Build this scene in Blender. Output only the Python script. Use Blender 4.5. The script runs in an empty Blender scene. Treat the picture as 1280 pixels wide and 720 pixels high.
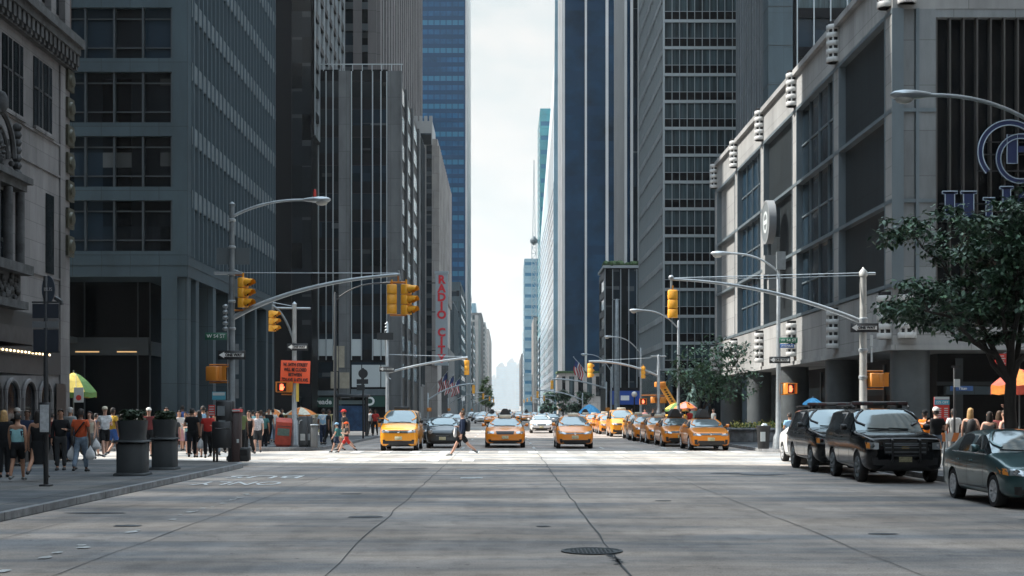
import bpy, bmesh, math, random
from mathutils import Vector, Matrix
from mathutils.bvhtree import BVHTree

R = random.Random(54)
SC = bpy.context.scene
C = SC.collection
TMP = bpy.data.scenes.new('workbench')      # scratch scene in which modifiers and text are evaluated
PI = math.pi
FP, HC, VX, VY = 1700.0, 1.85, 631.4, 512.0     # focal length in photo pixels, eye height, vanishing point


def XP(px, Y): return (px - VX) * Y / FP
def ZP(py, Y): return HC + (VY - py) * Y / FP


# ---------------------------------------------------------------- materials
MATS = {}


def mat(name, col, rough=0.6, metal=0.0, spec=0.5, noise=None, bump=0.0, coat=0.0, emit=0.0, stretch=(1, 1, 1), col2=None, trans=0.0, brick=None):
    """procedural principled material; noise=(scale, amount) varies the surface colour"""
    if name in MATS:
        return MATS[name]
    m = bpy.data.materials.new(name)
    m.use_nodes = True
    nt = m.node_tree
    b = nt.nodes['Principled BSDF']
    b.inputs['Roughness'].default_value = rough
    b.inputs['Metallic'].default_value = metal
    b.inputs['Specular IOR Level'].default_value = spec
    b.inputs['Coat Weight'].default_value = coat
    b.inputs['Coat Roughness'].default_value = 0.04
    b.inputs['Transmission Weight'].default_value = trans
    c4 = (*col, 1)
    b.inputs['Base Color'].default_value = c4
    if emit:
        b.inputs['Emission Color'].default_value = c4
        b.inputs['Emission Strength'].default_value = emit
    if noise:
        tc = nt.nodes.new('ShaderNodeTexCoord')
        mp = nt.nodes.new('ShaderNodeMapping')
        mp.inputs['Scale'].default_value = stretch
        n1 = nt.nodes.new('ShaderNodeTexNoise')
        n1.inputs['Scale'].default_value = noise[0]
        n1.inputs['Detail'].default_value = 6
        n1.inputs['Roughness'].default_value = 0.65
        rp = nt.nodes.new('ShaderNodeValToRGB')
        a = noise[1]
        c2 = col2 or tuple(min(1, x * (1 + a)) for x in col)
        c1 = tuple(x * (1 - a) for x in col)
        rp.color_ramp.elements[0].position = 0.32
        rp.color_ramp.elements[1].position = 0.68
        rp.color_ramp.elements[0].color = (*c1, 1)
        rp.color_ramp.elements[1].color = (*c2, 1)
        L = nt.links.new
        L(tc.outputs['Object'], mp.inputs['Vector'])
        L(mp.outputs['Vector'], n1.inputs['Vector'])
        L(n1.outputs['Fac'], rp.inputs['Fac'])
        L(rp.outputs['Color'], b.inputs['Base Color'])
        if bump:
            n2 = nt.nodes.new('ShaderNodeTexNoise')
            n2.inputs['Scale'].default_value = noise[0] * 6
            n2.inputs['Detail'].default_value = 4
            bp = nt.nodes.new('ShaderNodeBump')
            bp.inputs['Strength'].default_value = bump
            bp.inputs['Distance'].default_value = 0.02
            L(tc.outputs['Object'], n2.inputs['Vector'])
            L(n2.outputs['Fac'], bp.inputs['Height'])
            L(bp.outputs['Normal'], b.inputs['Normal'])
    if brick:      # joints between slabs or panels: (width, height, joint width, joint darkness)
        add_joints(m, brick, vertical=True)
    MATS[name] = m
    return m


def add_joints(m, brick, vertical):
    nt = m.node_tree
    b = nt.nodes['Principled BSDF']
    L = nt.links.new
    tc = nt.nodes.new('ShaderNodeTexCoord')
    if vertical:
        sp = nt.nodes.new('ShaderNodeSeparateXYZ')
        ad = nt.nodes.new('ShaderNodeMath')
        cb = nt.nodes.new('ShaderNodeCombineXYZ')
        L(tc.outputs['Object'], sp.inputs[0])
        L(sp.outputs['X'], ad.inputs[0]); L(sp.outputs['Y'], ad.inputs[1])
        L(ad.outputs[0], cb.inputs['X']); L(sp.outputs['Z'], cb.inputs['Y'])
        vec = cb.outputs[0]
    else:
        vec = tc.outputs['Object']
    bt = nt.nodes.new('ShaderNodeTexBrick')
    bt.inputs['Scale'].default_value = 1.0
    bt.inputs['Brick Width'].default_value = brick[0]
    bt.inputs['Row Height'].default_value = brick[1]
    bt.inputs['Mortar Size'].default_value = brick[2]
    bt.inputs['Mortar Smooth'].default_value = .2
    bt.offset = brick[4] if len(brick) > 4 else .5
    v = brick[3]
    bt.inputs['Color1'].default_value = (1.08, 1.08, 1.08, 1)
    bt.inputs['Color2'].default_value = (.90, .90, .91, 1)
    bt.inputs['Mortar'].default_value = (v, v, v, 1)
    L(vec, bt.inputs['Vector'])
    mx = nt.nodes.new('ShaderNodeMix')
    mx.data_type = 'RGBA'
    mx.blend_type = 'MULTIPLY'
    mx.inputs[0].default_value = 1
    src = b.inputs['Base Color'].links
    if src:
        L(src[0].from_socket, mx.inputs[6])
    else:
        mx.inputs[6].default_value = b.inputs['Base Color'].default_value
    L(bt.outputs['Color'], mx.inputs[7])
    L(mx.outputs[2], b.inputs['Base Color'])


def pane_glass(name, col, blind=(.085, .09, .09), cell=(1.4, 1.4, 3.6), share=.74, rough=.1, spec=.3):
    """window glass that differs from pane to pane: tint, and blinds drawn part of the way down behind some"""
    m = bpy.data.materials.new(name)
    m.use_nodes = True
    nt = m.node_tree
    b = nt.nodes['Principled BSDF']
    b.inputs['Roughness'].default_value = rough
    b.inputs['Specular IOR Level'].default_value = spec
    L = nt.links.new
    tc = nt.nodes.new('ShaderNodeTexCoord')

    def vmath(op, a, c):
        n = nt.nodes.new('ShaderNodeVectorMath')
        n.operation = op
        L(a, n.inputs[0])
        if c is not None: n.inputs[1].default_value = c
        return n.outputs[0]

    def math_(op, a, c=None, k=0.0):
        n = nt.nodes.new('ShaderNodeMath')
        n.operation = op
        L(a, n.inputs[0])
        if c is not None: L(c, n.inputs[1])
        else: n.inputs[1].default_value = k
        return n.outputs[0]
    p = vmath('DIVIDE', vmath('ADD', tc.outputs['Object'], (.01, .01, .02)), cell)
    fl, fr = vmath('FLOOR', p, None), vmath('FRACTION', p, None)
    wn = nt.nodes.new('ShaderNodeTexWhiteNoise')
    wn.noise_dimensions = '3D'
    L(fl, wn.inputs['Vector'])
    sc, sf = nt.nodes.new('ShaderNodeSeparateColor'), nt.nodes.new('ShaderNodeSeparateXYZ')
    L(wn.outputs['Color'], sc.inputs[0])
    L(fr, sf.inputs[0])
    mask = math_('MULTIPLY', math_('GREATER_THAN', wn.outputs['Value'], k=share), math_('GREATER_THAN', sf.outputs['Z'], sc.outputs[0]))
    mr = nt.nodes.new('ShaderNodeMapRange')
    mr.inputs['To Min'].default_value, mr.inputs['To Max'].default_value = .45, 1.9
    L(sc.outputs[1], mr.inputs['Value'])
    v = nt.nodes.new('ShaderNodeVectorMath')
    v.operation = 'SCALE'
    v.inputs[0].default_value = col
    L(mr.outputs[0], v.inputs['Scale'])
    mx = nt.nodes.new('ShaderNodeMix')
    mx.data_type = 'RGBA'
    L(mask, mx.inputs[0])
    L(v.outputs[0], mx.inputs[6])
    mx.inputs[7].default_value = (*blind, 1)
    L(mx.outputs[2], b.inputs['Base Color'])
    nz = nt.nodes.new('ShaderNodeTexNoise')       # rolled panes are never quite flat
    nz.inputs['Scale'].default_value = .9
    bp = nt.nodes.new('ShaderNodeBump')
    bp.inputs['Strength'].default_value = .06
    bp.inputs['Distance'].default_value = .3
    L(tc.outputs['Object'], nz.inputs['Vector'])
    L(nz.outputs['Fac'], bp.inputs['Height'])
    L(bp.outputs['Normal'], b.inputs['Normal'])
    return m


# ---------------------------------------------------------------- mesh builder
class MB:
    def __init__(s):
        s.v, s.f, s.m, s.s = [], [], [], []
        s.M = None

    def add(s, vs, fs, m=0, smooth=False):
        o = len(s.v)
        if s.M is not None:
            vs = [s.M @ Vector(v) for v in vs]
        s.v += [tuple(v) for v in vs]
        s.f += [[i + o for i in f] for f in fs]
        s.m += [m] * len(fs)
        s.s += [smooth] * len(fs)
        return s

    def box(s, x0, x1, y0, y1, z0, z1, m=0):
        vs = [(x0, y0, z0), (x1, y0, z0), (x1, y1, z0), (x0, y1, z0), (x0, y0, z1), (x1, y0, z1), (x1, y1, z1), (x0, y1, z1)]
        return s.add(vs, [(3, 2, 1, 0), (4, 5, 6, 7), (0, 1, 5, 4), (1, 2, 6, 5), (2, 3, 7, 6), (3, 0, 4, 7)], m)

    def bevbox(s, x0, x1, y0, y1, z0, z1, b=0.02, m=0):
        """box with chamfered vertical and top edges"""
        def ring(i, z):
            return [(x0 + i, y0 + b + i, z), (x0 + b + i, y0 + i, z), (x1 - b - i, y0 + i, z), (x1 - i, y0 + b + i, z),
                    (x1 - i, y1 - b - i, z), (x1 - b - i, y1 - i, z), (x0 + b + i, y1 - i, z), (x0 + i, y1 - b - i, z)]
        rs = [ring(0, z0), ring(0, z1 - b), ring(b * .8, z1)]
        return s.rings(rs, m)

    def rings(s, rs, m=0, smooth=False, caps=True, closed=True):
        n = len(rs[0])
        vs = [p for r in rs for p in r]
        fs = []
        for k in range(len(rs) - 1):
            for i in range(n if closed else n - 1):
                j = (i + 1) % n
                fs.append((k * n + i, k * n + j, (k + 1) * n + j, (k + 1) * n + i))
        if caps:
            fs.append(tuple(range(n))[::-1])
            fs.append(tuple((len(rs) - 1) * n + i for i in range(n)))
        return s.add(vs, fs, m, smooth)

    def tube(s, pts, r, n=8, m=0, smooth=True, caps=True):
        pts = [Vector(p) for p in pts]
        rs = r if isinstance(r, (list, tuple)) else [r] * len(pts)
        rings = []
        up = None
        for i, p in enumerate(pts):
            d = (pts[min(i + 1, len(pts) - 1)] - pts[max(i - 1, 0)])
            if d.length < 1e-9:
                d = Vector((0, 0, 1))
            d.normalize()
            if up is None:
                a = Vector((0, 0, 1)) if abs(d.z) < .9 else Vector((0, 1, 0))
                up = (a - d * a.dot(d)).normalized()
            else:
                up = up - d * up.dot(d)
                up = up.normalized() if up.length > 1e-6 else Vector((1, 0, 0))
            w = d.cross(up)
            rings.append([p + (up * math.cos(2 * PI * k / n) + w * math.sin(2 * PI * k / n)) * rs[i] for k in range(n)])
        return s.rings(rings, m, smooth, caps)

    def bar(s, a, b, w, h, m=0):
        """square bar from a to b, w across (horizontal), h the other way"""
        a, b = Vector(a), Vector(b)
        d = (b - a).normalized()
        t = Vector((0, 0, 1)) if abs(d.z) < .95 else Vector((0, 1, 0))
        u = d.cross(t).normalized()
        v = u.cross(d)
        q = [u * (w / 2) + v * (h / 2), -u * (w / 2) + v * (h / 2), -u * (w / 2) - v * (h / 2), u * (w / 2) - v * (h / 2)]
        return s.rings([[a + k for k in q], [b + k for k in q]], m)

    def lathe(s, prof, c=(0, 0, 0), n=16, m=0, smooth=True, axis='Z', caps=True):
        rings = []
        for r, z in prof:
            ring = []
            for k in range(n):
                a, b = r * math.cos(2 * PI * k / n), r * math.sin(2 * PI * k / n)
                p = (a, b, z) if axis == 'Z' else (z, a, b) if axis == 'X' else (b, z, a)
                ring.append((c[0] + p[0], c[1] + p[1], c[2] + p[2]))
            rings.append(ring)
        return s.rings(rings, m, smooth, caps and prof[0] != prof[-1])

    def ball(s, c, r, n=12, k=8, m=0):
        rx, ry, rz = r if isinstance(r, (list, tuple)) else (r, r, r)
        rings = []
        for i in range(k + 1):
            a = -PI / 2 + PI * i / k
            q = max(math.cos(a), .02)
            rings.append([(c[0] + rx * q * math.cos(2 * PI * j / n), c[1] + ry * q * math.sin(2 * PI * j / n), c[2] + rz * math.sin(a)) for j in range(n)])
        return s.rings(rings, m, True)

    def prism(s, poly, z0, z1, m=0):
        return s.rings([[(x, y, z0) for x, y in poly], [(x, y, z1) for x, y in poly]], m)

    def xprism(s, poly, x0, x1, m=0):
        """poly of (y, z) extruded along x"""
        return s.rings([[(x0, y, z) for y, z in poly], [(x1, y, z) for y, z in poly]], m)

    def yprism(s, poly, y0, y1, m=0):
        return s.rings([[(x, y0, z) for x, z in poly], [(x, y1, z) for x, z in poly]], m)

    def fb(s, f, u0, u1, z0, z1, d0, d1, m=0):
        """box on a facade f=(ox, oy, axis 'x' or 'y', sign of outward normal); u along, d outwards"""
        ox, oy, ax, sg = f
        if ax == 'x':
            a, b = sorted((oy + sg * d0, oy + sg * d1))
            return s.box(ox + u0, ox + u1, a, b, z0, z1, m)
        a, b = sorted((ox + sg * d0, ox + sg * d1))
        return s.box(a, b, oy + u0, oy + u1, z0, z1, m)

    def build(s, name, mats, parent=None, loc=None, fix=True, sharp=48):
        me = bpy.data.meshes.new(name)
        me.from_pydata(s.v, [], s.f)
        if not isinstance(mats, (list, tuple)):
            mats = [mats]
        for k in mats:
            me.materials.append(k)
        me.polygons.foreach_set('material_index', s.m)
        me.polygons.foreach_set('use_smooth', s.s)
        if fix:
            bm = bmesh.new()
            bm.from_mesh(me)
            bmesh.ops.recalc_face_normals(bm, faces=bm.faces)
            bm.to_mesh(me)
            bm.free()
        if sharp:
            me.set_sharp_from_angle(angle=math.radians(sharp))
        return link(name, me, parent, loc)


def link(name, me, parent=None, loc=None):
    o = bpy.data.objects.new(name, me)
    C.objects.link(o)
    if parent:
        o.parent = parent
    if loc:
        o.location = loc
    return o


def tag(o, label=None, cat=None, group=None, kind=None):
    if label: o['label'] = label
    if cat: o['category'] = cat
    if group: o['group'] = group
    if kind: o['kind'] = kind
    return o


def thing(name, label, cat, loc=(0, 0, 0), rz=0.0, group=None):
    o = bpy.data.objects.new(name, None)
    o.empty_display_size = .3
    C.objects.link(o)
    o.location = loc
    o.rotation_euler = (0, 0, rz)
    return tag(o, label, cat, group)


def struct(name, mb, m):
    return tag(mb.build(name, m), kind='structure')


def kids(o): return [c for c in o.children]


def copy_tree(o, parent=None):
    c = o.copy()
    C.objects.link(c)
    if parent:
        c.parent = parent
    for ch in kids(o):
        copy_tree(ch, c)
    return c


def dup(o, label, loc, rz=None, group=None):
    c = copy_tree(o)
    c.location = loc
    if rz is not None:
        c.rotation_euler = (0, 0, rz)
    c['label'] = label
    if group: c['group'] = group
    return c


def set_mat(root, part, m, slot=0):
    """give a copied thing's named parts a mesh of their own with another material"""
    for c in kids(root):
        if c.name.split('.')[0] == part:
            c.data = c.data.copy()
            c.data.materials[slot] = m
        set_mat(c, part, m, slot)


def in_workbench(o):
    TMP.collection.objects.link(o)
    vl = TMP.view_layers[0]
    vl.update()
    me = bpy.data.meshes.new_from_object(o.evaluated_get(vl.depsgraph))
    bpy.data.objects.remove(o)
    return me



def text(s, size, m, parent=None, loc=(0, 0, 0), rot=(PI / 2, 0, 0), name='lettering', depth=.006, width=None, sx=1.0, bold=0.0):
    """lettering as a mesh, centred on loc; reads from -Y by default; width squeezes it to fit"""
    cu = bpy.data.curves.new('t', 'FONT')
    cu.body = s
    cu.size = size
    cu.align_x = 'CENTER'
    cu.align_y = 'CENTER'
    cu.extrude = depth
    cu.resolution_u = 3
    cu.offset = bold
    o = bpy.data.objects.new('t', cu)
    me = in_workbench(o)
    me.materials.clear()
    me.materials.append(m)
    xs = [v.co.x for v in me.vertices]
    if width and xs:
        sx = width / max(1e-6, max(xs) - min(xs))
    if sx != 1.0:
        for v in me.vertices:
            v.co.x *= sx
    t = link(name, me, parent, loc)
    t.rotation_euler = rot
    return t


def evaluated(me_in, mods):
    """mesh of a temporary object with modifiers set up by mods(obj), applied"""
    o = bpy.data.objects.new('tmp', me_in)
    mods(o)
    return in_workbench(o)


# ---------------------------------------------------------------- palette
M_black = mat('black_paint', (.012, .013, .015), .45)
M_dark = mat('dark_metal', (.03, .034, .038), .5)
M_rubber = mat('rubber', (.015, .015, .016), .85)
M_galv = mat('galvanised_steel', (.36, .39, .41), .42, .55, noise=(3, .18))
M_galvd = mat('weathered_steel', (.2, .225, .24), .5, .4, noise=(3, .2))
M_yell = mat('signal_yellow', (.80, .36, .025), .45, noise=(9, .12))
M_yelld = mat('signal_amber_dark', (.55, .19, .02), .5)
M_white = mat('white_paint', (.78, .78, .76), .5)
M_lens = mat('dark_lens', (.03, .03, .03), .15)
M_signgreen = mat('sign_green', (.015, .10, .06), .45)
M_signblue = mat('sign_blue', (.03, .09, .25), .45)
M_orange = mat('orange_sign', (.75, .09, .025), .55)
M_red = mat('red_paint', (.55, .04, .03), .5)
M_redlit = mat('lit_red_hand', (1.0, .12, .05), .5, emit=1.2)
M_plainglass = mat('plain_dark_glass', (.006, .008, .010), .12, spec=.22)
M_glassd = pane_glass('dark_glass', (.007, .009, .011), (.045, .05, .052), spec=.24)
M_glassb = pane_glass('blue_black_glass', (.010, .018, .026), (.09, .10, .105))
M_chrome = mat('chrome', (.6, .62, .64), .15, 1.0)
M_tan = mat('granite_kerb', (.20, .205, .21), .8, noise=(3, .4), bump=.3, brick=(1.9, 5, .02, .35))
# ================================================================ setting: ground, roads, pavements
XL, XR = -8.3, 11.2           # kerb lines of the avenue
def rr(x0, x1, y0, y1, rad, corners, n=7):
    """rectangle with some rounded corners: corners string of 'a' (x0,y0) 'b' (x1,y0) 'c' (x1,y1) 'd' (x0,y1)"""
    out = []
    for key, cx, cy, a0 in (('a', x0, y0, PI), ('b', x1, y0, 1.5 * PI), ('c', x1, y1, 0), ('d', x0, y1, .5 * PI)):
        if key in corners:
            sx = 1 if key in 'ad' else -1
            sy = 1 if key in 'ab' else -1
            ccx, ccy = cx + sx * rad, cy + sy * rad
            for i in range(n + 1):
                a = a0 + .5 * PI * i / n
                out.append((ccx + rad * math.cos(a), ccy + rad * math.sin(a)))
        else:
            out.append((cx, cy))
    return out


def road_mat(name, base, sc=.35):
    m = bpy.data.materials.new(name)
    m.use_nodes = True
    nt = m.node_tree
    b = nt.nodes['Principled BSDF']
    b.inputs['Roughness'].default_value = .82
    b.inputs['Specular IOR Level'].default_value = .25
    L = nt.links.new
    tc = nt.nodes.new('ShaderNodeTexCoord')

    def noise(scale, stretch, detail=5, rough=.6):
        mp = nt.nodes.new('ShaderNodeMapping')
        mp.inputs['Scale'].default_value = stretch
        n = nt.nodes.new('ShaderNodeTexNoise')
        n.inputs['Scale'].default_value = scale
        n.inputs['Detail'].default_value = detail
        n.inputs['Roughness'].default_value = rough
        L(tc.outputs['Object'], mp.inputs['Vector'])
        L(mp.outputs['Vector'], n.inputs['Vector'])
        return n.outputs['Fac']

    def ramp(fac, p0, c0, p1, c1):
        r = nt.nodes.new('ShaderNodeValToRGB')
        r.color_ramp.elements[0].position, r.color_ramp.elements[1].position = p0, p1
        r.color_ramp.elements[0].color, r.color_ramp.elements[1].color = (*c0, 1), (*c1, 1)
        L(fac, r.inputs['Fac'])
        return r.outputs['Color']

    def mul(a, c, f=1.0):
        x = nt.nodes.new('ShaderNodeMix')
        x.data_type = 'RGBA'
        x.blend_type = 'MULTIPLY'
        x.inputs[0].default_value = f
        L(a, x.inputs[6])
        L(c, x.inputs[7])
        return x.outputs[2]
    g = lambda v: (v, v, v)
    big = ramp(noise(sc, (.55, .8, 1), 4), .36, tuple(x * .74 for x in base), .66, tuple(x * 1.22 for x in base))
    # worn wheel tracks running down the avenue
    wear = ramp(noise(1.0, (.9, .03, 1), 3), .35, g(.84), .65, g(1.06))
    blot = ramp(noise(2.2, (1, .6, 1), 6, .7), .30, g(.70), .52, g(1.0))
    fine = ramp(noise(45, (1, .5, 1), 4, .8), .3, g(.62), .7, g(1.26))
    sun_bands = ramp(noise(1.0, (.13, .62, 1), 4, .6), .38, (.67, .73, .79), .60, (1.38, 1.26, 1.14))  # pale warm and dark cool bands: window-reflected sunlight painted into the colour
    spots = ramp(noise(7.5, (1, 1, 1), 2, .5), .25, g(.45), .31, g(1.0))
    col = mul(mul(mul(mul(mul(big, wear), blot), fine), spots), sun_bands)
    L(col, b.inputs['Base Color'])
    bp = nt.nodes.new('ShaderNodeBump')
    bp.inputs['Strength'].default_value = .35
    bp.inputs['Distance'].default_value = .01
    L(noise(60, (1, 1, 1), 3, .7), bp.inputs['Height'])
    L(bp.outputs['Normal'], b.inputs['Normal'])
    return m


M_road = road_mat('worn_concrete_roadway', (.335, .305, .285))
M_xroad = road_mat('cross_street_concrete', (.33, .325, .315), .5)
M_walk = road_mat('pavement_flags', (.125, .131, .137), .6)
add_joints(M_walk, (1.5, 1.5, .022, .45, 0), False)
M_ground = mat('city_ground', (.14, .14, .14), .9, noise=(.05, .2))
M_joint = mat('tar_joint', (.040, .043, .046), .7)
M_patch = mat('dried_tar_patch', (.085, .09, .095), .8, noise=(3, .4))
M_paint2 = mat('lane_word_paint', (.68, .68, .67), .7, noise=(7, .35))
M_paint = mat('worn_road_paint', (.44, .44, .43), .75, noise=(5, .5))
M_iron = mat('cast_iron', (.07, .08, .085), .5, .6, noise=(30, .5), bump=.6)

struct('ground', MB().box(-4500, 4500, -400, 11000, -.5, -.012), M_ground)
# the carriageway starts behind the camera and runs to the end of the avenue
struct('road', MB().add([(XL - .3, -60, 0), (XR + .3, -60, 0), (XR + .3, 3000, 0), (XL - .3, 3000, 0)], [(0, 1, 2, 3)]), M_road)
mb = MB()
for y0, y1 in ((45.8, 60.5), (126, 142), (206, 222), (288, 304)):
    mb.add([(-160, y0, .004), (160, y0, .004), (160, y1, .004), (-160, y1, .004)], [(0, 1, 2, 3)])
struct('cross_street', mb, M_xroad)

blocks = [(-60, 46, 'c', 'b'), (60, 126, 'bc', 'ad'), (142, 206, 'bc', 'ad'), (222, 288, 'bc', 'ad'), (304, 1600, 'b', 'a')]
mbw, mbk = MB(), MB()
for i, (y0, y1, cl, cr) in enumerate(blocks):
    near = i == 0
    ye = y1
    for side in (0, 1):
        if side == 0:
            x0, x1 = -160, XL
            cs = 'c' if near else cl
        else:
            x0, x1 = XR, 160
            cs = 'd' if near else cr
            ye = 47.5 if near else y1
            if i == 1: y0 = 57.5
        k = .16
        mbk.prism(rr(x0, x1, y0, ye, 3.2, cs), -.01, .145)
        mbw.prism(rr(x0 + (0 if side == 0 else k), x1 - (k if side == 0 else 0), y0 + k, ye - k, 3.05, cs), .08, .150)
struct('kerb', mbk, M_tan)
struct('pavement', mbw, M_walk)

# slab joints in the carriageway, with the tar seam that wanders across the manhole
def seam(pts, w):
    mb_ = MB()
    for (xa, ya), (xb, yb) in zip(pts, pts[1:]):
        n = max(2, int(abs(yb - ya) / 1.2) + int(abs(xb - xa) / 1.2))
        last = None
        for k in range(n + 1):
            t = k / n
            x = xa + (xb - xa) * t + R.uniform(-.03, .03)
            y = ya + (yb - ya) * t + R.uniform(-.03, .03)
            ww = w * R.uniform(.5, 1.5)
            along_y = abs(yb - ya) > abs(xb - xa)
            cur = ((x - ww, y), (x + ww, y)) if along_y else ((x, y - ww), (x, y + ww))
            if last:
                mb_.add([(*last[0], .008), (*last[1], .008), (*cur[1], .008), (*cur[0], .008)], [(0, 1, 2, 3)])
            last = cur
    return mb_


mb = seam([(-2.02, 8), (-2.02, 60)], .009)
for sx, w, y1 in ((1.38, .013, 150), (4.64, .006, 60), (-5.03, .006, 60), (7.9, .004, 60), (-7.2, .004, 45)):
    q = seam([(sx, 8), (sx, y1)], w)
    mb.add(q.v, q.f)
for y, xa, xb, w in ((19.0, -5.0, -2.05, .012), (19.0, -2, 1.3, .005), (26, -8, -5.05, .014), (31, -2, 1.38, .006), (45.6, -8.2, 11, .02), (37, 1.4, 11, .008), (24, 4.7, 11, .006), (17.2, -2, 1.2, .008)):
    q = seam([(xa, y), (xb, y)], w)
    mb.add(q.v, q.f)
for k in range(9):      # crumbled tar along the joint by the manhole
    y = 16.2 + k * .16 + R.uniform(0, .1)
    q = seam([(1.36 + R.uniform(-.05, .05), y), (1.38 + R.uniform(-.06, .06), y + .2)], .035)
    mb.add(q.v, q.f)
tag(mb.build('road_joint', M_joint, fix=False), kind='structure')
mb = MB()
for x, y, a, b in ((-2.4, 23.4, .30, .22), (-7.3, 24.3, .55, .16), (-6.0, 21.6, .22, .18), (.6, 21.5, .12, .1), (3.2, 27.5, .2, .12), (5.6, 20.2, .25, .1), (-3.4, 29.8, .25, .12), (7.3, 38.6, .7, .5), (-3.0, 42.5, .6, .3), (8.9, 22.8, .3, .12), (6.4, 39.4, .5, .25)):
    pts = []
    for k in range(14):
        t = 2 * PI * k / 14
        pts.append((x + a * math.cos(t) * R.uniform(.8, 1.15), y + b * math.sin(t) * R.uniform(.7, 1.2), .010))
    mb.add(pts, [tuple(range(14))])
tag(mb.build('tar_patch', M_patch, fix=False), kind='structure')

# manhole cover astride the joint
mh = thing('manhole_cover', 'round cast iron manhole cover set in the roadway beside the tar joint', 'manhole', (1.13, 17.7, 0))
MB().lathe([(.40, .006), (.405, .018), (.36, .019), (.355, .008)], n=32).build('rim', M_iron, mh)
q = MB().lathe([(.35, .006), (.352, .013)], n=32)
for ix in range(-6, 7):
    for iy in range(-6, 7):
        if math.hypot(ix, iy) * .052 < .31:
            q.box(ix * .052 - .015, ix * .052 + .015, iy * .052 - .015, iy * .052 + .015, .0135, .02)
q.build('lid', M_iron, mh)

# painted markings: words read by drivers coming towards us, crosswalk bars, stop line dashes
for word, px0, px1, py, sz in (('BUS', 287, 378, 596.5, 2.1), ('ONLY', 246, 352, 604.5, 2.1)):
    Y = FP * HC / (py - VY)
    xc = XP((px0 + px1) / 2, Y)
    t = text(word, sz, M_paint2, None, (xc, Y, .012), (0, 0, PI), 'road_lettering', .001, width=XP(px1, Y) - XP(px0, Y))
    tag(t, kind='structure')
mb = MB()
for k in range(46):      # flakes left of an old lane line
    y = 15.5 + k * .33 + R.uniform(-.1, .1)
    x = -5.75 + .012 * (y - 15) + R.uniform(-.1, .1)
    s = R.uniform(.02, .11)
    if R.random() < .5:
        mb.add([(x + s * math.cos(a) * R.uniform(.5, 1.2), y + s * 1.6 * math.sin(a) * R.uniform(.5, 1.2), .013) for a in [k_ * PI / 4 for k_ in range(8)]], [tuple(range(8))])
def flat(x0, x1, y0, y1, z=.013): mb.add([(x0, y0, z), (x1, y0, z), (x1, y1, z), (x0, y1, z)], [(0, 1, 2, 3)])
for k in range(15):
    x = -7.9 + k * 1.27
    if k < 6: flat(x, x + .42, 48.3, 51.0)
    flat(x, x + .42, 57.6, 60.4)
for a, b, y0, y1 in ((-.3, 1.0, 44.3, 44.55), (-1.5, .2, 41.6, 41.9), (-1.2, -.6, 36.3, 36.9), (.3, 1.0, 41.4, 41.6), (-5.1, 10.6, 61.8, 62.2)):
    flat(a, b, y0, y1)
for y in range(64, 300, 9):
    for x in (-5.03, -2.02, 1.38, 4.64, 7.6):
        flat(x - .06, x + .06, y, y + 3)
tag(mb.build('road_marking', M_paint, fix=False), kind='structure')
# ================================================================ buildings
def G(name, col, rough=.12, spec=.4, n=None):
    return mat(name, col, rough, 0, spec, noise=n)


M_limestone = mat('weathered_limestone', (.13, .128, .13), .85, noise=(.55, .42), bump=.3, stretch=(1, 1, .35), brick=(1.3, .62, .012, .55))
M_limedark = mat('sooty_carved_stone', (.05, .053, .056), .9, noise=(2.5, .5), bump=.4)
M_brick = mat('brown_brick', (.07, .05, .045), .9, noise=(3, .3))
M_greymet = mat('blue_grey_panel', (.040, .064, .078), .55, .1, noise=(.6, .22), stretch=(1, 1, .3), brick=(1.4, 3.12, .018, .5, 0))
M_greylt = mat('pale_spandrel_panel', (.115, .142, .156), .6, .1, noise=(1.2, .18))
M_blackw = mat('black_curtain_wall', (.005, .006, .008), .35, spec=.12)
M_pier = mat('grey_stone_pier', (.115, .12, .122), .75, noise=(.5, .25), stretch=(1, 1, .3), brick=(1.6, 3.9, .03, .5, 0))
M_pierw = mat('warm_stone_pier', (.155, .145, .143), .8, noise=(.2, .25), stretch=(1, 1, .2), brick=(2.4, 3.8, .05, .6, 0))
M_beige = mat('beige_masonry', (.34, .315, .295), .85, noise=(.1, .25), brick=(2.2, 4, .05, .65))
M_whitest = mat('white_marble_pier', (.44, .44, .435), .7, noise=(.1, .1))
M_mull = mat('pale_aluminium_mullion', (.40, .44, .46), .4, .5)
M_mulld = mat('dark_aluminium_mullion', (.07, .085, .095), .4, .4)
M_blueg = G('blue_tower_glass', (.008, .075, .165), .1, .3, (.06, .5))
M_bluesp = G('blue_spandrel', (.005, .045, .105), .2, .25)
M_blueg2 = G('blue_tower_glass_pale', (.025, .14, .24), .1, .35)
M_navyg = G('navy_tower_glass', (.006, .032, .068), .1, .25, (.05, .6))
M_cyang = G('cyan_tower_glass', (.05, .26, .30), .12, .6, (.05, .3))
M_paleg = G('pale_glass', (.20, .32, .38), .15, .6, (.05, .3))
M_curt = mat('curtained_glass', (.05, .075, .085), .2, spec=.4, noise=(1.6, .75), stretch=(1, 1, .06))
M_warmw = mat('lit_lobby_ceiling', (1.0, .62, .28), .5, emit=.16)
M_bulb = mat('marquee_bulb', (1.0, .75, .42), .5, emit=1.0)
M_panelw = mat('white_window_blind', (.50, .54, .54), .6)
M_hstone = mat('hotel_pale_stone', (.275, .278, .275), .75, noise=(.35, .3), stretch=(1, 1, .25), brick=(3.7, 1.37, .022, .6, 0))
M_hpanel = mat('hotel_stone_panel', (.19, .205, .212), .8, noise=(.5, .32), stretch=(1, 1, .25), brick=(3.0, 2.2, .022, .6, 0))
M_hfin = mat('hotel_metal_fin', (.17, .21, .235), .4, .4, noise=(.5, .15), stretch=(1, 1, .3))
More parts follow.
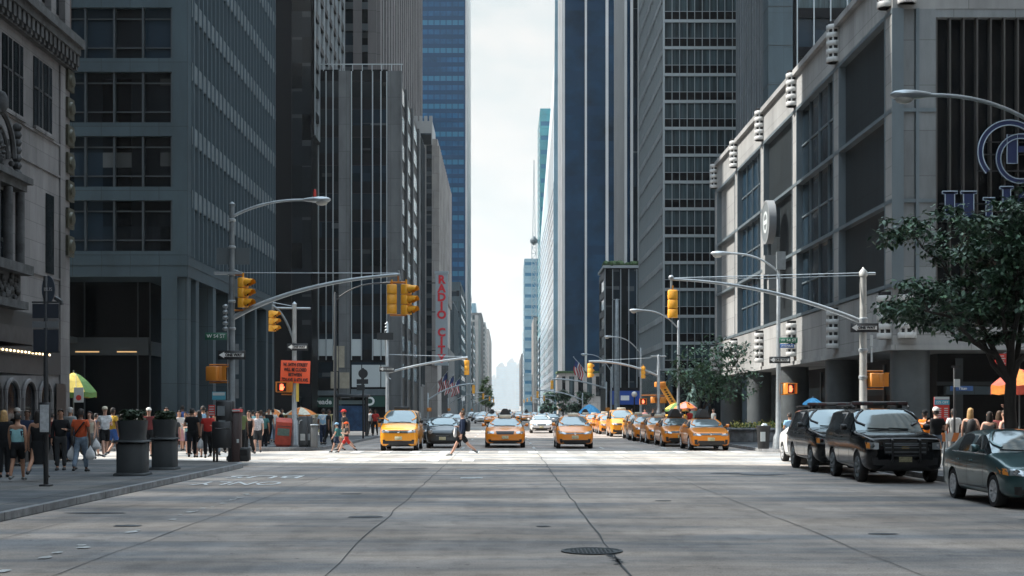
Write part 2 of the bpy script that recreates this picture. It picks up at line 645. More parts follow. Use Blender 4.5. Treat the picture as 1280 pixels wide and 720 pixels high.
M_hdark = mat('hotel_dark_panel', (.014, .019, .022), .45, noise=(.8, .4), stretch=(3, 3, .3), brick=(1.5, 4.4, .04, .4, 0))
M_roofgreen = mat('roof_planting', (.05, .09, .035), .9, noise=(2, .5))
GL = [M_glassd, M_glassb, G('smoke_glass', (.016, .024, .03), .12, .4)]


def face(th_w, which, X0, X1, Y0, Y1, side):
    """local facade tuple; the thing's origin is its street corner nearest the camera"""
    if which == 'N':
        return (X0, Y0, 'x', -1)
    return (X1 if side < 0 else X0, Y0, 'y', 1 if side < 0 else -1)


def bands(th, f, W, z0, z1, fh, sill, wh, glass, mull=None, ms=1.4, wall=None, sp=None, dep=.25, mw=.06, md=.12, rel=.0, ends=.5, name='window', lowm=None, lowh=0, crowd=None):
    """storeys of ribbon windows on one face: one window part per storey, spandrels on the wall part, mullions one part"""
    n = int((z1 - z0) / fh)
    wm, mm = MB(), MB()
    for k in range(n):
        a = z0 + k * fh
        wm.fb(f, 0, W, a + sill + wh, a + fh + sill, .0, dep, 0)
        g = MB().fb(f, ends, W - ends, a + sill + .001 + lowh, a + sill + wh - .001, .01, .04)
        g.build(name, glass[k % len(glass)] if not crowd else R.choice(crowd), th)
        if lowh:
            MB().fb(f, ends, W - ends, a + sill + .001, a + sill + lowh - .02, .01, .05).build('spandrel_glass', lowm, th)
            mm.fb(f, ends, W - ends, a + sill + lowh - .03, a + sill + lowh + .03, .05, .10)
    wm.fb(f, 0, W, z0, z0 + sill, 0, dep)
    wm.fb(f, 0, ends, z0 + sill, z0 + n * fh + sill, 0, dep + .02)
    wm.fb(f, W - ends, W, z0 + sill, z0 + n * fh + sill, 0, dep + .02)
    wm.build('spandrel', sp or wall, th)
    if mull:
        u = ends
        while u < W - ends + .01:
            mm.fb(f, u - mw / 2, u + mw / 2, z0 + sill, z0 + n * fh + sill - .3, .05, dep + md)
            u += ms
        mm.build('mullion', mull, th)
    return n


def piers(th, f, W, z0, z1, ps, pw, glass, pm, pd=.35, name='window_strip', fh=0, sh=.5, sm=None, lit=0):
    """vertical piers with one strip of glazing between each pair"""
    n = max(1, round(W / ps))
    ps = W / n
    pmb, smb = MB(), MB()
    for k in range(n + 1):
        u = min(max(k * ps, pw / 2), W - pw / 2)
        pmb.fb(f, u - pw / 2, u + pw / 2, z0, z1, 0, pd)
    pmb.build('pier', pm, th)
    for k in range(n):
        a, b = k * ps + pw / 2, (k + 1) * ps - pw / 2
        MB().fb(f, a + (pw / 2 if k == 0 else 0), b - (pw / 2 if k == n - 1 else 0), z0, z1, .01, .05).build(name, glass[(k * 7) % len(glass)], th)
    if fh:
        z = z0 + fh
        while z < z1 - .2:
            smb.fb(f, pw, W - pw, z - sh / 2, z + sh / 2, .05, pd * .45)
            z += fh
        smb.build('spandrel', sm or pm, th)


def core(th, X0, X1, Y0, Y1, z0, z1, m, name='wall'):
    return MB().box(X0, X1, Y0, Y1, z0, z1).build(name, m, th)


def bld(label, x, y, cat='building', name='office_tower', group=None):
    return thing(name, label, cat, (x, y, 0), 0, group)


# ---- carved stone building on the near corner ------------------------------------------------
X = -15.6
b = bld('old carved limestone building with a bracketed cornice and a small bulb lit marquee', X, 48.5, name='stone_building')
core(b, -30, 0, -8.5, 0, 0.1, 32.5, M_limestone)
core(b, -30, 0, -75, -8.5, 0.1, 62, M_limestone)
fA = (0, 0, 'y', 1)      # u = y - 50.2 (negative towards camera)
def uy(px): return 15.6 * FP / (VX - px) - 48.5
q = MB()                  # cornice with brackets, and string courses
q.fb(fA, -70, .25, 14.75, 15.05, 0, .55)
q.fb(fA, -70, .18, 14.5, 14.75, 0, .42)
q.fb(fA, -70, .2, 13.95, 14.12, 0, .18)
for k in range(60):
    u = .1 - k * .42
    q.fb(fA, u - .12, u + .12, 14.12, 14.5, 0, .36)
    q.fb(fA, u - .10, u + .10, 13.98, 14.2, 0, .3)
q.box(-30, .2, 0, .2, 14.5, 15.05)
q.build('cornice', M_limedark, b)
q = MB()
for z in (9.95, 6.35, 11.05):
    q.fb(fA, -70, 0, z, z + .07, 0, .05)
q.fb(fA, -.95, 0.03, .1, 13.9, 0, .06)
q.build('string_course', M_limestone, b)
for g0 in (-11.2, -8.6, -6.35, -3.55):            # paired tall windows under the cornice
    for du in (0, .98):
        w = MB().fb(fA, g0 + du, g0 + du + .82, 11.25, 13.55, .005, .03).build('window', M_glassd, b)
        MB().fb(fA, g0 + du + .38, g0 + du + .44, 11.25, 13.55, .03, .06).fb(fA, g0 + du, g0 + du + .82, 12.5, 12.56, .03, .06).build('window_frame', M_dark, w)
        MB().fb(fA, g0 + du - .04, g0 + du + .86, 11.12, 11.25, 0, .12).build('sill', M_limestone, w)
for k in range(8):                                # windows above the cornice
    u = -1.9 - k * 1.45
    for z in (15.6, 19.4):
        MB().fb(fA, u, u + .85, z, z + 3.0, .005, .03).build('window', M_glassd, b)
q = MB()
for k in range(8):
    u = -.95 - k * 1.45
    q.fb(fA, u, u + .5, 15.2, 24, 0, .22)
q.build('pilaster', M_limestone, b)
MB().fb(fA, -.85, 0.02, 15.2, 32, 0, .12).build('brick_corner', M_brick, b)
MB().fb(fA, -2.35, -1.55, 6.5, 9.2, .005, .03).build('window', M_glassd, b)
for u0 in (-7.6,):                                # baroque balcony window
    bay = MB()
    bay.fb(fA, u0 - 1.6, u0 + 2.5, 9.0, 9.2, 0, .55).fb(fA, u0 - 1.4, u0 + 2.3, 8.75, 9.0, 0, .42)
    bay.fb(fA, u0 - 1.5, u0 + 2.4, 6.1, 6.4, 0, .6).fb(fA, u0 - 1.3, u0 + 2.2, 5.0, 5.25, 0, .5).fb(fA, u0 - 1.2, u0 + 2.1, 5.25, 6.1, 0, .28)
    for k in range(4):
        bay.tube([(.32, u0 - 1.15 + k * 1.03, 6.4), (.32, u0 - 1.15 + k * 1.03, 8.7)], .15, 8)
    bay.build('balcony_bay', M_limedark, b)
    for k in range(3):
        MB().fb(fA, u0 - .95 + k * 1.03, u0 - .3 + k * 1.03, 6.45, 8.65, .005, .03).build('window', M_glassd, b)
    orn = MB()
    pts = [(.25, u0 + .45 + 1.15 * math.cos(t * PI / 12), 9.7 + 1.25 * math.sin(t * PI / 12)) for t in range(13)]
    orn.tube(pts, .09, 6)
    pts = [(.2, u0 + .45 + .75 * math.cos(t * PI / 12), 9.6 + .9 * math.sin(t * PI / 12)) for t in range(13)]
    orn.tube(pts, .06, 6)
    for k in range(46):
        a = R.uniform(0, PI)
        rr_ = R.uniform(.1, 1.3)
        orn.ball((.16, u0 + .45 + rr_ * math.cos(a), 9.35 + rr_ * .95 * math.sin(a)), (R.uniform(.05, .12), R.uniform(.05, .13), R.uniform(.06, .16)), 6, 4)
    for s in (-1, 1):
        for k in range(7):
            orn.ball((.2, u0 + .45 + s * 1.55, 9.3 + k * .24), (.16, .16 - k * .012, .15), 6, 4)
    orn.ball((.3, u0 + .45, 11.2), (.2, .22, .35), 8, 6)
    for k in range(40):
        orn.ball((.3, u0 - 1.1 + R.random() * 3.0, 5.3 + R.random() * .75), (.1, .13, .13), 6, 4)
    orn.build('carved_frieze', M_limedark, b)
for k in range(7):                                # round lantern plaques up the corner
    z = 7.3 + k * .98
    MB().fb((0, 0, 'y', 1), -.42, .26, z, z + .72, .07, .16).lathe([(.02, .16), (.26, .16), (.22, .24), (.02, .26)], (0, -.08, z + .36), 10, 0, True, 'X').build('wall_plaque', mat('bronze_plaque', (.05, .05, .035), .5, .3, noise=(8, .4)), b)
MB().fb(fA, -70, 0.04, 3.05, 5.0, 0, .05).fb(fA, -70, -.1, .1, .5, 0, .1).build('shopfront_fascia', mat('dark_shopfront', (.022, .025, .028), .5), b)
mq = MB().fb(fA, -20, -6.6, 2.9, 3.45, .05, 1.5).fb(fA, -20, -6.55, 3.45, 3.6, .05, 1.58).fb(fA, -20, -6.6, 3.8, 4.3, .05, 1.3).build('marquee', mat('marquee_panel', (.035, .035, .037), .5, noise=(3, .4)), b)
bl0 = MB().ball((0, 0, 0), .036, 6, 4).build('bulb', M_bulb, mq, (1.6, -6.7, 3.53))
for k in range(1, 30):
    bl = bl0.copy()
    C.objects.link(bl)
    bl.parent = mq
    bl.location = (1.6, -6.7 - k * .3, 3.53)
for k in range(6):                                # ground-floor arches
    u = -2.6 - k * 1.55
    pts = [(u - .52, .5), (u + .52, .5), (u + .52, 2.2)] + [(u + .52 * math.cos(t * PI / 10), 2.2 + .52 * math.sin(t * PI / 10)) for t in range(1, 10)] + [(u - .52, 2.2)]
    MB().xprism(pts, .01, .05).build('arched_window', M_glassd, b)
    q = MB()
    q.tube([(.09, u + .60 * math.cos(t * PI / 10), 2.2 + .60 * math.sin(t * PI / 10)) for t in range(11)], .07, 6)
    q.tube([(.09, u - .6, .3), (.09, u - .6, 2.2)], .07, 6).tube([(.09, u + .6, .3), (.09, u + .6, 2.2)], .07, 6)
    q.build('arch_surround', M_limestone, b)
MB().fb(fA, -1.5, -.5, .15, 2.75, .06, .1).build('entrance', M_black, b)

# ---- blue grey office building on the far corner ---------------------------------------------
X, Y0 = -15.4, 66.0
b = bld('blue grey office building with close set fins and a tall column arcade at street level', X, Y0, name='office_building')
Hh, L = 74, 25
core(b, -40, -.42, .42, 6.5, 8.4, 44, M_greymet)
core(b, -40, -.42, 6.5, L, 8.4, Hh, M_greymet)
core(b, -40, -2.6, 2.8, L, .1, 8.4, M_plainglass, 'lobby_glazing')
q = MB()
q.box(-40, 0, 0, L, 8.3, 8.85).box(-40, .03, -.03, L, 8.85, 9.3)          # soffit edge band
q.box(-.75, 0, 0, .75, 9.3, 44)                                            # corner pier
q.build('band', M_greymet, b)
cols = MB()
fN, fE = (-40, 0, 'x', -1), (0, 0, 'y', 1)
for k, u in enumerate((0.5, 2.3, 6.3, 10.3, 14.3, 18.3, 22.3, 24.6)):
    MB().box(-.95, -.05, u - .35, u + .35, .1, 8.3).build('column', M_greymet, b)
for u in (-6.4, -11.6, -17):
    MB().box(u - .4, u + .4, .1, .9, .1, 8.3).build('column', M_greymet, b)
MB().box(-1.28, -.52, -.02, .7, .1, 8.3).build('column', M_greymet, b)
q = MB()
for k in range(9):
    q.box(-2.62, -2.55, 2.8 + k * 2.6, 2.86 + k * 2.6, .1, 8.3)
    q.box(-3.2 - k * 2.7, -3.14 - k * 2.7, 2.74, 2.8, .1, 8.3)
q.box(-40, -2.6, 2.7, 2.8, 4.6, 5.5)
q.box(-2.66, -2.5, 2.8, L, 4.6, 5.3)
q.build('lobby_mullion', M_mulld, b)
q = MB()
for x, w in ((-6.3, 1.2), (-7.9, 1.1), (-4.2, 1.0), (-10.5, 1.4)):
    q.box(x, x + w, 2.66, 2.69, 4.74, 4.80)
q.build('lobby_light', M_warmw, b)
MB().box(-9.2, -6.2, -.6, 2.7, 5.2, 5.5).build('entrance_canopy', M_greylt, b)
fh, bay = 3.12, 1.40
q, tr = MB(), MB()
for k in range(20):
    z = 9.55 + k * fh
    if k < 11: q.box(-40, -.75, .0, .42, z + 2.46, z + fh)
    q.box(-.42, .03, .75 if k < 11 else 6.5, L, z + 2.2, z + fh)
    tr.box(-16, -.75, .22, .29, z + 1.93, z + 1.99).box(-16, -.75, .22, .29, z + .52, z + .58) if k < 11 else None
q.box(-40, -.75, .0, .42, 9.3, 9.55)
q.build('spandrel', M_greymet, b)
for k in range(20):
    z = 9.55 + k * fh
    MB().fb(fE, .75 if k < 11 else 6.5, L, z + 2.24, z + fh - .04, .03, .05).build('spandrel_panel', M_greylt, b)
for k in range(12):
    tr.box(-.80 - k * bay - .045, -.80 - k * bay + .045, .06, .3, 9.4, 43.8)
fin = MB()
u = .95
while u < L:
    fin.fb(fE, u - .06, u + .06, 9.3, Hh if u > 6.6 else 44, -.28, .12)
    u += .98
fin.build('fin', mat('grey_fin', (.075, .107, .128), .5, .2), b)
tr.build('mullion', M_mulld, b)
for k in range(7):
    z = 9.55 + k * fh
    for j in range(7):
        x1 = -.845 - j * bay
        MB().box(x1 - bay + .09, x1, .30, .36, z, z + 2.46).build('window', R.choice(GL[:2]), b)
for k in range(7, 11):
    MB().box(-16, -.8, .30, .36, 9.55 + k * fh, 12.01 + k * fh).build('window', M_glassd, b)
for k in range(20):
    MB().fb(fE, .78 if k < 11 else 6.5, L - .1, 9.55 + k * fh, 9.55 + k * fh + 2.2, -.40, -.26).build('window', M_glassb, b)

# ---- dark tower and glazed building one block on ----------------------------------------------
b = bld('sheer black glass tower rising behind the blue grey office building', -27.0, 190)
core(b, -50, 0, .4, 38, 0, 150, M_blackw)
piers(b, (-50, .4, 'x', -1), 50, 0, 150, 3.0, .18, [M_glassd, M_blackw], M_blackw, .15)
bands(b, (0, .4, 'y', 1), 37, 40, 148, 3.6, .4, 2.6, [M_glassb], M_mull, 5.0, M_blackw, mw=.25)

b = bld('dark glass office block with grey stone piers and white blinds above a corner pharmacy', -15.2, 196, name='office_building')
W, Hb = 12.0, 50.6
core(b, -W, -.05, .3, 44, 0, Hb, M_blackw)
q = MB()
for x0, x1 in ((-8.75, -7.15), (-1.7, 0.0)):
    q.box(x0, x1, -.35, .31, 0, Hb)
q.box(-.05, .3, -.35, 1.4, 0, Hb)
q.box(-.05, .3, 11, 13, 0, Hb).box(-.05, .3, 24, 26, 0, Hb).box(-.05, .3, 40, 44, 0, Hb)
q.build('pier', M_pier, b)
q = MB()
for x in (-11.7, -10.6, -9.6, -6.95, -5.5, -3.9, -2.7, -1.85):
    q.box(x - .07, x + .07, -.12, .31, 9, Hb)
q.box(-12.6, .5, -.3, -.18, Hb + .9, Hb + 1.02)
for k in range(10):
    q.box(-12.4 + k * 1.4, -12.3 + k * 1.4, -.3, -.2, Hb, Hb + .9)
q.build('mullion', M_mull, b)
for k in range(11):
    z = 6.4 + k * 4.05
    for x0, x1 in ((-11.9, -8.8), (-7.1, -1.75)):
        MB().box(x0, x1, .2, .28, z + .02, z + 2.3).build('window', R.choice(GL), b)
        MB().box(x0, x1, .16, .28, z + 2.35, z + 4.0).build('spandrel_glass', M_blackw, b)
    MB().box(-.04, .06, 1.6, 39, z + .1, z + 2.3).build('window', M_glassb, b)
for x0, x1, z0, z1 in ((-11.9, -10.7, 9.6, 12), (-10.55, -9.65, 9.6, 12), (-6.9, -5.55, 9.6, 12), (-3.8, -2.75, 9.6, 12), (-2.6, -1.85, 9.6, 12), (-6.9, -5.55, 5.1, 8.3), (-5.4, -2.8, 5.1, 8.3), (-2.65, -1.8, 5.1, 8.3)):
    MB().box(x0, x1, .04, .15, z0, z1).build('window_blind', M_panelw, b)
for x0, x1, z0, z1 in ((-9.5, -8.8, 7.4, 11), (-8.7, -7.9, 7.9, 11), (-9.9, -8.9, 4.9, 7.3), (-8.6, -7.2, 4.9, 7.2)):
    MB().box(x0, x1, -.40, -.36, z0, z1).build('wall_panel', mat('tan_panel', (.34, .30, .23), .8, noise=(1, .2)), b)
q = MB().box(-7.0, -1.75, -.2, .1, 3.9, 4.8).box(-11.9, -9.0, -.2, .1, 3.9, 4.6)
q.build('shop_fascia', M_greylt, b)
sg = MB().box(-5.2, -2.1, -.34, -.2, 2.25, 3.8).build('shop_sign', mat('shop_sign_green', (.01, .06, .045), .4), b)
text('D', 1.7, M_white, sg, (-4.2, -.36, 3.0), bold=.06)
sg = MB().box(-12.1, -9.4, -.34, -.2, 2.2, 3.6).build('shop_sign', mat('shop_sign_green', (.01, .06, .045), .4), b)
text('reade', 1.0, M_white, sg, (-10.9, -.36, 2.95), bold=.03)
MB().box(-8.0, -7.55, -.42, -.36, .9, 2.6).build('poster', M_panelw, b)

b = bld('narrow dark slab beside the glazed block, lower than the stone tower', -15.1, 242)
core(b, -2.4, -.02, .3, 10, 0, 51, M_mulld)
piers(b, (-2.4, .3, 'x', -1), 2.4, 0, 51, .8, .2, [M_glassb], M_mulld, .2)
bands(b, (-.02, .3, 'y', 1), 9.7, 6, 50, 4, .4, 2.6, [M_glassb], M_mulld, 1.6, M_mulld)

b = bld('tall tower of warm stone piers rising behind the glazed block', -22.7, 240)
core(b, -40, -.02, .3, 123, 0, 165, M_pierw)
piers(b, (-40, .3, 'x', -1), 40, 20, 165, 3.4, 1.5, [M_glassb, M_glassd], M_pierw, .6, fh=3.8, sh=1.2, sm=M_mulld)
piers(b, (-.02, .3, 'y', 1), 122, 20, 165, 6.2, 2.4, [M_glassb, M_curt], M_pierw, .7, fh=3.8, sh=1.2, sm=M_mulld)

b = bld('grey stone tower with crenellated white crown above the red lettered vertical sign', -15.5, 312)
core(b, -26, -.02, .3, 72, 0, 64, M_beige)
core(b, -26, -1.5, 16, 72, 64, 68.2, M_beige)
piers(b, (-26, .3, 'x', -1), 26, 12, 62.5, 3.3, 1.3, [M_glassd, M_glassb], M_beige, .5, fh=4, sh=1.0, sm=M_mulld)
piers(b, (-.02, .3, 'y', 1), 71, 30, 62.5, 4.4, 2.2, [M_glassb, M_glassd], M_beige, .45, fh=4, sh=1.2)
q = MB().box(-6.5, -1.2, -.2, 14, 62.5, 68.0)
for k in range(5):
    q.box(-6.5 + k * 1.15, -5.8 + k * 1.15, -.2, .6, 68, 69.2)
q.build('crown', M_whitest, b)
MB().box(-6.3, -1.4, -.32, -.22, 62.6, 65.2).build('window', M_glassb, b)
MB().box(-18, 1.6, 20, 62, 0, 17).build('wing', M_pier, b)

# vertical sign over the avenue
sg = thing('vertical_sign', 'tall vertical blade sign with red letters spelling RADIO CITY on the stone tower', 'sign', (-13.15, 281.5, 0))
MB().box(-1.25, 1.25, 0, 1.0, 11.5, 30.0).box(-1.45, 1.45, -.1, 1.1, 30, 30.5).box(-1.45, 1.45, -.1, 1.1, 11.0, 11.5).build('sign_board', mat('sign_grey_board', (.40, .45, .48), .6), sg)
for k, ch in enumerate('RADIO CITY'):
    if ch != ' ':
        text(ch, 2.3, mat('red_letter', (.80, .04, .055), .5), sg, (0, -.06, 28.7 - k * 1.82), bold=.10)
q = MB()
for z in (14, 22, 28):
    q.box(-3.2, -1.2, .4, .6, z, z + .2)
q.build('bracket', M_dark, sg)

# ---- farther left side of the avenue ----------------------------------------------------------
b = bld('sheer blue glass tower closing the sky behind the stone tower', -15.4, 541)
core(b, -30, -.4, .4, 60, 0, 230, M_navyg)
bands(b, (-30, .4, 'x', -1), 29.6, 2, 225, 3.7, 1.2, 2.0, [M_blueg, M_blueg, M_blueg2], M_bluesp, 2.4, M_bluesp, sp=M_bluesp, dep=.15, mw=.3, ends=.3)
MB().box(-.4, .35, .2, 60, 0, 230).build('end_wall', M_whitest, b)

def far(label, x0, x1, y, h, m, kind, g, m2=None, dpt=40, base=0, name='far_building', fh=3.6, ps=4, side=None):
    """a building down the avenue, its street corner on the facade line"""
    side = side or (-1 if x1 < 0 else 1)
    bb = bld(label, x1 if side < 0 else x0, y, name=name)
    w = x1 - x0
    a0, a1 = (-w, 0) if side < 0 else (0, w)
    core(bb, a0, a1, 0, dpt, base, h, m)
    fn = (a0, 0, 'x', -1)
    fa = (0, 0, 'y', 1) if side < 0 else (0, 0, 'y', -1)
    if kind == 'bands':
        bands(bb, fn, w, 4, h - 1, fh, 1.0, fh - 1.6, g, None, 2, m, sp=m2 or m, ends=.4)
        bands(bb, fa, dpt, 4, h - 1, fh, 1.0, fh - 1.6, g, None, 2, m, sp=m2 or m, ends=.4)
    else:
        piers(bb, fn, w, 6, h - 1, ps, ps * .45, g, m2 or m, .35, fh=fh, sh=1.2)
        piers(bb, fa, dpt, 6, h - 1, ps, ps * .45, g, m2 or m, .35, fh=fh, sh=1.2)
    return bb


far('low dark ribbed block just past the vertical sign', -40, -15.4, 400, 34, M_mulld, 'piers', [M_glassd, M_glassb], M_greymet, 40, ps=3)
far('dark teal glass block beyond the ribbed block on the vertical sign side', -40, -15.4, 470, 46, M_greymet, 'bands', [M_glassb, M_curt], M_greymet, 60)
far('slim white tower of punched windows beyond the blue glass tower', -31, -19.5, 640, 78, M_whitest, 'piers', [M_curt, M_glassb], M_whitest, 25, ps=2.6)
far('deep blue glass building below the slim white tower', -40, -16.0, 612, 57, M_navyg, 'bands', [M_blueg, M_navyg], M_navyg, 26)
far('beige masonry building with rows of cornices facing the avenue', -45, -15.6, 655, 43, M_beige, 'bands', [M_curt, M_glassb], M_beige, 50)
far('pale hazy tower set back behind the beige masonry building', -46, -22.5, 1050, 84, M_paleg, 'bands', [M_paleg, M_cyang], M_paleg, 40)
far('grey stone apartment block with a stepped top down the avenue', -44, -15.6, 780, 57, M_pierw, 'piers', [M_curt], M_beige, 60)
far('brown masonry block after the grey apartment block', -44, -15.6, 900, 66, M_pierw, 'piers', [M_curt, M_glassb], M_pierw, 60)
far('grey block with a flat roof far down the avenue, blue glass tower side', -44, -15.6, 1060, 70, M_beige, 'bands', [M_curt], M_beige, 120)
far('last tall masonry block on the blue glass tower side before the haze', -44, -15.8, 1320, 80, M_pierw, 'piers', [M_curt], M_beige, 240)

# ---- right side -------------------------------------------------------------------------------
X, Y0 = 18.8, 66.0
b = bld('pale stone hotel podium with bay panels and slatted drums over a dark arcade', X, Y0, name='hotel')
Lh, Ht, Zb = 55.5, 23.4, 4.75
fW, fN = (0, 0, 'y', -1), (0, 0, 'x', -1)
core(b, .5, 60, .5, Lh, Zb + .02, Ht - .05, M_hdark)
core(b, 3.6, 60, 4.5, Lh - 2, .1, Zb, M_blackw, 'arcade_wall')
q = MB()
q.box(-.1, 60, -.1, Lh, Zb, 5.0).box(0, 2.1, 0, Lh, 5.0, 7.75).box(2.1, 60, .6, Lh, 5.0, 7.75).box(2.1, 60, 0, .6, 5.0, 5.85)                # base band
q.box(0, 60, 0, Lh, 21.3, Ht).box(-.25, 60, -.25, Lh + .2, Ht, Ht + .35)      # top band
q.build('stone_band', M_hstone, b)
NB = 5
bw = Lh / NB
pm, fm, rail = MB(), MB(), MB()
for k in range(NB + 1):
    u = min(max(k * bw, .55), Lh - .55)
    pm.fb(fW, u - .62, u + .62, 7.75, 21.3, -.5, .02)
    fm.fb(fW, u - .70, u - .62, 7.75, 21.3, -.5, .06).fb(fW, u + .62, u + .70, 7.75, 21.3, -.5, .06)
for z in (7.8, 11.9, 16.3, 21.1):
    rail.fb(fW, 0, Lh, z, z + .2, -.45, .05)
pm.build('pier', M_hstone, b)
fm.build('fin', M_hfin, b)
rail.build('rail', M_hfin, b)
for k in range(NB):
    u0, u1 = k * bw + (.7 if k else 1.3), (k + 1) * bw - (.7 if k < NB - 1 else 1.3)
    for z0, z1 in ((8.0, 11.9), (12.1, 16.3), (16.5, 21.1)):
        if k in (1, 3):
            w = MB().fb(fW, u0, u1, z0, z1, -.45, -.36).build('window', M_glassb if k != 3 else G('sunny_blue_window', (.012, .03, .05), .15, .3), b)
            f_ = MB()
            for j in range(5):
                uu = u0 + (u1 - u0) * j / 4
                f_.fb(fW, uu - .05, uu + .05, z0, z1, -.36, -.25)
            f_.fb(fW, u0, u1, (z0 + z1) / 2 - .05, (z0 + z1) / 2 + .05, -.36, -.28)
            f_.build('window_frame', M_hfin, w)
        else:
            MB().fb(fW, u0, u1, z0, z1, -.45, -.34).build('stone_panel', M_hstone if k == 4 else M_hdark, b)
# slatted metal drums at every pier, top and bottom
M_drum = mat('drum_white_metal', (.50, .50, .49), .45, noise=(3, .1))
for z0, n in ((5.3, 5), (21.5, 5)):
    for k in range(NB + 1):
        u = min(max(k * bw, .6), Lh - .6)
        d = MB()
        for j in range(n):
            d.lathe([(.03, 0), (.43, 0), (.45, .02), (.45, .26), (.43, .28), (.03, .28)], (-.15, u, z0 + j * .46), 14)
        d = d.build('drum', M_drum, b)
        dc = MB().lathe([(.37, 0), (.37, n * .46)], (-.15, u, z0), 14)
        for a in range(8):
            dc.box(-.15 + .39 * math.cos(a * .785 + .4) - .04, -.15 + .39 * math.cos(a * .785 + .4) + .04, u + .39 * math.sin(a * .785 + .4) - .04, u + .39 * math.sin(a * .785 + .4) + .04, z0, z0 + n * .46 - .2, 1)
        dc.build('drum_core', [M_black, M_drum], d)
    d = MB()
    for j in range(n):
        d.lathe([(.03, 0), (.43, 0), (.45, .02), (.45, .26), (.43, .28), (.03, .28)], (.66, -.12, z0 + j * .46), 14)
    d = d.build('drum', M_drum, b)
    dc = MB().lathe([(.37, 0), (.37, n * .46)], (.66, -.12, z0), 14)
    for a in range(8):
        dc.box(.66 + .39 * math.cos(a * .785 + .4) - .05, .66 + .39 * math.cos(a * .785 + .4) + .05, -.12 + .39 * math.sin(a * .785 + .4) - .05, -.12 + .39 * math.sin(a * .785 + .4) + .05, z0, z0 + n * .46 - .2, 1)
    dc.build('drum_core', [M_black, M_drum], d)
# side-street face: blank stone corner, then dark recess with tall fins
q = MB()
q.box(.03, .16, -.03, .5, 7.75, 21.3)
q.box(.28, 1.08, .06, .5, 7.75, 21.3).box(1.3, 2.1, .0, .5, 7.75, 21.3).box(2.1, 60, 0.02, .5, 20.9, 21.3)
q.build('corner_panel', M_hpanel, b)
q = MB()
for x in (.22, 1.19):
    q.box(x - .07, x + .09, -.08, .5, 7.75, 21.3)
for z in (11.9, 16.3):
    q.box(.16, 2.1, -.05, .5, z, z + .18)
q.build('corner_trim', M_hfin, b)
q = MB()
for k in range(50):
    x = 2.16 + k * .66
    q.box(x - .035, x + .035, .05, .45, 5.85, 20.9)
q.build('fin', mat('bronze_fin', (.13, .125, .12), .4, .5), b)
MB().box(2.1, 60, .46, .55, 5.85, 20.9).build('window_wall', M_plainglass, b)
for x, y in ((1.2, 1.2), (1.0, 14), (1.0, 27), (1.0, 40), (1.0, 53), (13, 1.2), (25, 1.2), (37, 1.2)):
    MB().lathe([(.95, .1), (.95, Zb)], (x, y, 0), 18).build('column', mat('dark_column', (.07, .08, .085), .5, noise=(.8, .2)), b)
q = MB()
for k in range(6):
    q.box(4.5 + k * 4.2, 4.9 + k * 4.2, 4.38, 4.48, .1, 4.5)
    q.box(3.5, 3.58, 6 + k * 8, 6.4 + k * 8, .1, 4.5)
q.box(3.55, 30, 4.40, 4.46, 3.1, 3.3)
q.build('arcade_frame', M_mulld, b)
MB().box(3.0, 14.0, 1.2, 1.6, 2.6, 3.0).box(3.56, 3.6, 8, 40, 2.7, 3.4).build('arcade_sign_band', M_greymet, b)
sg = MB().box(2.55, 3.6, -.9, -.75, 2.75, 2.98).build('awning_sign', M_signblue, b)
text('Titan', .2, M_white, sg, (3.1, -.92, 2.86))
# blue emblem and serif letters on the side-street face
M_hblue = mat('sign_letter_navy', (.014, .026, .085), .4)
M_hedge = mat('sign_letter_edge', (.34, .42, .50), .4, .3)
def ring_arc(cx, cz, r0, r1, a0, a1, n=30, y0=0, y1=.16):
    m_, e = MB(), MB()
    outer, inner = [], []
    for k in range(n + 1):
        a = math.radians(a0 + (a1 - a0) * k / n)
        outer.append((cx + r1 * math.cos(a), cz + r1 * math.sin(a)))
        inner.append((cx + r0 * math.cos(a), cz + r0 * math.sin(a)))
    for k in range(n):
        m_.yprism([outer[k], outer[k + 1], inner[k + 1], inner[k]], y0, y1)
    e.tube([(x, y0 - .01, z) for x, z in outer], .028, 5)
    e.tube([(x, y0 - .01, z) for x, z in inner], .028, 5)
    return m_, e


def sx(px): return XP(px, 65.7) - X
def sz(py): return ZP(py, 65.7)
em = thing('emblem_sign', 'round navy emblem of two open rings around a block letter on the dark fins', 'sign', (X, 65.7, 0))
cx, cz = sx(1262), sz(190)
m1, e1 = ring_arc(cx, cz, 1.30, 1.54, 40, 222)
m2, e2 = ring_arc(cx + .55, cz - .32, .98, 1.2, 20, 340)
m1.v, m1.f, m1.m, m1.s = m1.v, m1.f, m1.m, m1.s
m1.build('ring', M_hblue, em); e1.build('ring_edge', M_hedge, em)
m2.build('ring', M_hblue, em); e2.build('ring_edge', M_hedge, em)
q = MB().box(cx - .12, cx + .38, .02, .14, cz - .55, cz + .85).box(cx + 1.0, cx + 1.5, .02, .14, cz - .55, cz + .85).box(cx + .3, cx + 1.1, .03, .13, cz + .0, cz + .3)
q.build('block_letter', M_hblue, em)
q = MB()
for xa, xb in ((cx - .12, cx + .38), (cx + 1.0, cx + 1.5)):
    q.tube([(xa, .01, cz - .55), (xb, .01, cz - .55), (xb, .01, cz + .85), (xa, .01, cz + .85), (xa, .01, cz - .55)], .025, 4)
q.build('letter_edge', M_hedge, em)
q = MB()
for dz in (-.1, .5, -.9):
    q.box(cx - 1.5, cx + 2.0, .2, .26, cz + dz, cz + dz + .05)
q.build('bracket', M_dark, em)
ls = thing('letter_sign', 'large navy serif letters reading Hilton under the round emblem', 'sign', (X, 65.7, 0))
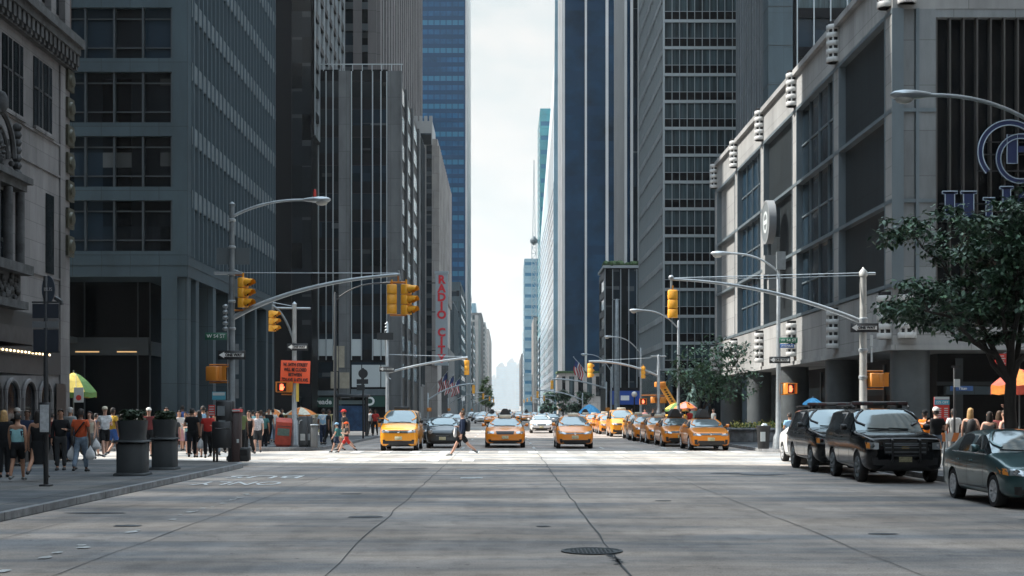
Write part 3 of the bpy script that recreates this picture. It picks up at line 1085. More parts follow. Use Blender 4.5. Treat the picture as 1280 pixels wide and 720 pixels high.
def serif(x0, x1, z0, z1, wst=.44):
    """an upright stem with serif feet, with a pale outline"""
    m_ = MB().box(x0 + .14, x1 - .14, .02, .16, z0, z1).box(x0, x1, .02, .16, z1 - .12, z1).box(x0, x1, .02, .16, z0, z0 + .12)
    e_ = MB().tube([(x0, .01, z1), (x1, .01, z1), (x1, .01, z1 - .12), (x1 - .14, .01, z1 - .14), (x1 - .14, .01, z0 + .14), (x1, .01, z0 + .12), (x1, .01, z0), (x0, .01, z0), (x0, .01, z0 + .12), (x0 + .14, .01, z0 + .14), (x0 + .14, .01, z1 - .14), (x0, .01, z1 - .12), (x0, .01, z1)], .025, 4)
    return m_, e_


zt, zb = sz(239), sz(274)
lt = MB(); le = MB()
def addm(a, bb): a.add(bb.v, bb.f)
for pa, pb, t_ in ((1178, 1197, 239), (1201, 1221, 239), (1250, 1267, 233)):
    m_, e_ = serif(sx(pa), sx(pb), zb, sz(t_))
    addm(lt, m_); addm(le, e_)
m_ = MB().box(sx(1193), sx(1205), .04, .14, (zt + zb) / 2 - .09, (zt + zb) / 2 + .11)
addm(lt, m_)
m_, e_ = serif(sx(1229), sx(1244), zb, sz(247))
addm(lt, m_); addm(le, e_)
xx = sx(1271)
m_ = MB().box(xx + .15, xx + .5, .03, .15, zb, sz(240)).box(xx, xx + .75, .03, .15, sz(251), sz(247))
addm(lt, m_)
rm, re_ = ring_arc(sx(1306), (zb + sz(248)) / 2, .32, .55, 0, 360, 24, .02, .16)
addm(lt, rm); addm(le, re_)
for pa, pb in ((1324, 1338), (1343, 1357)):
    m_, e_ = serif(sx(pa), sx(pb), zb, sz(248))
    addm(lt, m_); addm(le, e_)
addm(lt, MB().box(sx(1334), sx(1347), .04, .14, sz(254), sz(249)))
lt.build('lettering', M_hblue, ls)
le.build('letter_edge', M_hedge, ls)
MB().box(sx(1176), sx(1360), .2, .26, zb - .12, zb - .06).box(sx(1176), sx(1360), .2, .26, zt - .6, zt - .54).build('rail', M_dark, ls)
# round sign on the avenue face, seen nearly edge on
rs = thing('round_sign', 'round drum sign with a pale rim on the avenue face of the pale hotel', 'sign', (X - .15, 93.4, ZP(278, 93.4)))
q = MB()
q.lathe([(1.36, -.25), (1.5, -.25), (1.5, .25), (1.36, .25), (1.36, -.25)], (-.55, 0, 0), 36, 0, True, 'X')
q.build('sign_rim', mat('sign_rim_grey', (.24, .25, .26), .5), rs)
MB().lathe([(.02, -.23), (1.37, -.23), (1.37, .23), (.02, .23)], (-.55, 0, 0), 36, 0, True, 'X').build('sign_disc', mat('sign_disc_grey', (.16, .18, .19), .5), rs)
q = MB().lathe([(.55, -.24), (.75, -.24), (.75, -.19), (.55, -.19), (.55, -.24)], (-.55, 0, 0), 24, 0, True, 'X').box(-.79, -.75, -.5, .5, -.15, .15)
q.build('sign_mark', M_panelw, rs)
MB().box(-.35, .2, -.15, .15, -1.0, 1.0).box(-.6, -.4, -.1, .1, -2.4, -1.45).build('bracket', M_mulld, rs)
MB().box(-.9, -.1, -.5, .5, -3.6, -2.3).box(-.6, .2, -.3, .3, -4.6, -3.6).build('sign_box', mat('sign_box_grey', (.25, .26, .26), .6), rs)

b = bld('grey hotel tower slab of vertical ribs standing behind the pale podium', 23.6, 122)
core(b, .3, 40, .3, 18, 0, 110, M_greymet)
piers(b, (.3, 2.6, 'y', -1), 15, 23, 110, 1.35, .45, [M_glassb, M_plainglass], mat('slab_rib', (.13, .15, .165), .6, noise=(.3, .25), stretch=(1, 1, .2)), .22, fh=3.5, sh=.9, sm=M_mulld)
MB().box(0, 2.2, 0, 2.4, 0, 110).build('corner_pier', M_greymet, b)
q = MB()
for k in range(30):
    q.box(-.03, 2.22, -.03, 2.42, 3 + k * 3.5, 3.05 + k * 3.5)
q.build('pier_joint', M_dark, b)
bands(b, (2.3, .3, 'x', -1), 37, 23, 108, 3.5, .9, 2.6, [M_glassb, M_curt, M_glassd], M_mull, 1.5, M_blackw, sp=M_blackw, mw=.1, ends=.3)

b = bld('office tower of white floor lines and dark ribbon windows beyond the pale hotel', 18.8, 162)
core(b, .3, 40, .3, 30, 0, 130, M_glassd)
bands(b, (0, .3, 'x', -1), 40, 6.5, 128, 3.2, .25, 2.85, [M_curt], M_mull, .9, M_mull, sp=M_mull, dep=.25, mw=.06, md=.03, ends=.2, lowm=M_blackw, lowh=1.0)
bands(b, (0.3, .3, 'y', -1), 29.6, 6.5, 128, 3.2, .25, 2.5, [pane_glass('end_wall_glass', (.07, .10, .11), (.16, .19, .19), (1.8, 1.8, 3.2), .5)], mat('end_wall_fin', (.26, .29, .30), .5, .2), 1.8, M_mull, sp=mat('end_wall_stone', (.30, .32, .33), .7, noise=(.2, .2), stretch=(1, 1, .3)), dep=.28, mw=.12, md=.02, ends=.3)
q = MB()
for k in range(9):
    q.box(.6 + k * 4.4, 1.1 + k * 4.4, -.2, .3, 0, 6.4)
q.build('column', M_greymet, b)

b = bld('dark ribbed block with a planted roof edge in front of the striped marble tower', 18.8, 257)
core(b, .2, 26, .2, 14, 0, 28.6, M_blackw)
piers(b, (0, .2, 'x', -1), 26, 6, 28.4, 1.5, .16, [M_glassd, M_glassb], M_mull, .18)
bands(b, (.2, .2, 'y', -1), 13.6, 6, 28, 3.6, .5, 2.4, [M_glassb], None, 1, M_mulld)
MB().box(-.3, 26, -.3, 14, 28.6, 29.1).build('cornice', M_mull, b)
q = MB()
for k in range(160):
    x, s_ = R.uniform(0, 24), R.uniform(.3, .7)
    q.ball((x, R.uniform(0, 3), 29.2 + s_ * .4), (s_, s_, s_), 6, 4)
q.build('roof_planting', M_roofgreen, b)
sb = MB().box(1, 25, -.5, -.3, 2.8, 5.4).build('shop_sign', mat('blue_shop_sign', (.02, .07, .32), .4), b)
q = MB()
for x, w in ((3, 1.6), (8, .5), (8.8, .8), (9.9, .5), (10.7, 1.2), (12.3, .6)):
    q.box(x, x + w, -.55, -.5, 3.6, 4.5)
q.build('lettering', M_white, sb)

b = bld('tower of slim white marble stripes with a broad pale end, rising behind the planted roof', 24.0, 274)
core(b, .3, 36, .3, 26, 0, 190, M_glassd)
MB().box(0, .3, .05, 26, 0, 190).build('end_wall', M_whitest, b)
piers(b, (0, .3, 'x', -1), 36, 5, 188, 1.5, .55, [M_navyg, M_glassb], M_whitest, .45)

b = bld('blue glass tower with tall white piers on the sunny side of the avenue', 18.8, 444)
core(b, .4, 34, .4, 36, 0, 230, M_navyg)
bands(b, (.6, .4, 'x', -1), 33, 14, 228, 3.8, .5, 2.9, [M_navyg, G('navy_glass_mid', (.006, .030, .066), .1, .25), M_navyg], None, 2, M_navyg, sp=M_navyg, dep=.08, ends=.2)
q = MB()
for x, w in ((0, .7), (7.2, .7), (14.0, .9), (17.2, .4), (24, .8), (32, .8)):
    q.box(x, x + w, -.4, .4, 12, 230)
q.build('pier', M_whitest, b)
piers(b, (.4, .8, 'y', -1), 34, 0, 228, 5, 2.6, [M_paleg, M_navyg], mat('pale_grey_pier', (.27, .275, .285), .7, noise=(.1, .15)), .6, fh=3.8, sh=.9)

b = far('low stone annex with a planted cornice at the foot of the blue piered tower', 16.6, 36, 424, 13.2, M_beige, 'piers', [M_glassd, M_curt], M_beige, 14, ps=2.6, fh=6)
MB().box(-.4, 19, -.4, 14, 13.2, 13.9).build('cornice', M_roofgreen, b)

# tapering crystal-like tower with a folded facet, its sky reflection put into the pale colour
b = bld('faceted glass tower whose pale folded facet leans away from the avenue', 18.8, 524)
q = MB()
base = [(0, 0, 0), (40, 0, 0), (40, 160, 0), (0, 202, 0)]
f1 = [(0, 0, 112), (40, 0, 112), (40, 202, 92), (0, 202, 92)]
top = [(1.0, 0, 230), (40, 0, 230), (40, 202, 230), (9.6, 202, 215)]
q.add([(0, 0, 0), (40, 0, 0), (40, 202, 0), (0, 202, 0)] + f1 + top,
      [(0, 1, 5, 4), (1, 2, 6, 5), (2, 3, 7, 6), (3, 0, 4, 7), (4, 5, 9, 8), (5, 6, 10, 9), (6, 7, 11, 10), (8, 9, 10, 11)], 0)
q.add([(0, 0, 112), (0, 202, 92), (9.6, 202, 215), (1.0, 0, 230)], [(0, 1, 2, 3)], 1)
q.build('wall', [M_paleg, mat('sky_reflection_facet', (.55, .60, .62), .2, 0, .6)], b)
bands(b, (0, 0, 'y', -1), 202, 6, 88, 3.9, 1.6, 2.0, [M_blueg, M_navyg], None, 2, M_paleg, sp=M_paleg, dep=.15)
b = far('turquoise glass slab standing behind the faceted tower', 20.6, 60, 800, 179, M_cyang, 'bands', [M_cyang, M_blueg2], M_cyang, 50, fh=4.2)
b = far('light blue glass tower seen between the turquoise slab and the haze', 14.3, 45, 1010, 114, M_paleg, 'bands', [M_blueg2, M_paleg], M_paleg, 60, fh=4)
b = far('dark teal glass block low against the turquoise slab', 18.8, 50, 740, 44, M_cyang, 'bands', [M_glassb, M_blueg2], M_greymet, 50)
b = far('brown masonry building with a flat roof under the crane mast', 18.6, 50, 880, 62, M_pierw, 'piers', [M_curt, M_glassb], M_beige, 60)
b = far('grey masonry building past the crane mast', 18.2, 50, 1150, 52, M_pierw, 'piers', [M_curt], M_pierw, 120)
b = far('slender pale tower past the grey masonry on the crane side', 18.2, 40, 1330, 82, M_paleg, 'bands', [M_blueg2], M_paleg, 60)
b = far('last masonry block on the crane side before the haze', 18.0, 60, 1500, 64, M_beige, 'piers', [M_curt], M_pierw, 200)

cr = thing('tower_crane', 'white lattice crane mast with a tapering tip above the brown masonry building', 'crane', (XP(667.5, 895), 895, 0))
q, q2 = MB(), MB()
for s in ((-1, -1), (1, -1), (1, 1), (-1, 1)):
    q.bar((s[0] * 1.4, s[1] * 1.4, 60), (s[0] * 1.4, s[1] * 1.4, 112), .4, .4)
for k in range(14):
    z = 60 + k * 3.7
    d = 1 if k % 2 else -1
    q.bar((-1.4 * d, -1.4, z), (1.4 * d, -1.4, z + 3.7), .28, .28)
    q.bar((-1.4, -1.4 * d, z), (-1.4, 1.4 * d, z + 3.7), .28, .28)
    q.bar((-1.4, -1.4, z), (1.4, -1.4, z), .3, .3)
q.build('mast', M_galv, cr)
MB().lathe([(.3, 110), (2.4, 111.5), (2.6, 113.5), (1.0, 115.5), (.3, 116)], n=10).build('cab', M_greymet, cr)
for s in ((-1, -1), (1, -1), (1, 1), (-1, 1)):
    q2.bar((s[0] * .9, s[1] * .9, 114), (s[0] * .1, s[1] * .1, 166), .26, .26)
for k in range(17):
    z = 114 + k * 3
    w = .9 - .8 * k / 17
    d = 1 if k % 2 else -1
    q2.bar((-w * d, -w, z), (w * d, -w, z + 3), .2, .2)
q2.build('jib', M_galv, cr)

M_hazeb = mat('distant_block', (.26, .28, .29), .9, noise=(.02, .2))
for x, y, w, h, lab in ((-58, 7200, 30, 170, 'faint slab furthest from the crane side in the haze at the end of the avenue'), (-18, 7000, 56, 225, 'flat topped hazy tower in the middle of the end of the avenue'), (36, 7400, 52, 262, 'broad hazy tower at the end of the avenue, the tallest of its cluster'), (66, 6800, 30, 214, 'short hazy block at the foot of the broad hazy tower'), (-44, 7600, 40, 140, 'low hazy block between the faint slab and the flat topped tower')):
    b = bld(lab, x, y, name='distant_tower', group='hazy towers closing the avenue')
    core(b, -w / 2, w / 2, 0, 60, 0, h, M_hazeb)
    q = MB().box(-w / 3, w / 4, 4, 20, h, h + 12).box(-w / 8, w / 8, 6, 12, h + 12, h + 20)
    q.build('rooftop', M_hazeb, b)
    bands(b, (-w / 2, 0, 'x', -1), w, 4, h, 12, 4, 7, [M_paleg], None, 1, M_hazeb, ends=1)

# ---- blocks on either side behind the camera and along the near right pavement (they shade the street) ----
for lab, x0, x1, y0, y1, h, m in (
        ('grey masonry block lining the near pavement on the tree side', 20, 60, -80, 43, 58, M_beige),
        ('tall stone tower behind the camera on the tree side', 20, 70, -200, -96, 120, M_pierw),
        ('dark office slab behind the camera on the planter side', -70, -15.6, -200, -96, 110, M_greymet),
        ('pale office slab two blocks behind the camera on the tree side', 20, 70, -330, -215, 130, M_pierw),
        ('black glass slab two blocks behind the camera on the planter side', -70, -15.6, -330, -215, 130, M_greymet)):
    sd = 1 if x0 > 0 else -1
    b = bld(lab, x0 if sd > 0 else x1, y1, name='office_building')
    w_ = x1 - x0
    core(b, 0 if sd > 0 else -w_, w_ if sd > 0 else 0, y0 - y1, 0, 0, h, m)
    bands(b, (0, y0 - y1, 'y', -sd), y1 - y0, 6, h - 2, 3.8, 1.1, 2.2, [M_glassd, M_glassb], m, 3.2, m, ends=.6)
    bands(b, (0 if sd > 0 else -w_, 0, 'x', 1), w_, 6, h - 2, 3.8, 1.1, 2.2, [M_glassd, M_glassb], m, 3.2, m, ends=.6)

b = bld('unseen tall dark tower added behind the office building to shade the hotel slab', -60, 134)  # out-of-view tower added to keep sun off the hotel slab and office tower
core(b, -40, -.3, .3, 60, 0, 240, M_greymet)
bands(b, (-40, .3, 'x', -1), 40, 6, 238, 3.9, 1.1, 2.2, [M_glassd, M_glassb], M_mulld, 3.2, M_greymet, ends=.6)
bands(b, (-.3, .3, 'y', 1), 59, 6, 238, 3.9, 1.1, 2.2, [M_glassd, M_glassb], M_mulld, 3.2, M_greymet, ends=.6)
# ================================================================ street furniture
WK = .15      # pavement height

def signal(parent, loc, rz, name='signal_head', s=1.0):
    """three-lens yellow traffic signal head; at rz=0 its lenses face -Y; hangs from loc"""
    q = MB()
    for k in range(3):
        z = -.36 - k * .36
        q.bevbox(-.18, .18, -.13, .13, z, z + .345, .03)
    q.tube([(0, 0, 0), (0, 0, .16)], .035, 6)
    h = q.build(name, M_yell, parent, loc)
    h.rotation_euler = (0, 0, rz)
    h.scale = (s, s, s)
    v = MB()
    for k in range(3):
        z = -.19 - k * .36
        pts0, pts1 = [], []
        for j in range(13):
            a = math.radians(-40 + 260 * j / 12)
            r = .155
            pts0.append((r * math.cos(a), -.13, z + r * math.sin(a)))
            f = .33 if math.sin(a) > -.1 else .14
            pts1.append((r * math.cos(a) * .97, -.13 - f, z + r * math.sin(a) * .97 - .03))
        v.rings([pts0, pts1], 0, True, caps=False, closed=False)
    v.build('visor', M_yell, h, fix=False)
    l = MB()
    for k in range(3):
        l.lathe([(.01, -.145), (.14, -.145), (.14, -.13), (.01, -.13)], (0, 0, -.19 - k * .36), 14, 0, True, 'Y')
    l.build('lens', M_lens, h)
    return h


def ped(parent, loc, rz, hand=True, two=False):
    """orange pedestrian signal box; face at -Y"""
    q = MB().bevbox(-.24, .24, -.13, .13, -.24, .24, .03)
    q.box(-.27, .27, -.30, -.13, .22, .25).box(-.27, -.24, -.28, -.13, -.22, .22).box(.24, .27, -.28, -.13, -.22, .22)
    h = q.build('pedestrian_signal', M_yelld, parent, loc)
    if not hand and abs(rz) < .9: rz += PI
    h.rotation_euler = (0, 0, rz)
    MB().box(-.2, .2, -.142, -.131, -.2, .2).build('screen', M_lens, h)
    if hand:
        q = MB().box(-.075, .075, -.16, -.145, -.14, .02)
        for k in range(4):
            q.box(-.075 + k * .04, -.045 + k * .04, -.16, -.145, .02, .13 + (.02 if k in (1, 2) else 0))
        q.add([(.075, -.155, -.1), (.135, -.155, .0), (.115, -.155, .03), (.06, -.155, -.02)], [(0, 1, 2, 3)])
        q.build('hand_symbol', M_redlit, h)
    return h


def oneway(parent, loc, w=.92, h=.30, rz=0):
    s = MB().bevbox(-w / 2, w / 2, -.012, .012, -h / 2, h / 2, .004).build('one_way_sign', M_black, parent, loc)
    s.rotation_euler = (0, 0, rz)
    q = MB()
    q.add([(-w * .46, -.02, 0), (-w * .27, -.02, h * .36), (-w * .27, -.02, h * .2), (w * .44, -.02, h * .2), (w * .44, -.02, -h * .2), (-w * .27, -.02, -h * .2), (-w * .27, -.02, -h * .36)], [(0, 6, 5, 4, 3, 2, 1)])
    q.build('arrow', M_white, s)
    text('ONE WAY', h * .42, M_black, s, (w * .07, -.03, 0), width=w * .62, bold=.006)
    return s


def street_name(parent, loc, txt, w=.85, h=.26, m=None):
    s = MB().bevbox(-w / 2, w / 2, -.012, .012, -h / 2, h / 2, .004).build('street_name_sign', m or M_signgreen, parent, loc)
    text(txt, h * .72, M_white, s, (0, -.022, 0), width=w * .85)
    return s


def curve(p0, p1, p2, n=14):
    p0, p1, p2 = Vector(p0), Vector(p1), Vector(p2)
    return [p0 * (1 - t) ** 2 + p1 * 2 * t * (1 - t) + p2 * t * t for t in [k / n for k in range(n + 1)]]


def cobra(parent, loc, dx, m=M_galv, red=False, s=1.0):
    """cobra-head lamp at the end of an arm pointing along dx (+1 / -1)"""
    q = MB()
    rg = []
    for t, w, h in ((0, .06, .05), (.12, .09, .07), (.35, .17, .10), (.6, .19, .11), (.8, .14, .08), (.88, .03, .03)):
        rg.append([(dx * t * s, w * math.cos(a) * s, (h * math.sin(a) + .03) * s) for a in [2 * PI * k / 12 for k in range(12)]])
    q.rings(rg, 0, True)
    h = q.build('lamp_head', m, parent, loc)
    MB().ball((dx * .58 * s, 0, -.07 * s), (.20 * s, .14 * s, .1 * s), 12, 8).build('lamp_glass', mat('lamp_glass', (.45, .45, .42), .15), h)
    if red:
        MB().lathe([(.05, 0), (.05, .16), (.03, .24), (.0, .25)], (dx * .35 * s, 0, .13 * s), 10).build('photocell', M_red, h)
    return h


def pole_thing(name, label, x, y, cat, group=None, z=WK):
    return thing(name, label, cat, (x, y, z), 0, group)


# ---- A: near corner, tall pole with lamp arm and mast arm ------------------------------------
YA = 45.2
xa = XP(290, YA)
zA = lambda py: ZP(py, YA) - WK
t = pole_thing('traffic_signal_pole', 'tall steel signal pole with lamp arm and long mast arm by the phone kiosk', xa, YA, 'traffic light', 'signal poles along the avenue')
MB().lathe([(.19, 0), (.19, .12), (.115, .2), (.1, 4.5), (.085, zA(258)), (.1, zA(258)), (.11, zA(255)), (.02, zA(252))], n=12).build('pole', M_galvd, t)
lx = XP(384, YA) - xa
MB().tube(curve((0, 0, zA(271)), (lx * .45, 0, zA(248)), (lx, 0, zA(250)), 12), [.05] * 6 + [.04] * 7).build('lamp_arm', M_galv, t)
cobra(t, (lx - .1, 0, zA(250) - .02), 1, red=True)
mx = XP(500, YA) - xa
MB().tube(curve((0, 0, zA(398)), (mx * .38, 0, zA(352)), (mx, 0, zA(343)), 18), [.085 - .002 * k for k in range(19)]).build('mast_arm', M_galv, t)
MB().tube([(.0, 0, zA(341)), (mx, 0, zA(341.5))], .014, 5).tube([(mx - .05, 0, zA(338)), (mx, 0, zA(350))], .04, 6).build('guy_wire', M_galv, t)
MB().box(-.58, .35, -.12, .12, zA(343), zA(340)).tube([(-.1, 0, zA(335)), (.3, 0, zA(341))], .03, 6).build('bracket', M_galv, t)
MB().box(-.55, .55, .16, .18, zA(330), zA(309)).build('back_plate', mat('grey_mesh_plate', (.10, .12, .13), .6), t)
q = MB()
for k in range(6):
    q.lathe([(.09, 0), (.13, .03), (.13, .08), (.09, .11)], (0, 0, zA(300) + .6 - k * .9), 10)
for k in range(5):
    q.ball((-.22, 0, zA(383 + k * 7)), (.1, .07, .07), 8, 5)
q.tube([(-.2, 0, zA(380)), (-.2, 0, zA(412))], .025, 6).tube([(-.14, -.02, zA(412)), (-.14, -.02, zA(560))], .022, 6)
q.build('fittings', M_galv, t)
signal(t, (.38, -.05, zA(347)), math.radians(62), s=.92)
MB().tube([(0, 0, zA(343)), (.38, -.05, zA(344))], .03, 6).tube([(0, 0, zA(388)), (.38, -.05, zA(388))], .03, 6).build('signal_bracket', M_yelld, t)
hx = XP(498, YA) - xa
q = MB().tube([(hx, 0, zA(345)), (hx, 0, zA(353))], .035, 6).tube([(hx - .28, 0, zA(353)), (hx + .26, 0, zA(353))], .035, 6).tube([(hx - .28, 0, zA(394)), (hx + .26, 0, zA(394))], .03, 6)
q.build('signal_bracket', M_yelld, t)
signal(t, (hx - .22, 0, zA(355)), PI + .12, s=.92)
signal(t, (hx + .26, 0, zA(355)), math.radians(62), s=.94)
street_name(t, (-.52, -.05, zA(420.5)), 'W 54 ST', .72, .24)
oneway(t, (.02, -.13, zA(444)))
q = MB().box(.12, .24, -.12, -.1, zA(468), zA(430)).box(.12, .24, -.12, -.1, zA(498), zA(474))
q.build('small_sign', M_galvd, t)
ped(t, (-.62, .0, zA(467)), -.5, hand=False)
ped(t, (-.36, .12, zA(467)), 1.3, hand=False)
MB().tube([(-.75, 0, zA(478)), (0, 0, zA(478))], .03, 6).tube([(-.75, 0, zA(456)), (0, 0, zA(456))], .025, 6).build('signal_bracket', M_yelld, t)

# ---- B: far corner with orange notice ---------------------------------------------------------
YB = 63.0
xb = XP(368, YB)
zB = lambda py: ZP(py, YB) - WK
t = pole_thing('traffic_signal_pole', 'grey signal pole with a crossbar top and an orange closure notice on the far corner', xb, YB, 'traffic light', 'signal poles along the avenue')
MB().lathe([(.26, 0), (.26, .1), (.21, .2), (.18, 1.15), (.12, 1.25), (.115, 3.5), (.1, zB(381)), (.12, zB(380)), (.02, zB(377))], n=12).build('pole', M_galv, t)
MB().tube([(XP(346, YB) - xb, 0, zB(385)), (XP(388, YB) - xb, 0, zB(385.5))], .05, 8).build('crossbar', M_galv, t)
ax = XP(341, YB) - xb
MB().tube(curve((0, 0, zB(428)), (ax * .45, 0, zB(390)), (ax, 0, zB(382)), 10), .055).tube([(ax, 0, zB(379)), (ax, 0, zB(388))], .05, 6).build('mast_arm', M_galvd, t)
MB().tube([(ax, 0, zB(378)), (0, 0, zB(383))], .014, 4).build('guy_wire', M_galv, t)
signal(t, (ax - .02, 0, zB(388)), math.radians(60), s=.9)
oneway(t, (.17, -.16, zB(434)), .95, .33)
nt_ = MB().bevbox(-.68, .68, -.16, -.13, zB(479), zB(451), .01).build('closure_notice', M_orange, t, (-.05, -.03, 0))
nt_.rotation_euler = (0, math.radians(2), 0)
for k, s_ in enumerate(('W. 54TH STREET', 'WILL BE CLOSED', 'BETWEEN', '7TH AVE. & 6TH AVE.')):
    text(s_, .21, M_black, nt_, (0, -.175, zB(456.2) - k * .232), width=(1.15, 1.05, .62, 1.24)[k], bold=.008)
MB().box(.1, .22, -.13, -.10, zB(502), zB(479)).build('caution_tape', mat('yellow_tape', (.7, .5, .08), .5), t)
ped(t, (-.57, -.1, zB(484)), .12)
ped(t, (-.22, .05, zB(484)), 1.25, hand=False)
MB().tube([(-.6, 0, zB(493)), (0, 0, zB(493))], .03, 6).build('signal_bracket', M_yelld, t)

# ---- C: slim pole behind the taxi van -----------------------------------------------------------
YC = 108.0
xc = XP(484, YC)
zC = lambda py: ZP(py, YC) - WK
t = pole_thing('traffic_signal_pole', 'slim pale signal pole with curled bracket behind the yellow taxi van', xc, YC, 'traffic light', 'signal poles along the avenue')
MB().lathe([(.2, 0), (.16, .8), (.13, 1), (.11, zC(404)), (.02, zC(402))], n=10).build('pole', M_galv, t)
ex = XP(585, YC) - xc
MB().tube(curve((0, 0, zC(466)), (ex * .45, 0, zC(453)), (ex, 0, zC(447)), 10), .09).build('mast_arm', M_galv, t)
MB().tube([(0, 0, zC(443)), (ex, 0, zC(446))], .016, 4).build('guy_wire', M_galv, t)
signal(t, (ex - .1, 0, zC(450)), PI, s=1.1)
oneway(t, (0, -.2, zC(461.5)), 1.2, .4)
q = MB()
for k, pz in enumerate((405, 409, 413)):
    q.ball((-.05, 0, zC(pz)), (.16, .12, .1), 8, 5)
q.tube([(-.2, 0, zC(412)), (-.05, -.1, zC(470)), (.3, -.1, zC(474))], .04, 6)
q.build('fittings', M_galv, t)
MB().box(-.8, .5, -.2, -.16, zC(425), zC(416)).build('back_plate', M_dark, t)
ped(t, (-.75, -.1, zC(530)), .7, hand=False)
ped(t, (.55, -.1, zC(530)), -.1)
MB().tube([(-.75, 0, zC(523)), (.6, 0, zC(523))], .03, 6).build('signal_bracket', M_yelld, t)

def lamp_pole(label, px, Y, top, armpx, armpy, red=False, m=M_galv, base=WK, r=.1, name='street_lamp'):
    x = XP(px, Y)
    zz = lambda py: ZP(py, Y) - base
    t = pole_thing(name, label, x, Y, 'street lamp', 'street lamps along the avenue', base)
    MB().lathe([(.26, 0), (.22, .5), (r * 1.3, .7), (r, 3), (r * .8, zz(top)), (.02, zz(top) + .1)], n=12).build('pole', m, t)
    dx = XP(armpx, Y) - x
    s = 1 if dx > 0 else -1
    MB().tube(curve((0, 0, zz(top) - .5), (dx * .4, 0, zz(armpy) + .05), (dx, 0, zz(armpy)), 12), .045).build('lamp_arm', m, t)
    cobra(t, (dx - s * .05, 0, zz(armpy) - .02), s, m)
    return t


lamp_pole('dark lamp pole standing before the pharmacy with its arm over the avenue', 419, 95, 367, 478, 354, m=M_dark)

# ---- E: near right corner mast arm --------------------------------------------------------------
YE = 47.0
xe = XP(1079, YE)
zE = lambda py: ZP(py, YE) - WK
t = pole_thing('traffic_signal_pole', 'pale steel pole rising behind the black SUVs with a mast arm reaching over the avenue', xe, YE, 'traffic light', 'signal poles along the avenue')
MB().lathe([(.22, 0), (.2, .9), (.14, 1.05), (.13, 3), (.115, zE(346)), (.15, zE(345)), (.15, zE(340)), (.05, zE(336)), (.02, zE(334))], n=14).build('pole', mat('pale_steel', (.42, .42, .40), .5, .35, noise=(3, .15)), t)
mx = XP(839, YE) - xe
MB().tube(curve((0, 0, zE(403)), (mx * .50, 0, zE(353)), (mx, 0, zE(349)), 20), [.085 - .0022 * k for k in range(21)]).build('mast_arm', M_galv, t)
MB().tube([(0, 0, zE(341)), (mx, 0, zE(347.5))], .013, 4).tube([(0, 0, zE(344)), (mx * .5, 0, zE(348)), (mx, 0, zE(347.5))], .013, 4).build('guy_wire', M_galv, t)
MB().tube([(mx, 0, zE(345)), (mx, 0, zE(362))], .04, 6).ball((mx, 0, zE(347)), (.1, .08, .09), 8, 5).build('hanger', M_galv, t)
signal(t, (mx + .05, 0, zE(362)), PI, s=.9)
oneway(t, (0, -.17, zE(410)), .97, .32)
MB().lathe([(.14, 0), (.19, .03), (.19, .25), (.14, .28)], (0, 0, zE(403) - .12), 10).lathe([(.14, 0), (.17, .03), (.17, .1), (.14, .12)], (0, 0, zE(440)), 10).lathe([(.14, 0), (.17, .03), (.17, .1), (.14, .12)], (0, 0, zE(474)), 10).tube([(0, 0, zE(342)), (.42, 0, zE(342))], .05, 6).build('fittings', M_galv, t)
MB().box(.2, .3, -.16, -.14, zE(433), zE(419)).box(.22, .28, -.16, -.14, zE(453), zE(434)).build('small_sign', M_panelw, t)
ped(t, (.40, -.02, zE(475)), .35, hand=False)
ped(t, (.62, .1, zE(475)), 1.3, hand=False)
for z_ in (464, 486):
    MB().tube([(0, 0, zE(z_)), (.7, .05, zE(z_))], .03, 6).build('signal_bracket', M_yelld, t)

# ---- F: far right corner lamp pole with street names -----------------------------------------
t = lamp_pole('slender lamp pole carrying a green street name sign at the hotel corner', 973, 59.5, 326, 912, 317)
YF = 59.5
zF = lambda py: ZP(py, YF) - WK
street_name(t, (.42, -.09, zF(425.5)), 'W 54 ST', .8, .24)
street_name(t, (.36, -.09, zF(432.5)), 'AVENUE', .62, .17, M_signblue)
oneway(t, (.04, -.11, zF(450)), .92, .29)
MB().box(-.1, .28, -.2, .05, zF(337), zF(315)).build('control_box', M_galvd, t)
ped(t, (.42, -.05, zF(486)), .5)
MB().tube([(0, 0, zF(479)), (.5, 0, zF(479))], .025, 6).tube([(0, 0, zF(493)), (.5, 0, zF(493))], .025, 6).build('signal_bracket', M_yelld, t)

lamp_pole('lamp pole with crossed loudspeaker brackets near the small tree', 848, 92, 402, 802, 388)
lamp_pole('lamp pole in front of the dark ribbed block, arm just above the red hand', 801, 122, 436, 766, 421)
lamp_pole('slim lamp pole beside the flag near the stone annex', 764, 156, 459, 735, 443)
lamp_pole('grey lamp pole reaching out of frame above the leafy street tree', 1345, 30, 172, 1160, 119)

YG = 104.0
xg = XP(823, YG)
zG = lambda py: ZP(py, YG) - WK
t = pole_thing('traffic_signal_pole', 'signal pole with bowed mast arm above the row of parked taxis', xg, YG, 'traffic light', 'signal poles along the avenue')
MB().lathe([(.22, 0), (.2, .9), (.14, 1.05), (.11, zG(446)), (.02, zG(443))], n=12).build('pole', M_galv, t)
mx = XP(736, YG) - xg
MB().tube(curve((0, 0, zG(470)), (mx * .5, 0, zG(450)), (mx, 0, zG(452)), 14), .085).build('mast_arm', M_galv, t)
MB().tube([(0, 0, zG(447)), (mx, 0, zG(451))], .016, 4).tube([(-.6, 0, zG(445.5)), (.6, 0, zG(445.5))], .05, 6).build('guy_wire', M_galv, t)
signal(t, (mx + .1, 0, zG(454)), PI - .5, s=1.0)
signal(t, (XP(804, YG) - xg, 0, zG(458)), PI - .3, s=.85)
ped(t, (.35, -.05, zG(500)), .4, hand=False)
ped(t, (-.4, .1, zG(500)), 1.1, hand=False)
ped(t, (-1.2, -.02, zG(502)), .1)
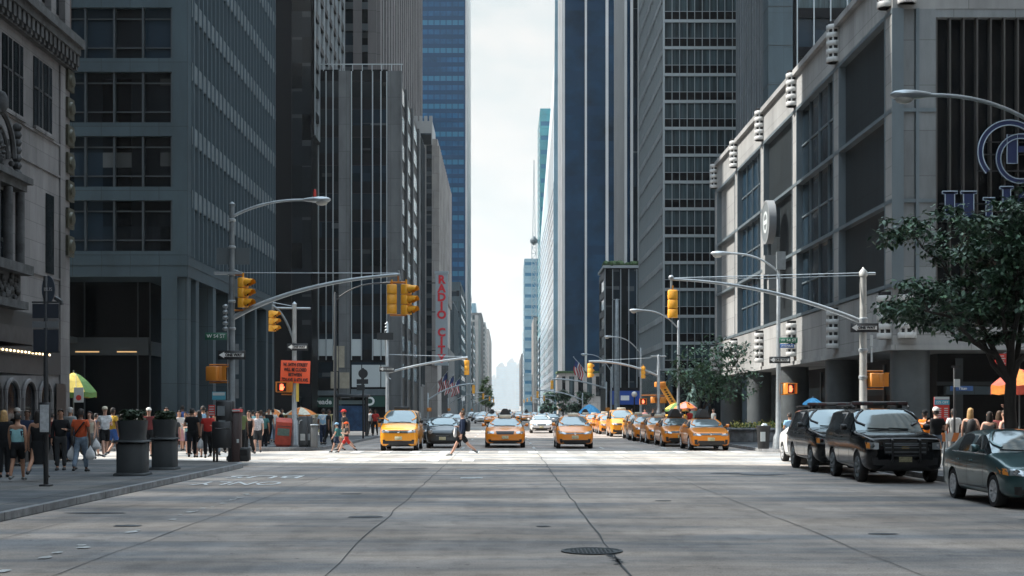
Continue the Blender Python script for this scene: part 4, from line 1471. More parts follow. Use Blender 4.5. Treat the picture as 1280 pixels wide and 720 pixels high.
MB().tube([(-1.3, 0, zG(494)), (.5, 0, zG(494))], .03, 6).build('signal_bracket', M_yelld, t)

for k, (px, Y, top, apx, apy, lab, sg) in enumerate((
        (758, 172, 478, 690, 474, 'far signal pole with bowed arm beside the dark park tree', 1),
        (728, 225, 492, 672, 488, 'far signal pole whose arm points at the white sedan', 1),
        (722, 300, 497, 680, 494, 'small distant signal pole just above the hatchback taxi roof', 1),
        (535, 175, 492, 592, 480, 'far signal pole with arm below the flags of the stone tower', -1),
        (560, 260, 498, 604, 491, 'distant signal pole over the black compact car', -1),
        (699, 330, 499, 664, 495, 'distant signal pole between the white sedan and the hatchback taxi', 1),
        (689, 400, 501, 659, 497, 'tiny signal pole over the white sedan roof', 1),
        (681, 470, 502, 655, 499, 'tiniest signal pole on the sunny side before the crane', 1),
        (578, 345, 500, 612, 495, 'distant signal pole behind the crossing man', -1),
        (589, 430, 502, 617, 498, 'tiny signal pole just over the wide grille taxi hood', -1))):
    x = XP(px, Y)
    zz = lambda py: ZP(py, Y) - WK
    t = pole_thing('traffic_signal_pole', lab, x, Y, 'traffic light', 'signal poles along the avenue')
    MB().lathe([(.2, 0), (.12, 1), (.1, zz(top)), (.02, zz(top) + .1)], n=8).build('pole', M_galv, t)
    dx = XP(apx, Y) - x
    MB().tube(curve((0, 0, zz(top + 8)), (dx * .5, 0, zz(apy) + .1), (dx, 0, zz(apy)), 10), .09).build('mast_arm', M_galv, t)
    signal(t, (dx, 0, zz(apy) - .15), PI, s=1.0)
    ped(t, (.2, -.2, zz(512)), .4, hand=False)

t = pole_thing('tall_mast', 'plain tall grey mast behind the row of taxis, taller than the signal poles', XP(771, 150), 150, 'pole')
MB().lathe([(.35, 0), (.3, 6), (.2, ZP(377, 150)), (.02, ZP(375, 150))], n=12).build('shaft', M_galvd, t)
MB().tube([(-.5, 0, ZP(376, 150)), (.3, 0, ZP(376, 150))], .05, 6).build('arm', M_galvd, t)
t = pole_thing('globe_lamp', 'dark post lamp with a white globe behind the yellow taxis', XP(793, 125), 125, 'street lamp')
MB().lathe([(.16, 0), (.07, .5), (.06, 2.8), (.12, 2.9)], n=10).build('post', M_black, t)
MB().ball((0, 0, 3.1), .27, 12, 10).build('globe', mat('opal_globe', (.62, .60, .56), .25), t)

# ---- flags ------------------------------------------------------------------------------------
M_flag = {k: mat('flag_' + k, c, .8) for k, c in (('red', (.45, .05, .06)), ('white', (.62, .60, .58)), ('blue', (.03, .05, .16)))}
def flag(label, x, y, z, s=1.0, dx=1):
    t = thing('flag', label, 'flag', (x, y, z), 0, 'american flags on slanting poles')
    MB().tube([(0, 0, 0), (dx * 2.6 * s, 0, 2.9 * s)], .05, 6).ball((dx * 2.6 * s, 0, 2.95 * s), .1, 6, 4).build('flag_pole', M_galv, t)
    cl = MB()
    nu, nv = 13, 8
    def pt(u, v):
        # hangs in folds from the upper part of the pole
        px_, pz = dx * (2.5 - v * 1.5) * s, (2.8 - v * 1.67) * s
        drop = u * 2.6 * s * (1 - .25 * v)
        return (px_ + .12 * s * math.sin(u * 7 + v * 5), .18 * s * math.sin(v * 9 + u * 3), pz - drop)
    vs = [pt(i / nu, j / nv) for i in range(nu + 1) for j in range(nv + 1)]
    for i in range(nu):
        for j in range(nv):
            a = i * (nv + 1) + j
            m = 2 if (i < 6 and j < 3) else (0 if (j % 2 == 0) else 1)
            cl.add([vs[a], vs[a + 1], vs[a + nv + 2], vs[a + nv + 1]], [(0, 1, 2, 3)], m)
    cl.build('flag_cloth', [M_flag['red'], M_flag['white'], M_flag['blue']], t, fix=False)
    return t


flag('american flag hanging in folds above the stone annex on the sunny side', XP(738, 200), 200, ZP(470, 200), .95, -1)
for k, (px, py, lab) in enumerate(((540, 486, 'american flag nearest the vertical red letter sign'), (549, 489, 'american flag second from the vertical sign, over the wing entrance'), (557, 492, 'american flag furthest along the wing of the stone tower'))):
    flag(lab, XP(px, 290 + k * 12), 290 + k * 12, ZP(py, 290 + k * 12), 1.25, 1)

# ---- near-left pavement -------------------------------------------------------------------------
YT = 30.2
t = pole_thing('bus_stop_sign', 'dark bus stop post with an oval top sign, blue boards and a white timetable box', XP(57.5, YT), YT, 'bus stop sign')
zT = lambda py: ZP(py, YT) - WK
q = MB().bevbox(-.045, .045, -.045, .045, 0, zT(345), .01)
q.build('post', M_black, t)
MB().lathe([(.01, -.03), (.2, -.03), (.2, .03), (.01, .03)], (.08, 0, 0), 20, 0, True, 'Y').build('top_sign', mat('dark_blue_sign', (.02, .03, .045), .4), t, (0, 0, zT(362))).scale = (.72, 1, 1.55)
for k in range(1):
    text('BUS', .11, mat('dim_white', (.3, .3, .3), .6), t, (.06, -.05, zT(362)))
for k, (x0, x1, a, b_) in enumerate(((-.28, .0, 380, 398), (.04, .3, 380, 398), (-.28, 0, 402, 410), (.04, .3, 402, 410), (-.26, 0, 412, 440), (.04, .3, 412, 440))):
    MB().box(x0, x1, -.07, -.05, zT(b_), zT(a)).build('route_board', mat('route_blue', (.016, .022, .034), .45) if k not in (2, 3) else mat('route_pale', (.12, .13, .14), .5), t)
MB().box(-.3, .32, -.05, -.02, zT(379), zT(377)).box(-.3, .32, -.05, -.02, zT(441), zT(439)).tube([(.2, 0, zT(372)), (.34, 0, zT(377)), (.34, 0, zT(381))], .05, 6).build('sign_frame', M_dark, t)
bx = MB().bevbox(-.125, .125, -.1, -.045, zT(543), zT(503), .01).build('timetable_box', M_black, t)
MB().box(-.1, .1, -.108, -.101, zT(540), zT(506)).build('timetable', mat('timetable_paper', (.45, .47, .49), .5, noise=(12, .25)), bx)
MB().bevbox(-.12, .12, -.12, .12, 0, .04, .01).build('foot_plate', M_black, t)

M_plant = mat('dark_planter', (.026, .031, .034), .6, noise=(1.5, .25))
M_leafd = mat('planter_leaf', (.022, .045, .02), .7, noise=(4, .5))
def planter(label, px, Y, H_, w, src=None):
    t = pole_thing('planter_tub', label, XP(px, Y), Y, 'planter', 'tall dark planter tubs on the near pavement')
    w2 = w / 2
    q = MB()
    q.bevbox(-w2 * 1.02, w2 * 1.02, -w2 * 1.02, w2 * 1.02, 0, .07, .03)
    q.bevbox(-w2 * .86, w2 * .86, -w2 * .86, w2 * .86, .07, .86, .05)
    q.bevbox(-w2 * 1.0, w2 * 1.0, -w2 * 1.0, w2 * 1.0, .86, .91, .04)
    q.rings([[(sx_ * w2 * k, sy_ * w2 * k, z) for sx_, sy_ in ((-1, -.7), (-.7, -1), (.7, -1), (1, -.7), (1, .7), (.7, 1), (-.7, 1), (-1, .7))] for k, z in ((.78, .91), (.74, 1.0), (.80, 1.22), (.84, 1.36), (.84, 1.42), (.75, 1.42))])
    q.build('tub', M_plant, t)
    f = MB()
    for k in range(420):
        a, r_ = R.uniform(0, 2 * PI), w2 * .82 * math.sqrt(R.random())
        c = Vector((r_ * math.cos(a), r_ * math.sin(a), 1.40 + R.random() * H_))
        u = Vector((R.uniform(-1, 1), R.uniform(-1, 1), R.uniform(-.6, .6))).normalized() * .07
        v = u.cross(Vector((R.uniform(-1, 1), R.uniform(-1, 1), 1)).normalized()) * .6
        f.add([c - u, c + v, c + u, c - v], [(0, 1, 2, 3)])
    f.build('foliage', M_leafd, t, fix=False)
    return t


planter('dark planter tub standing nearer the bus stop post, wider in view', 166, 35.2, .28, .80)
planter('dark planter tub behind the wider one, nearer the phone booth', 206, 38.6, .25, .72)

Yb = 44.4
t = pole_thing('phone_kiosk', 'black telephone kiosk on two legs with a blue and white advert on top', XP(279, Yb), Yb, 'phone kiosk')
q = MB()
for x in (-.3, -.2):
    q.box(x - .03, x + .03, -.05, .05, 0, .5)
q.bevbox(-.32, .32, -.28, .28, .45, 1.32, .04).bevbox(-.2, .34, -.24, .24, 1.32, 2.0, .05).box(.2, .32, -.2, .2, 0, .5)
q.build('cabinet', M_black, t)
MB().box(-.14, .1, -.26, -.245, 1.5, 1.82).box(-.1, .12, -.26, -.245, 1.22, 1.36).build('phone_face', M_galvd, t)
MB().box(-.2, .28, -.30, -.285, 1.08, 1.11).build('ledge', M_chrome, t)
ad = MB().box(-.35, .08, -.05, -.02, 2.02, 2.28).build('advert_board', mat('advert_blue', (.08, .34, .45), .5), t)
MB().box(-.33, .06, -.06, -.051, 2.16, 2.26).build('advert_text', M_panelw, ad)
q = MB().box(-.42, -.22, -.27, -.25, 1.5, 1.85).build('red_panel', M_red, t)
q2 = MB()
for k in range(4):
    q2.box(-.40, -.24, -.28, -.271, 1.54 + k * .08, 1.57 + k * .08)
q2.build('panel_lines', M_panelw, q)
t = pole_thing('newspaper_stand', 'tall dark stand with a red and white top edge beside the phone kiosk', XP(293.5, Yb), Yb + .05, 'newspaper box')
MB().bevbox(-.19, .19, -.22, .22, .0, 1.62, .03).build('cabinet', mat('maroon_black', (.03, .014, .013), .5), t)
MB().bevbox(-.21, .21, -.24, .24, 1.62, 1.72, .02).build('top', M_red, t)
MB().box(-.2, .2, -.25, -.241, 1.64, 1.69).build('label_strip', M_panelw, t)
MB().box(.1, .17, -.24, -.221, .62, .74).build('sticker', M_panelw, t)
t = pole_thing('newspaper_box', 'low black newspaper box at the kerb end of the phone kiosk', XP(304, Yb), Yb + .1, 'newspaper box')
MB().bevbox(-.2, .2, -.2, .2, .04, .46, .03).box(-.15, .15, -.15, .15, 0, .04).build('box', M_black, t)
MB().box(-.14, .14, -.212, -.201, .2, .4).build('window', M_lens, t)

t = pole_thing('newspaper_box', 'tilted red newspaper box with a dull green label beside the pole with the orange notice', XP(353, 62.6), 62.6, 'newspaper box')
t.rotation_euler = (0, math.radians(4), .2)
q = MB().xprism([(-.3, .08), (.3, .08), (.3, 1.32), (-.3, 1.12)], -.36, .36)
q.box(-.3, .3, -.25, .25, 0, .08)
q.build('cabinet', mat('dull_red_box', (.42, .055, .03), .55, noise=(4, .25)), t)
MB().box(-.28, .26, -.315, -.301, .5, .84).build('label', mat('dull_green_label', (.09, .14, .12), .5, noise=(9, .3)), t)
MB().box(-.3, .3, -.32, -.301, .92, .95).build('handle', M_dark, t)
for k, (px, lab) in enumerate(((379, 'dark newspaper box directly beside the orange notice pole, with a pale arc decal'), (385, 'narrow dark newspaper box between the arc decal box and the grey bollard'))):
    t = pole_thing('newspaper_box', lab, XP(px, 61.8 + .5 * k), 61.8 + .5 * k, 'newspaper box')
    MB().bevbox(-.19, .19, -.2, .2, .1, 1.4, .03).box(-.16, .16, -.15, .15, 0, .1).build('cabinet', M_dark, t)
    MB().tube([(-.05 + .1 * math.cos(a), -.21, 1.08 + .14 * math.sin(a)) for a in [PI * .4 + k_ * .3 for k_ in range(8)]], .02, 5).box(-.1, .12, -.215, -.2, .3, .6).build('decal', M_galv, t)
t = pole_thing('concrete_bollard', 'square grey bollard at the crossing next to the narrow newspaper box', XP(393, 61.2), 61.2, 'bollard')
MB().bevbox(-.15, .15, -.15, .15, 0, .98, .03).build('shaft', M_pier, t)
MB().bevbox(-.17, .17, -.17, .17, .98, 1.04, .02).build('cap', M_galv, t)

# food cart umbrellas
def umbrella(label, x, y, z, r, h, cols, group=None, name='parasol', post=True, n=8, val=.18):
    t = thing(name, label, 'umbrella', (x, y, WK), 0, group)
    c = MB()
    for k in range(n):
        a0, a1 = 2 * PI * k / n, 2 * PI * (k + 1) / n
        am = (a0 + a1) / 2
        rows = []
        for t_ in (0, .3, .6, .85, 1):
            zz = z + h * (1 - t_ ** 1.6)
            rows.append([(r * t_ * math.cos(a0), r * t_ * math.sin(a0), zz), (r * t_ * .965 * math.cos(am), r * t_ * .965 * math.sin(am), zz - .04 * t_), (r * t_ * math.cos(a1), r * t_ * math.sin(a1), zz)])
        rows.append([(p[0], p[1], p[2] - val) for p in rows[-1]])
        for i in range(len(rows) - 1):
            m = k % len(cols)
            if i == len(rows) - 2: m = (k + 1) % len(cols)
            c.add(rows[i] + rows[i + 1], [(0, 1, 4, 3), (1, 2, 5, 4)], m)
    c.build('canopy', cols, t, fix=False)
    MB().tube([(0, 0, .3), (0, 0, z + h + .08)], .022, 6).build('pole', M_galvd, t)
    return t


U = lambda n, c: mat('canvas_' + n, c, .7, noise=(5, .3))
u_g, u_y, u_o, u_w, u_r, u_b = U('green', (.10, .20, .05)), U('yellow', (.55, .42, .08)), U('orange', (.62, .19, .03)), U('cream', (.6, .56, .45)), U('red', (.5, .07, .04)), U('blue', (.06, .30, .55))
YU = 50.0
um = umbrella('green and yellow food cart umbrella by the limestone building', XP(92, YU), YU, ZP(490, YU) - WK, .85, .72, [u_g, u_y, u_y, u_g])
def cart(label, x, y, w, m, h=1.0, name='food_cart'):
    t = thing(name, label, 'food cart', (x, y, WK))
    MB().bevbox(-w / 2, w / 2, -.45, .45, .3, h, .03).bevbox(-w / 2 - .05, w / 2 + .05, -.5, .5, h, h + .06, .02).build('cabinet', m, t)
    for s in (-1, 1):
        MB().lathe([(.02, -.04), (.26, -.04), (.26, .04), (.02, .04)], (s * w * .36, -.46, .26), 14, 0, True, 'Y').build('wheel', M_rubber, t)
    MB().box(-w * .3, w * .3, -.47, -.452, .5, h - .12).build('panel', M_chrome, t)
    return t


cart('steel food cart under the green and yellow umbrella', XP(96, YU), YU + .1, 1.3, M_dark)
pb = thing('price_board', 'small white price board with a red ring hanging under the green and yellow umbrella', 'sign', (XP(107, YU), YU - .8, ZP(494, YU)))
MB().box(-.17, .17, -.015, .015, -.27, .27).tube([(-.1, 0, .25), (-.1, 0, .8)], .01, 4).build('board', M_panelw, pb)
MB().lathe([(.05, -.02), (.1, -.02), (.1, -.016), (.05, -.016)], (0, 0, -.1), 14, 0, True, 'Y').build('ring_mark', M_red, pb)
for px, Y, lab, cols, r in ((376, 84, 'cream and orange cart umbrella behind the orange notice pole', [u_w, u_o], 1.0), (343, 88, 'small orange cart umbrella peeping out beside the arcade', [u_o, u_w], .9)):
    umbrella(lab, XP(px, Y), Y, ZP(518 if r > .95 else 520, Y) - WK, r, .45, cols)
cart('pale food cart with yellow front under the cream and orange umbrella', XP(383, 84), 84.2, 3.0, mat('cart_yellow', (.55, .48, .25), .6, noise=(2, .3)), 1.35)

# bus shelter and post before the pharmacy
YS = 88.0
t = pole_thing('bus_shelter', 'dark glazed bus shelter with a blue poster behind the walking family', XP(441, YS), YS, 'bus shelter')
q = MB()
for x in (-.95, .85):
    q.box(x, x + .1, -.5, -.4, 0, 2.5).box(x, x + .1, .5, .6, 0, 2.5)
q.bevbox(-1.05, 1.05, -.75, .75, 2.5, 2.7, .04)
q.build('frame', M_dark, t)
MB().box(-.8, .82, .5, .53, .3, 2.45).build('glass_wall', M_glassb, t)
MB().box(-.85, .8, -.45, -.40, .35, 1.95).build('poster', mat('poster_blue', (.03, .075, .16), .4, noise=(2, .5)), t)
MB().box(-.85, .8, -.45, -.40, 2.05, 2.3).build('header', mat('header_grey', (.20, .27, .29), .5), t)
YD = 80.0
t = pole_thing('bus_stop_sign', 'slim dark bus stop post with a round disc and square boards beside the bus shelter', XP(454, YD), YD, 'bus stop sign')
zD = lambda py: ZP(py, YD) - WK
MB().bevbox(-.05, .05, -.05, .05, 0, zD(460), .01).build('post', M_black, t)
MB().lathe([(.01, -.03), (.28, -.03), (.28, .03), (.01, .03)], (0, -.05, zD(467)), 18, 0, True, 'Y').build('disc', M_dark, t)
MB().box(-.38, .3, -.08, -.05, zD(480), zD(474)).box(-.38, .1, -.08, -.05, zD(488), zD(481)).build('route_board', M_dark, t)

# ---- right side ----------------------------------------------------------------------------------
t = thing('flower_bed_planter', 'long stone planter full of yellow flowers at the hotel corner', 'planter', (XP(948, 72), 72, WK))
q = MB().bevbox(-1.5, 1.7, -.6, .6, 0, .62, .06).bevbox(-1.58, 1.78, -.68, .68, .62, .74, .05)
q.build('trough', M_tan, t)
f1 = MB()
for k in range(900):
    c = Vector((R.uniform(-1.4, 1.6), R.uniform(-.5, .5), .74 + abs(R.gauss(.1, .12))))
    s = R.uniform(.03, .06)
    u = Vector((R.uniform(-1, 1), R.uniform(-1, 1), R.uniform(-.5, .5))).normalized() * s
    v = Vector((0, 0, s)) + u.cross(Vector((0, 0, 1))) * .5
    f1.add([c - u, c - v, c + u, c + v], [(0, 1, 2, 3)], 0 if R.random() < .5 else 1)
f1.build('flowers', [mat('flower_yellow', (.55, .48, .14), .7), mat('flower_leaf', (.10, .16, .04), .7)], t, fix=False)
t = thing('litter_bin', 'dark wire litter bin on the kerb island before the flower planter', 'bin', (XP(956, 57.8), 58.1, WK))
MB().lathe([(.24, .03), (.30, .95), (.33, 1.0), (.30, 1.02), (.27, .95), (.22, .06)], n=16).build('basket', M_black, t)
q = MB()
for k in range(10):
    q.ball((R.uniform(-.14, .14), R.uniform(-.2, .1), .95 + R.uniform(0, .1)), R.uniform(.05, .1), 6, 4)
q.build('rubbish', M_panelw, t)
MB().box(-.18, .02, -.32, -.28, .35, .75).build('sticker', M_panelw, t)

t = thing('poster_stand', 'red and blue sale poster stand behind the black SUVs', 'sign', (XP(1177, 45), 45, WK))
zP = lambda py: ZP(py, 45) - WK
MB().box(-.25, .25, -.02, .02, zP(527), zP(496)).box(-.22, -.18, -.02, .02, 0, zP(527)).box(.18, .22, -.02, .02, 0, zP(527)).build('board', M_red, t)
MB().box(-.25, .25, -.03, -.021, zP(506), zP(499.5)).build('blue_strip', mat('poster_cyan', (.08, .34, .48), .5), t)
MB().box(-.25, .25, -.03, -.021, zP(499), zP(496)).build('white_strip', M_panelw, t)
text('15% OFF', .12, M_white, t, (0, -.035, zP(503)), width=.4)
q = MB()
for k in range(5):
    q.box(-.2, -.02, -.03, -.021, zP(510 + k * 2.6) - .03, zP(510 + k * 2.6)).box(.08, .2, -.03, -.021, zP(510 + k * 2.6) - .03, zP(510 + k * 2.6))
q.build('poster_lines', M_panelw, t)
t = thing('sign_post', 'thin black post with a small white plate between the sale poster and the tree', 'sign', (XP(1193, 42), 42, WK))
MB().bevbox(-.03, .03, -.03, .03, 0, ZP(463, 42), .01).build('post', M_black, t)
MB().box(-.02, .16, -.05, -.035, ZP(490, 42), ZP(480, 42)).build('plate', M_panelw, t)
MB().box(-.1, .18, -.05, -.035, ZP(466, 42), ZP(463, 42)).build('arm', M_dark, t)
t = thing('barricade', 'orange and white striped street barricade behind the green sedan', 'barricade', (XP(1203, 41), 41, WK))
q = MB()
for k in range(8):
    x = -.7 + k * .175
    q.add([(x, -.03, .74), (x + .175, -.03, .74), (x + .255, -.03, 1.0), (x + .08, -.03, 1.0), (x, .0, .74), (x + .175, .0, .74), (x + .255, .0, 1.0), (x + .08, .0, 1.0)], [(0, 1, 2, 3), (7, 6, 5, 4), (0, 4, 5, 1), (2, 6, 7, 3), (1, 5, 6, 2), (0, 3, 7, 4)], k % 2)
q.build('striped_board', [mat('barricade_orange', (.62, .2, .06), .6), mat('barricade_white', (.6, .58, .55), .6)], t)
for x in (-.5, .55):
    MB().bar((x, -.3, 0), (x, 0, 1.05), .05, .05).bar((x, .3, 0), (x, 0, 1.05), .05, .05).build('leg', M_galvd, t)
um = umbrella('large orange and yellow food cart umbrella behind the tree trunk', XP(1274, 38), 38, ZP(481, 38) - WK, .78, .45, [u_r, u_o, u_r, u_y], n=8, val=.25)
cart('dark food cart under the large orange umbrella', XP(1275, 38), 38.1, 1.6, M_dark)
t = thing('banner_sign', 'small red and white banner sign hanging over the pavement by the tree', 'sign', (XP(1251, 48), 48, ZP(450, 48)))
MB().box(-.2, .2, -.02, .02, -.2, .22).build('board', M_red, t)
q = MB()
for k in range(4):
    q.box(-.15, .15 - .05 * (k % 2), -.035, -.021, -.13 + k * .085, -.10 + k * .085)
q.build('board_text', M_panelw, t)
MB().tube([(.1, 0, .22), (1.2, 0, .6)], .02, 5).tube([(1.2, 0, .6), (1.2, 0, -4)], .03, 6).build('bracket', M_dark, t)
umbrella('small blue parasol in the hotel arcade beyond the nearer black SUV', XP(1016, 64), 64, ZP(505, 64) - WK, .5, .3, [u_b], n=6, val=.02)
umbrella('bright blue parasol beside the far taxis under the dark tree', XP(737, 148), 148, ZP(520, 148) - WK, 1.5, 1.3, [u_b], n=6, val=.1)
umbrella('rainbow striped cart umbrella behind the yellow boom lift', XP(846, 108), 108, ZP(511, 108) - WK, .95, .5, [u_y, u_g, u_w, u_y])
umbrella('pink and orange cart umbrella next to the rainbow striped one', XP(857, 106), 106, ZP(510, 106) - WK, .9, .5, [u_o, mat('canvas_pink', (.6, .22, .2), .7)])
umbrella('pale domed parasol at the rear of the taxi rank', XP(778, 130), 130, ZP(523, 130) - WK, 1.0, .5, [u_w], val=.05)

# boom lift
t = thing('boom_lift', 'yellow telescopic boom lift parked beyond the small tree, arm raised', 'boom lift', (XP(838, 112), 112, WK))
MB().bevbox(-1.2, 1.2, -1.2, 1.2, .4, 1.3, .1).build('chassis', M_yell, t)
for sx_ in (-1, 1):
    for sy_ in (-1, 1):
        MB().lathe([(.05, -.2), (.45, -.2), (.45, .2), (.05, .2)], (sx_ * 1.1, sy_ * 1.0, .45), 14, 0, True, 'X').build('wheel', M_rubber, t)
x0_, z0_, x1_, z1_ = XP(843, 112) - XP(838, 112), ZP(507, 112) - WK, XP(826, 112) - XP(838, 112), ZP(479, 112) - WK
bm_ = MB().bar((x0_, 0, z0_), (x1_, 0, z1_), .5, .5).bar((.3, 0, 1.2), (x0_, 0, z0_), .45, .45).build('boom', mat('boom_yellow', (.75, .38, .06), .45, noise=(3, .15)), t)
d_ = Vector((x1_ - x0_, 0, z1_ - z0_))
lt_ = MB()
for k in range(6):
    p_ = Vector((x0_, -.27, z0_)) + d_ * (.2 + k * .1)
    lt_.box(p_.x - .1, p_.x + .1, p_.y, p_.y + .01, p_.z - .06, p_.z + .06)
lt_.build('decal', M_black, bm_)
MB().bevbox(x1_ - .5, x1_ + .4, -.4, .4, z1_ - .3, z1_ + .1, .05).build('basket', M_yelld, t)

# green patinated statue (generic draped figure shape)
t = thing('statue', 'green patinated bronze statue of an abstract standing form behind the taxis', 'statue', (XP(867, 118), 118, WK))
M_pat = mat('green_patina', (.20, .30, .27), .7, .2, noise=(2, .4))
q = MB()
q.lathe([(.45, .5), (.5, .9), (.36, 1.6), (.42, 2.2), (.28, 2.6), (.38, 3.1), (.2, 3.45), (.13, 3.6), (.19, 3.8), (.1, 4.0)], n=14)
q.tube([(.3, 0, 3.2), (.55, -.1, 2.5), (.35, -.2, 2.0)], [.12, .1, .08], 8).tube([(-.3, 0, 3.2), (-.5, .1, 2.6), (-.62, 0, 2.0)], [.12, .1, .08], 8)
q.build('figure', M_pat, t)
MB().bevbox(-.6, .6, -.6, .6, 0, .5, .05).build('plinth', M_tan, t)
# ================================================================ vehicles
def paint(n, c, metal=0.0, rough=.28, coat=.6): return mat('car_paint_' + n, c, rough, metal, .5 if coat > .3 else .3, coat=coat)


P_taxi = paint('taxi_orange', (.74, .225, .009))
P_taxi2 = paint('taxi_yellow', (.80, .30, .010))
P_black = paint('black', (.003, .0035, .0045), 0, .12, .12)
P_green = paint('dark_teal', (.035, .085, .09), .55, .3)
P_white = paint('white', (.70, .70, .69))
P_slate = paint('slate', (.035, .045, .052), .4)
P_silver = paint('silver', (.38, .40, .41), .6)
M_wind = mat('windscreen', (.20, .24, .25), .08, .5, .7)
M_sideg = mat('tinted_side_window', (.012, .016, .018), .06, 0, .6)
M_head = mat('headlight', (.36, .39, .41), .15, .5, .8)
M_amber = mat('amber_lamp', (.7, .25, .04), .3)
M_trim = mat('black_trim', (.012, .012, .013), .5)
M_plate = mat('number_plate', (.40, .36, .22), .5, noise=(25, .4))
M_rim = mat('alloy_rim', (.58, .59, .60), .35, .35)
M_tail = mat('tail_lamp', (.35, .02, .02), .2)


def vehicle(name, label, cat, S, col, loc, rz=0.0, group=None):
    """S: dict of proportions; the front bumper is at local y=0 facing -Y"""
    L, W, Hh = S['L'], S['W'], S['H']
    hw = W / 2
    nz, hz, bz, tz = S['nose'], S['hood'], S['belt'], S['deck']
    yc, yf, yr, yd = S['cowl'], S['rf'], S['rr'], S['deck_y']
    wr = hw * S.get('rw', .72)
    zl = S.get('low', .2)
    box = S.get('boxy', 0)
    e = lambda a: a + (1 - a) * box * .75
    st = []   # y, halfwidth, zlow, zbelt, zroof, cabin?
    st.append((0, hw * e(.62), zl + .10, nz - .22 + .12 * box, nz - .20 + .12 * box, 0))
    st.append((.05, hw * e(.80), zl + .04, nz - .12 + .06 * box, nz - .08 + .06 * box, 0))
    st.append((.16, hw * e(.925), zl, nz - .05, nz, 0))
    st.append((.42, hw * .985, zl, nz - .01, nz + .05, 0))
    st.append((yc * .62, hw, zl, nz + (hz - nz) * .55, nz + (hz - nz) * .55 + .07, 0))
    st.append((yc - .03, hw, zl, hz - .02, hz + .05, 0))
    st.append((yc + .02, hw, zl, hz, hz + .05, 2))
    ym = (yc + yf) / 2
    st.append((ym, hw, zl, hz + (bz - hz) * .5, hz + .05 + (Hh - hz - .05) * .55, 1))
    st.append((yf, hw, zl, bz, Hh - .035, 1))
    yb = yf + (yr - yf) * .36
    st.append((yb - .07, hw, zl, bz, Hh - .005, 1))
    st.append((yb + .07, hw, zl, bz, Hh, 1))
    st.append((yf + (yr - yf) * .78, hw, zl, bz + .01, Hh - .01, 1))
    st.append((yr, hw * .995, zl, bz + .02, Hh - .05, 1))
    st.append(((yr + yd) / 2, hw * .99, zl, (bz + tz) / 2 + .02, tz + .03 + (Hh - tz) * .45, 1))
    st.append((yd, hw * .975, zl, tz, tz + .035, 2))
    st.append((L - .22, hw * .95, zl, tz - .02, tz + .02, 0))
    st.append((L - .06, hw * e(.84), zl + .05, tz - .08, tz - .05, 0))
    st.append((L, hw * e(.66), zl + .14, tz - .22, tz - .2, 0))
    rings = []
    for y, w, a, zb, zr, cab in st:
        h = zb - a
        half = [(0, a), (.85 * w, a), (.965 * w, a + .07), (w, a + .42 * h), (.99 * w, a + .80 * h), (.945 * w, zb)]
        dz = zr - zb
        if cab == 1:
            k = min(1, (zr - zb) / (Hh - bz))
            wt = wr * k + .90 * w * (1 - k)
            half += [(wt, zr - .10 * k), (wt * .82, zr - .025), (0, zr)]
        else:
            half += [(.86 * w, zb + .55 * dz), (.55 * w, zb + .9 * dz), (0, zr)]
        ring = [(x, y, z) for x, z in half] + [(-x, y, z) for x, z in half[-2:0:-1]]
        rings.append(ring)
    n = len(rings[0])
    mb_ = MB()
    vs = [p for r in rings for p in r]
    fs, ms = [], []
    i_c, i_f, i_r, i_d = 6, 8, 12, 14
    for k in range(len(rings) - 1):
        for i in range(n):
            j = (i + 1) % n
            fs.append((k * n + i, k * n + j, (k + 1) * n + j, (k + 1) * n + i))
            c = i if i < 8 else 15 - i          # column 0..7 on either side
            m = 0
            if c in (0,): m = 5
            if c == 5 and i_c <= k < i_d and k not in (9,):
                m = 2
                if k >= i_r and S.get('cpillar', 1): m = 0
            if c in (6, 7):
                if i_c <= k < i_f: m = 1
                if i_r <= k < i_d: m = 3
            if S.get('panel') and c == 5 and k >= 10: m = 0
            ms.append(m)
    for k, rev in ((0, True), (len(rings) - 1, False)):
        r = [k * n + i for i in range(n)]
        fs.append(tuple(r[::-1] if rev else r))
        ms.append(0)
    me = bpy.data.meshes.new('b')
    me.from_pydata(vs, [], fs)
    for m in (col, M_wind, M_sideg, M_sideg, M_trim, M_trim):
        me.materials.append(m)
    me.polygons.foreach_set('material_index', ms)
    bm = bmesh.new()
    bm.from_mesh(me)
    ce = bm.edges.layers.float.new('crease_edge')
    cv = bm.verts.layers.float.new('crease_vert')
    for e_ in bm.edges:
        mi = {f.material_index for f in e_.link_faces}
        if len(mi) > 1 and mi & {1, 2, 3}:
            e_[ce] = .9
    for v_ in bm.verts:
        if sum(1 for e_ in v_.link_edges if e_[ce] > .5) >= 2:
            k_ = {f.material_index for f in v_.link_faces}
            if (1 in k_ or 3 in k_) and (2 in k_ or v_.index // n in (i_c, i_f, i_r, i_d)) and v_.index % n in (6, 10, 5, 11):
                v_[cv] = .75
    bmesh.ops.recalc_face_normals(bm, faces=bm.faces)
    bm.to_mesh(me)
    bm.free()
    rw = S['rad']
    cut = MB()
    axles = (S['ax'], S['ax'] + S['wb'])
    for y in axles:
        for s in (-1, 1):
            cut.lathe([(rw + .055, s * (hw - .30)), (rw + .055, s * (hw + .15))], (0, y, rw), 22, 4, False, 'X')
    cme = cut.build('cutter', [M_trim] * 5 + [M_trim])
    TMP.collection.objects.link(cme)

    def mods(o):
        a = o.modifiers.new('s', 'SUBSURF'); a.levels = a.render_levels = 1
        bl = o.modifiers.new('b', 'BOOLEAN'); bl.object = cme; bl.operation = 'DIFFERENCE'; bl.solver = 'EXACT'
    me = evaluated(me, mods)
    bpy.data.objects.remove(cme)
    bm = bmesh.new()
    bm.from_mesh(me)
    bvh = BVHTree.FromBMesh(bm)
